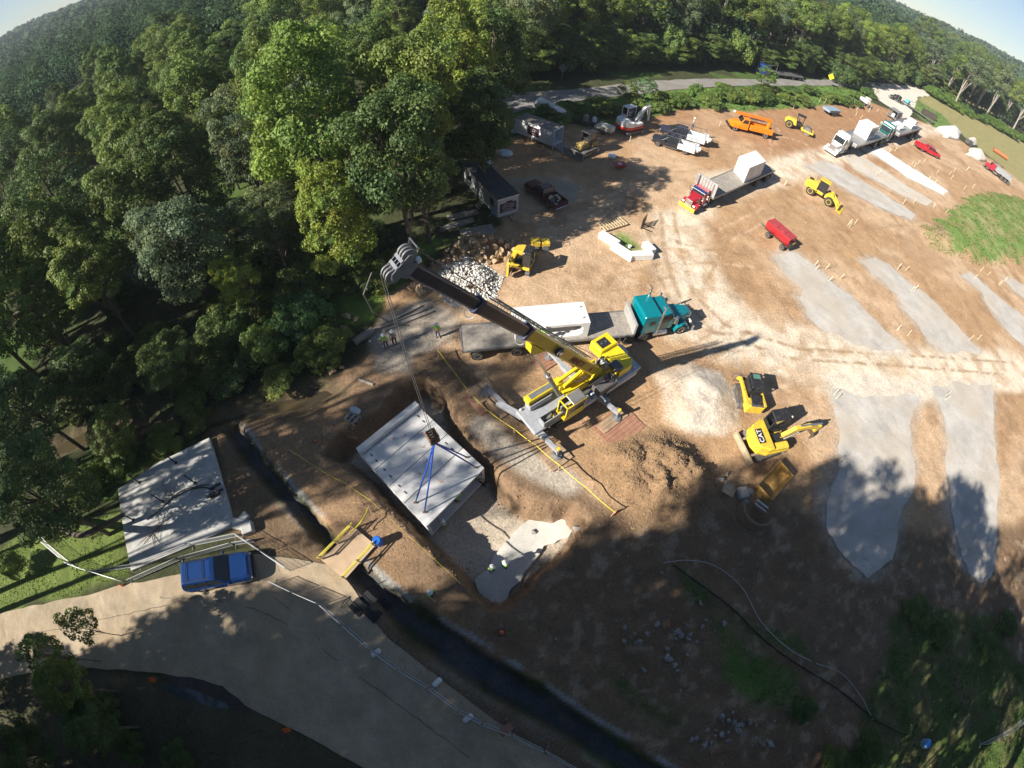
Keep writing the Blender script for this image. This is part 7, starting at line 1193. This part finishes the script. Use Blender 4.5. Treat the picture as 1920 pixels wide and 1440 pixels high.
def barrel(px, lb, m, s=1.0, r=.3, h=.9): q = G(*px); t = thing('barrel', lb, 'barrel', q, 0, None, s); part('body', t, m, lambda b: b.lathe([(0, r*.9), (.02, r), (h*.33, r), (h*.35, r*1.05), (h*.37, r), (h*.64, r), (h*.66, r*1.05), (h*.68, r), (h-.02, r), (h, r*.95)], (0, 0, 0), 'Z', 18)); part('lid', t, C_('lid_blue', (.02, .16, .6), rough=.4), lambda b: b.cyl((0, 0, h), (0, 0, h+.03), r*.8, n=16))
barrel((712, 1018), 'bright blue plastic barrel at the right end of the footbridge', C_('barrel_blue', (.02, .13, .55), rough=.35)); barrel((1731, 1394), 'pale blue tub standing in the dark grass at the lower right', C_('tub_blue', (.20, .35, .50), rough=.4), 1.1, .35, .5)
def fence(pts, lb, n_, h=1.15, mesh=True, nm='fence_panel', group=None):
    for i in range(len(pts)-1):
        a, c = G(*pts[i]), G(*pts[i+1]); u_ = (c-a).normalized(); a = a+u_*.12; c = c-u_*.12; t = thing(nm, lb, 'fence', (0, 0, 0), 0, group); fr = C_('fence_frame', (.62, .64, .65), rough=.5, metal=.2)
        part('frame', t, fr, lambda b: (b.tube([a+Vector((0, 0, .08)), a+Vector((0, 0, h)), c+Vector((0, 0, h)), c+Vector((0, 0, .08)), a+Vector((0, 0, .08))], .024, 5)))
        if mesh: w_ = part('mesh', t, C_('fence_wire', (.33, .34, .35), rough=.5, metal=.4), lambda b: [b.tube([lp(a, c, k/22)+Vector((0, 0, .08)), lp(a, c, min(1, k/22+.03))+Vector((0, 0, h))], .010, 3) for k in range(22)]+[b.tube([a+Vector((0, 0, h*z_)), c+Vector((0, 0, h*z_))], .010, 3) for z_ in (.2, .4, .6, .8)])
        n = Vector((-(c-a).y, (c-a).x, 0)).normalized(); part('foot', t, M_steel, lambda b: b.tube([a+n*.35+Vector((0, 0, .05)), a-n*.35+Vector((0, 0, .05))], .03, 5))
fence([(514, 1094), (558, 1115), (607, 1136), (650, 1174), (700, 1218)], 'white metal fence panel along the road edge nearest the footbridge', 1, group='fence panels along the road edge above the bend'); fence([(700, 1218), (752, 1255), (806, 1288), (862, 1330), (905, 1354), (960, 1375), (1020, 1405), (1085, 1442)], 'white metal fence panel along the lower road edge above the channel', 2, group='fence panels along the lower road edge')
fence([(60, 985), (90, 1020), (143, 1064), (235, 1092)], 'wire fence panel on the grass left of the slab', 3, group='fence panels on the left grass'); fence([(170, 1075), (262, 1062), (360, 1024), (452, 1005)], 'low wire fence panel along the lower edge of the slab', 4, .8, group='fence panels below the slab'); fence([(245, 1092), (340, 1050), (440, 1022), (480, 1016)], 'low wire fence panel between the slab and the blue car', 5, .7, group='fence panels above the blue car'); fence([(452, 1008), (500, 1040), (548, 1072)], 'white fence panel slanting down right of the blue car', 6, group='fence panels right of the blue car')
fence([(1835, 1396), (1880, 1375), (1925, 1342)], 'thin grey fence panel in the dark grass at the lower right corner', 7, .9, group='fence panels at the lower right')
for px, lb in (((706, 1224), 'white sandbag at the fence where the road bends'), ((820, 1279), 'white sandbag hanging over the fence above the channel'), ((878, 1346), 'white sandbag at the lower fence'), ((948, 1366), 'reddish board leaning at the lower fence')):
    q = G(*px); o = part('sandbag' if 'bag' in lb else 'board', None, M_wht if 'bag' in lb else M_matr, lambda b: b.rbox((0, 0, .15 if 'bag' in lb else .5), (.7, .35, .22) if 'bag' in lb else (.9, .5, .06), .08, rz=rnd.random())); o.location = q; tag(o, lb, 'sandbag' if 'bag' in lb else 'board')
# silt fence lines, stakes and grey hoses on the lower right
for pts, lb, r in (([(1243, 1056), (1290, 1051), (1340, 1062), (1390, 1102), (1425, 1165), (1475, 1215), (1520, 1240)], 'pale hose curving down the shaded slope at the lower right', .031), ([(1528, 1244), (1575, 1262), (1612, 1305), (1625, 1330), (1636, 1350)], 'lower end of the pale hose in the dark grass', .031), ([(640, 1140), (655, 1120), (700, 1100), (720, 1090)], 'thin black cord lying on the ground below the footbridge', .03)):
    c_ = curve([G(*p, .12) for p in pts]); o = part('hose', None, C_('hose_grey', (.42, .42, .40), rough=.5) if r > .0305 else M_blk, lambda b: b.tube(c_, r, 6)); tag(o, lb, 'hose')
bk = C_('black_fabric', (.02, .022, .025), rough=.9); c_ = curve([G(*p) for p in ((1262, 1060), (1310, 1095), (1370, 1140), (1420, 1190), (1470, 1230), (1520, 1262), (1580, 1300), (1640, 1350), (1700, 1380))]); b = MB().use(bk); b.loft([[p+Vector((-.02, 0, 0)), p+Vector((.02, 0, 0)), p+Vector((.02, 0, .2)), p+Vector((-.02, 0, .2))] for p in c_]); tag(b.build('silt_fence'), 'low black silt fence winding down the lower right slope', 'silt fence')
sq = bk
for i, (px, a_) in enumerate((((672, 1138), 0), ((690, 1125), 0), ((700, 1150), 0), ((718, 1135), 0))): q = G(*px, .05); o = part('drain_tray', None, bk, lambda b: (b.box((0, 0, .05), (.9, .9, .1)), b.box((0, 0, .12), (1.0, .06, .06)), b.box((.47, 0, .12), (.06, 1.0, .06)))); o.location = q; o.rotation_euler[2] = R(-35); tag(o, ('upper left', 'upper right', 'lower left', 'lower right')[i]+' one of four square black trays beside the channel below the footbridge', 'tray', 'black trays below the footbridge')
rg = random.Random(11); stake_px = []
for cx_, cy_, n_ in ((1585, 190, 3), (1640, 205, 4), (1600, 215, 3), (1545, 200, 2), (1500, 205, 2), (1350, 232, 1), (1710, 270, 3), (1700, 305, 2), (1745, 345, 3), (1770, 330, 3), (1800, 320, 3), (1705, 385, 2), (1760, 395, 3), (1640, 330, 2), (1480, 345, 2), (1600, 425, 2), (1535, 500, 3), (1565, 520, 2), (1690, 510, 3), (1720, 545, 3), (1590, 420, 2), (1690, 625, 3), (1825, 630, 2), (1840, 515, 3), (1880, 530, 3), (1575, 745, 2), (1770, 745, 2), (1560, 870, 1), (1100, 620, 0), (1155, 175, 0), (1680, 290, 2), (1730, 310, 2), (1810, 350, 2), (1175, 265, 1)):
    for _ in range(n_): stake_px.append((cx_+rg.uniform(-14, 14), cy_+rg.uniform(-8, 8)))
pm_ = part('survey_stake', None, C_('stake_pale', (.72, .62, .45), rough=.8), lambda b: b.box((0, 0, .35), (.05, .05, .9)))
for i, px in enumerate(stake_px):
    o = pm_ if i == 0 else pm_.copy()
    if i: COL.objects.link(o)
    q = G(*px); o.location = q; k = 1+math.hypot(q.x, q.y)/260; o.scale = (k, k, k); o.rotation_euler = (rg.uniform(-.1, .1), rg.uniform(-.1, .1), rg.uniform(0, 6)); tag(o, 'pale wooden survey stake standing among the gravel strips', 'stake', 'survey stakes across the yard')
# signs and markers
q = G(1552, 160); t = thing('road_sign', 'yellow diamond warning sign beside the public road', 'road sign', q, R(-60)); part('post', t, M_steel, lambda b: b.box((0, 0, 1.2), (.1, .1, 2.4))); part('sign_face', t, C_('sign_yellow', (.85, .72, .03), rough=.4), lambda b: b.box((0, 0, 2.9), (1.5, .05, 1.5), ry=R(45)))
q = G(1053, 152); t = thing('road_sign', 'grey back of a diamond sign at the wood edge across the road', 'road sign', q, R(-20)); part('post', t, M_steel, lambda b: b.box((0, 0, 1.2), (.1, .1, 2.4))); part('sign_face', t, M_steel, lambda b: b.box((0, 0, 2.6), (1.3, .05, 1.3), ry=R(45)))
for px, lb in (((299, 1275), 'orange barrier flag by the puddle at the lower left road edge'), ((547, 1366), 'orange barrier flag at the lower road edge'), ((-2, 1290), 'orange sign board at the left edge below the road')):
    q = G(*px); t = thing('orange_marker', lb, 'marker', q, R(30)); part('panel', t, C_('sign_orange', (.90, .16, .03), rough=.5), lambda b: b.box((0, 0, .8 if px[0] > 0 else 1.2), (.5 if px[0] > 0 else 1.0, .03, .45 if px[0] > 0 else .9), rx=-.7 if px[0] > 0 else -1.0)); part('leg', t, M_steel, lambda b: b.box((0, .1, .3), (.04, .04, .6)))
sheet('puddle', [(305, 1284), (330, 1283), (380, 1298), (425, 1318), (430, 1328), (400, 1328), (350, 1312), (310, 1296)], C_('puddle_water', (.06, .07, .08), rough=.05), z=.05, ragged=.1)
sheet('road_patch', [(300, 1266), (360, 1268), (420, 1285), (448, 1310), (470, 1335), (440, 1330), (400, 1300), (320, 1280)], C_('wet_soil', (.05, .04, .035), rough=.7, var=.3), z=.075, ragged=.15)
# ---------------------------------------------------------------- rock
def rock_mesh(seed, m):
    rg = random.Random(seed); bm = bmesh.new(); pts = [Vector((rg.gauss(0, 1), rg.gauss(0, 1), rg.gauss(0, 1))).normalized()*rg.uniform(.75, 1.1) for _ in range(13)]
    for p in pts: bm.verts.new((p.x, p.y*.8, p.z*.65))
    bmesh.ops.convex_hull(bm, input=bm.verts[:]); [bm.verts.remove(v) for v in bm.verts[:] if not v.link_faces]; me = bpy.data.meshes.new('boulder'); bm.to_mesh(me); bm.free(); me.materials.append(m); return me
M_bro = C_('brown_rock', (.46, .33, .21), rough=.9, var=.25, scale=2, bump=.4); M_gro = C_('grey_rock', (.30, .28, .26), rough=.9, var=.25, scale=2, bump=.4); M_wro = C_('white_rock', (.66, .64, .60), rough=.9, var=.15, scale=2)
BRk = [rock_mesh(i, M_bro) for i in range(6)]; GRk = [rock_mesh(i+20, M_gro) for i in range(6)]
def boulder(px, r, meshes, lb, grp, dz=0): o = bpy.data.objects.new('boulder', rnd.choice(meshes)); COL.objects.link(o); q = G(*px); o.location = q+Vector((0, 0, r*.3+dz)); o.scale = (r, r, r); o.rotation_euler = (rnd.random()*3, rnd.random()*3, rnd.random()*6); tag(o, lb, 'boulder', grp)
for i in range(95):
    a = rnd.random()*6.28; k = math.sqrt(rnd.random()); px = (905+math.cos(a)*62*k+rnd.uniform(-6, 6), 470+math.sin(a)*30*k); dd = 1-k
    boulder(px, rnd.uniform(.2, .5), BRk, 'rough brown rock in the heap between the crane boom and the mini excavator', 'brown rocks of the heap', dd*1.3)
for i in range(22): boulder((rnd.uniform(800, 870), rnd.uniform(478, 502)), rnd.uniform(.2, .4), BRk, 'rough brown rock scattered above the white stone pile', 'brown rocks above the white stones')
for i in range(12): boulder((rnd.uniform(772, 800), rnd.uniform(525, 555)), rnd.uniform(.25, .55), BRk, 'reddish brown rock under the crane boom head', 'rocks under the boom head', rnd.uniform(0, .5))
for i in range(70):
    c_ = rnd.choice([(1375, 1360, 45, 28), (1330, 1385, 30, 22), (1420, 1380, 40, 26), (1290, 1180, 60, 50), (1250, 1230, 50, 50), (1200, 1190, 60, 30)]); boulder((rnd.gauss(c_[0], c_[2]*.6), rnd.gauss(c_[1], c_[3]*.6)), rnd.uniform(.12, .38), GRk, 'grey rock strewn over the shaded lower right slope', 'grey rocks on the lower slope')
for px in ((650, 595), (668, 600), (645, 615), (625, 698), (640, 690), (1000, 1000), (1082, 992), (1393, 945), (1350, 900), (1362, 890)): boulder(px, rnd.uniform(.3, .7), BRk if px[0] < 900 else GRk, 'single rock lying near the creek, the pit or the attachments', 'loose single rocks')
def stones(name, polys, n, r0, r1, m, lb, hump=0.0, seed=1):
    """one heap of uncountable small stones"""
    rng = np.random.default_rng(seed); V = []; F = []; base = []
    for s in range(5):
        me = rock_mesh(60+s, m); v = np.array([tuple(q.co) for q in me.vertices]); f = [tuple(p.vertices) for p in me.polygons]; base.append((v, f)); bpy.data.meshes.remove(me)
    for poly, k, in polys:
        xs = [p[0] for p in poly]; ys = [p[1] for p in poly]; N_ = int(n*k); x = rng.uniform(min(xs), max(xs), N_*3); y = rng.uniform(min(ys), max(ys), N_*3); d = sdist(poly, x, y); ok = (d > 0) & ((sdist(CHAN, x, y) < -.15) if name != 'white_stones' else (d > 0)); ok &= (d < 1.3) if name == 'pit_clods' else (d > -1); x, y, d = x[ok][:N_], y[ok][:N_], d[ok][:N_]; z = hgt(x, y)+hump*sm(d, 0, 2.2)*(rng.random(len(x))**.3)
        for i in range(len(x)):
            v, f = base[i % 5]; r = rng.uniform(r0, r1); a = rng.random()*6.28; ca, sa = math.cos(a), math.sin(a); o_ = len(V); t_ = rng.uniform(-.8, .8)
            for p in v: q = (p[0]*ca-p[1]*sa, p[0]*sa+p[1]*ca, p[2]+t_*p[0]); V.append((x[i]+q[0]*r, y[i]+q[1]*r, z[i]+q[2]*r))
            F += [tuple(o_+j for j in g) for g in f]
    me = bpy.data.meshes.new(name); me.from_pydata(V, [], F); me.materials.append(m); o = bpy.data.objects.new(name, me); COL.objects.link(o); tag(o, lb, 'stones', kind='stuff')
stones('white_stones', [(W([(830, 500), (870, 478), (905, 490), (945, 520), (930, 560), (895, 570), (850, 575), (825, 560), (815, 525)]), 1)], 1500, .09, .20, M_wro, 'heap of broken white stone under the crane boom', 1.1, 3)
stones('pebbles', [(SITE, 1.0)], 4200, .02, .08, C_('pebble', (.52, .44, .35), rough=.9, var=.3), 'small stones strewn over the bare ground of the yard', 0, 4)
stones('pebbles', [(W([(470, 800), (640, 700), (760, 640), (880, 700), (1000, 830), (1060, 900), (1100, 960), (1500, 960), (1800, 1100), (1700, 1300), (1500, 1440), (1250, 1420), (900, 1190), (640, 1000)]), 1)], 5200, .02, .075, C_('pebble_dark', (.25, .19, .14), rough=.9, var=.3), 'small stones and clods over the trampled ground around the pit', 0, 5)
stones('clods', [(MOUND, 1), (W([(1150, 780), (1260, 815), (1400, 900), (1380, 1000), (1180, 1000), (1090, 900)]), .4)], 3200, .025, .095, C_('clod', (.27, .18, .105), rough=.95, var=.25), 'clods of soil covering the spoil heap', 0, 6)
stones('pit_clods', [(PIT, 1)], 1300, .03, .13, C_('clod', (.27, .18, .105)), 'loose clods and stones fallen round the walls of the pit', 0, 8)
stones('roadside_stone', [(W([(640, 1085), (760, 1175), (900, 1260), (1060, 1345), (1230, 1440), (1120, 1440), (950, 1365), (820, 1300), (700, 1190)]), 1)], 1500, .03, .11, C_('verge_stone', (.22, .19, .16), rough=.95, var=.3), 'loose stone along the bank of the lined channel', 0, 7)
stones('strip_gravel', [(W(px_), 1) for px_, k_ in STRIPS if k_ == 'g' and px_[0][1] > 600], 1500, .02, .07, M_gro, 'loose stones lying on the gravel strips', 0, 9)
stones('road_litter', [(ROADB, 1)], 900, .012, .045, C_('litter', (.24, .19, .13), rough=.95, var=.4), 'grit and leaf litter scattered over the sandy road', 0, 12)
for i, pts in enumerate((([(300, 1120), (420, 1128), (520, 1160), (620, 1230), (760, 1330), (880, 1420)]), ([(480, 1100), (540, 1140), (600, 1200)]), ([(60, 1190), (200, 1160), (330, 1130)]))):
    c_ = curve([G(*p, .058) for p in pts], 14); c_ = [p+Vector((rnd.uniform(-.06, .06), rnd.uniform(-.06, .06), 0)) for p in c_]; b = MB().use(C_('tar_seam', (.09, .08, .07), rough=.8)); n_ = len(c_)
    b.add([p+Vector((0, k, 0)) for p in c_ for k in (-.022, .022)], [(2*j, 2*j+2, 2*j+3, 2*j+1) for j in range(n_-1)]); tag(b.build('road_crack'), kind='structure')
# gravel heaps at the far right edge of the yard
for px, m, lb in (([(1755, 240), (1790, 236), (1802, 252), (1798, 264), (1770, 258)], M_white, 'large white gravel heap beside the mown field'), ([(1815, 278), (1840, 286), (1850, 304), (1835, 302), (1812, 290)], M_pale, 'smaller pale gravel heap above the dump truck'), ([(1810, 262), (1826, 268), (1832, 276), (1815, 272)], M_pale, 'smallest pale gravel heap between the two larger ones')):
    w_ = W(px); cx_ = sum(p[0] for p in w_)/len(w_); cy_ = sum(p[1] for p in w_)/len(w_); b = MB().use(m); rings = []
    for k, z_ in ((1.0, 0), (.8, .8), (.5, 1.8), (.15, 2.6)): rings.append([(cx_+(x-cx_)*k*(1+.1*math.sin(i*2.3+z_)), cy_+(y-cy_)*k, H(cx_, cy_)+z_) for i, (x, y) in enumerate([lp(Vector(w_[j]), Vector(w_[(j+1) % len(w_)]), u) for j in range(len(w_)) for u in (0, .33, .66)])])
    b.loft(rings); o = b.build('gravel_heap', smooth=True); tag(o, lb, 'gravel heap')
q = G(1814, 272); t = thing('engine_unit', 'small dark engine set between the two pale gravel heaps', 'engine', q, 0, None, 1.6); part('body', t, M_frame, lambda b: (b.rbox((0, 0, .8), (1.6, 1.0, 1.0), .08), b.cyl((.4, 0, 1.3), (.4, 0, 1.8), .08))); [wheel(t, 0, s*.6, .3, .15) for s in (-1, 1)]

# the morning air: a thin even haze round the whole place
hm = bpy.data.materials.new('haze'); hm.use_nodes = True; _n = hm.node_tree.nodes; _n.remove(_n['Principled BSDF']); _v = _n.new('ShaderNodeVolumePrincipled'); _v.inputs['Color'].default_value = (.80, .88, 1.0, 1); _v.inputs['Density'].default_value = .0002; _v.inputs['Anisotropy'].default_value = .0
hm.node_tree.links.new(_v.outputs[0], _n['Material Output'].inputs['Volume'])
b = MB().use(hm); b.box((0, 810, 95), (3800, 2200, 210)); tag(b.build('haze'), kind='stuff')
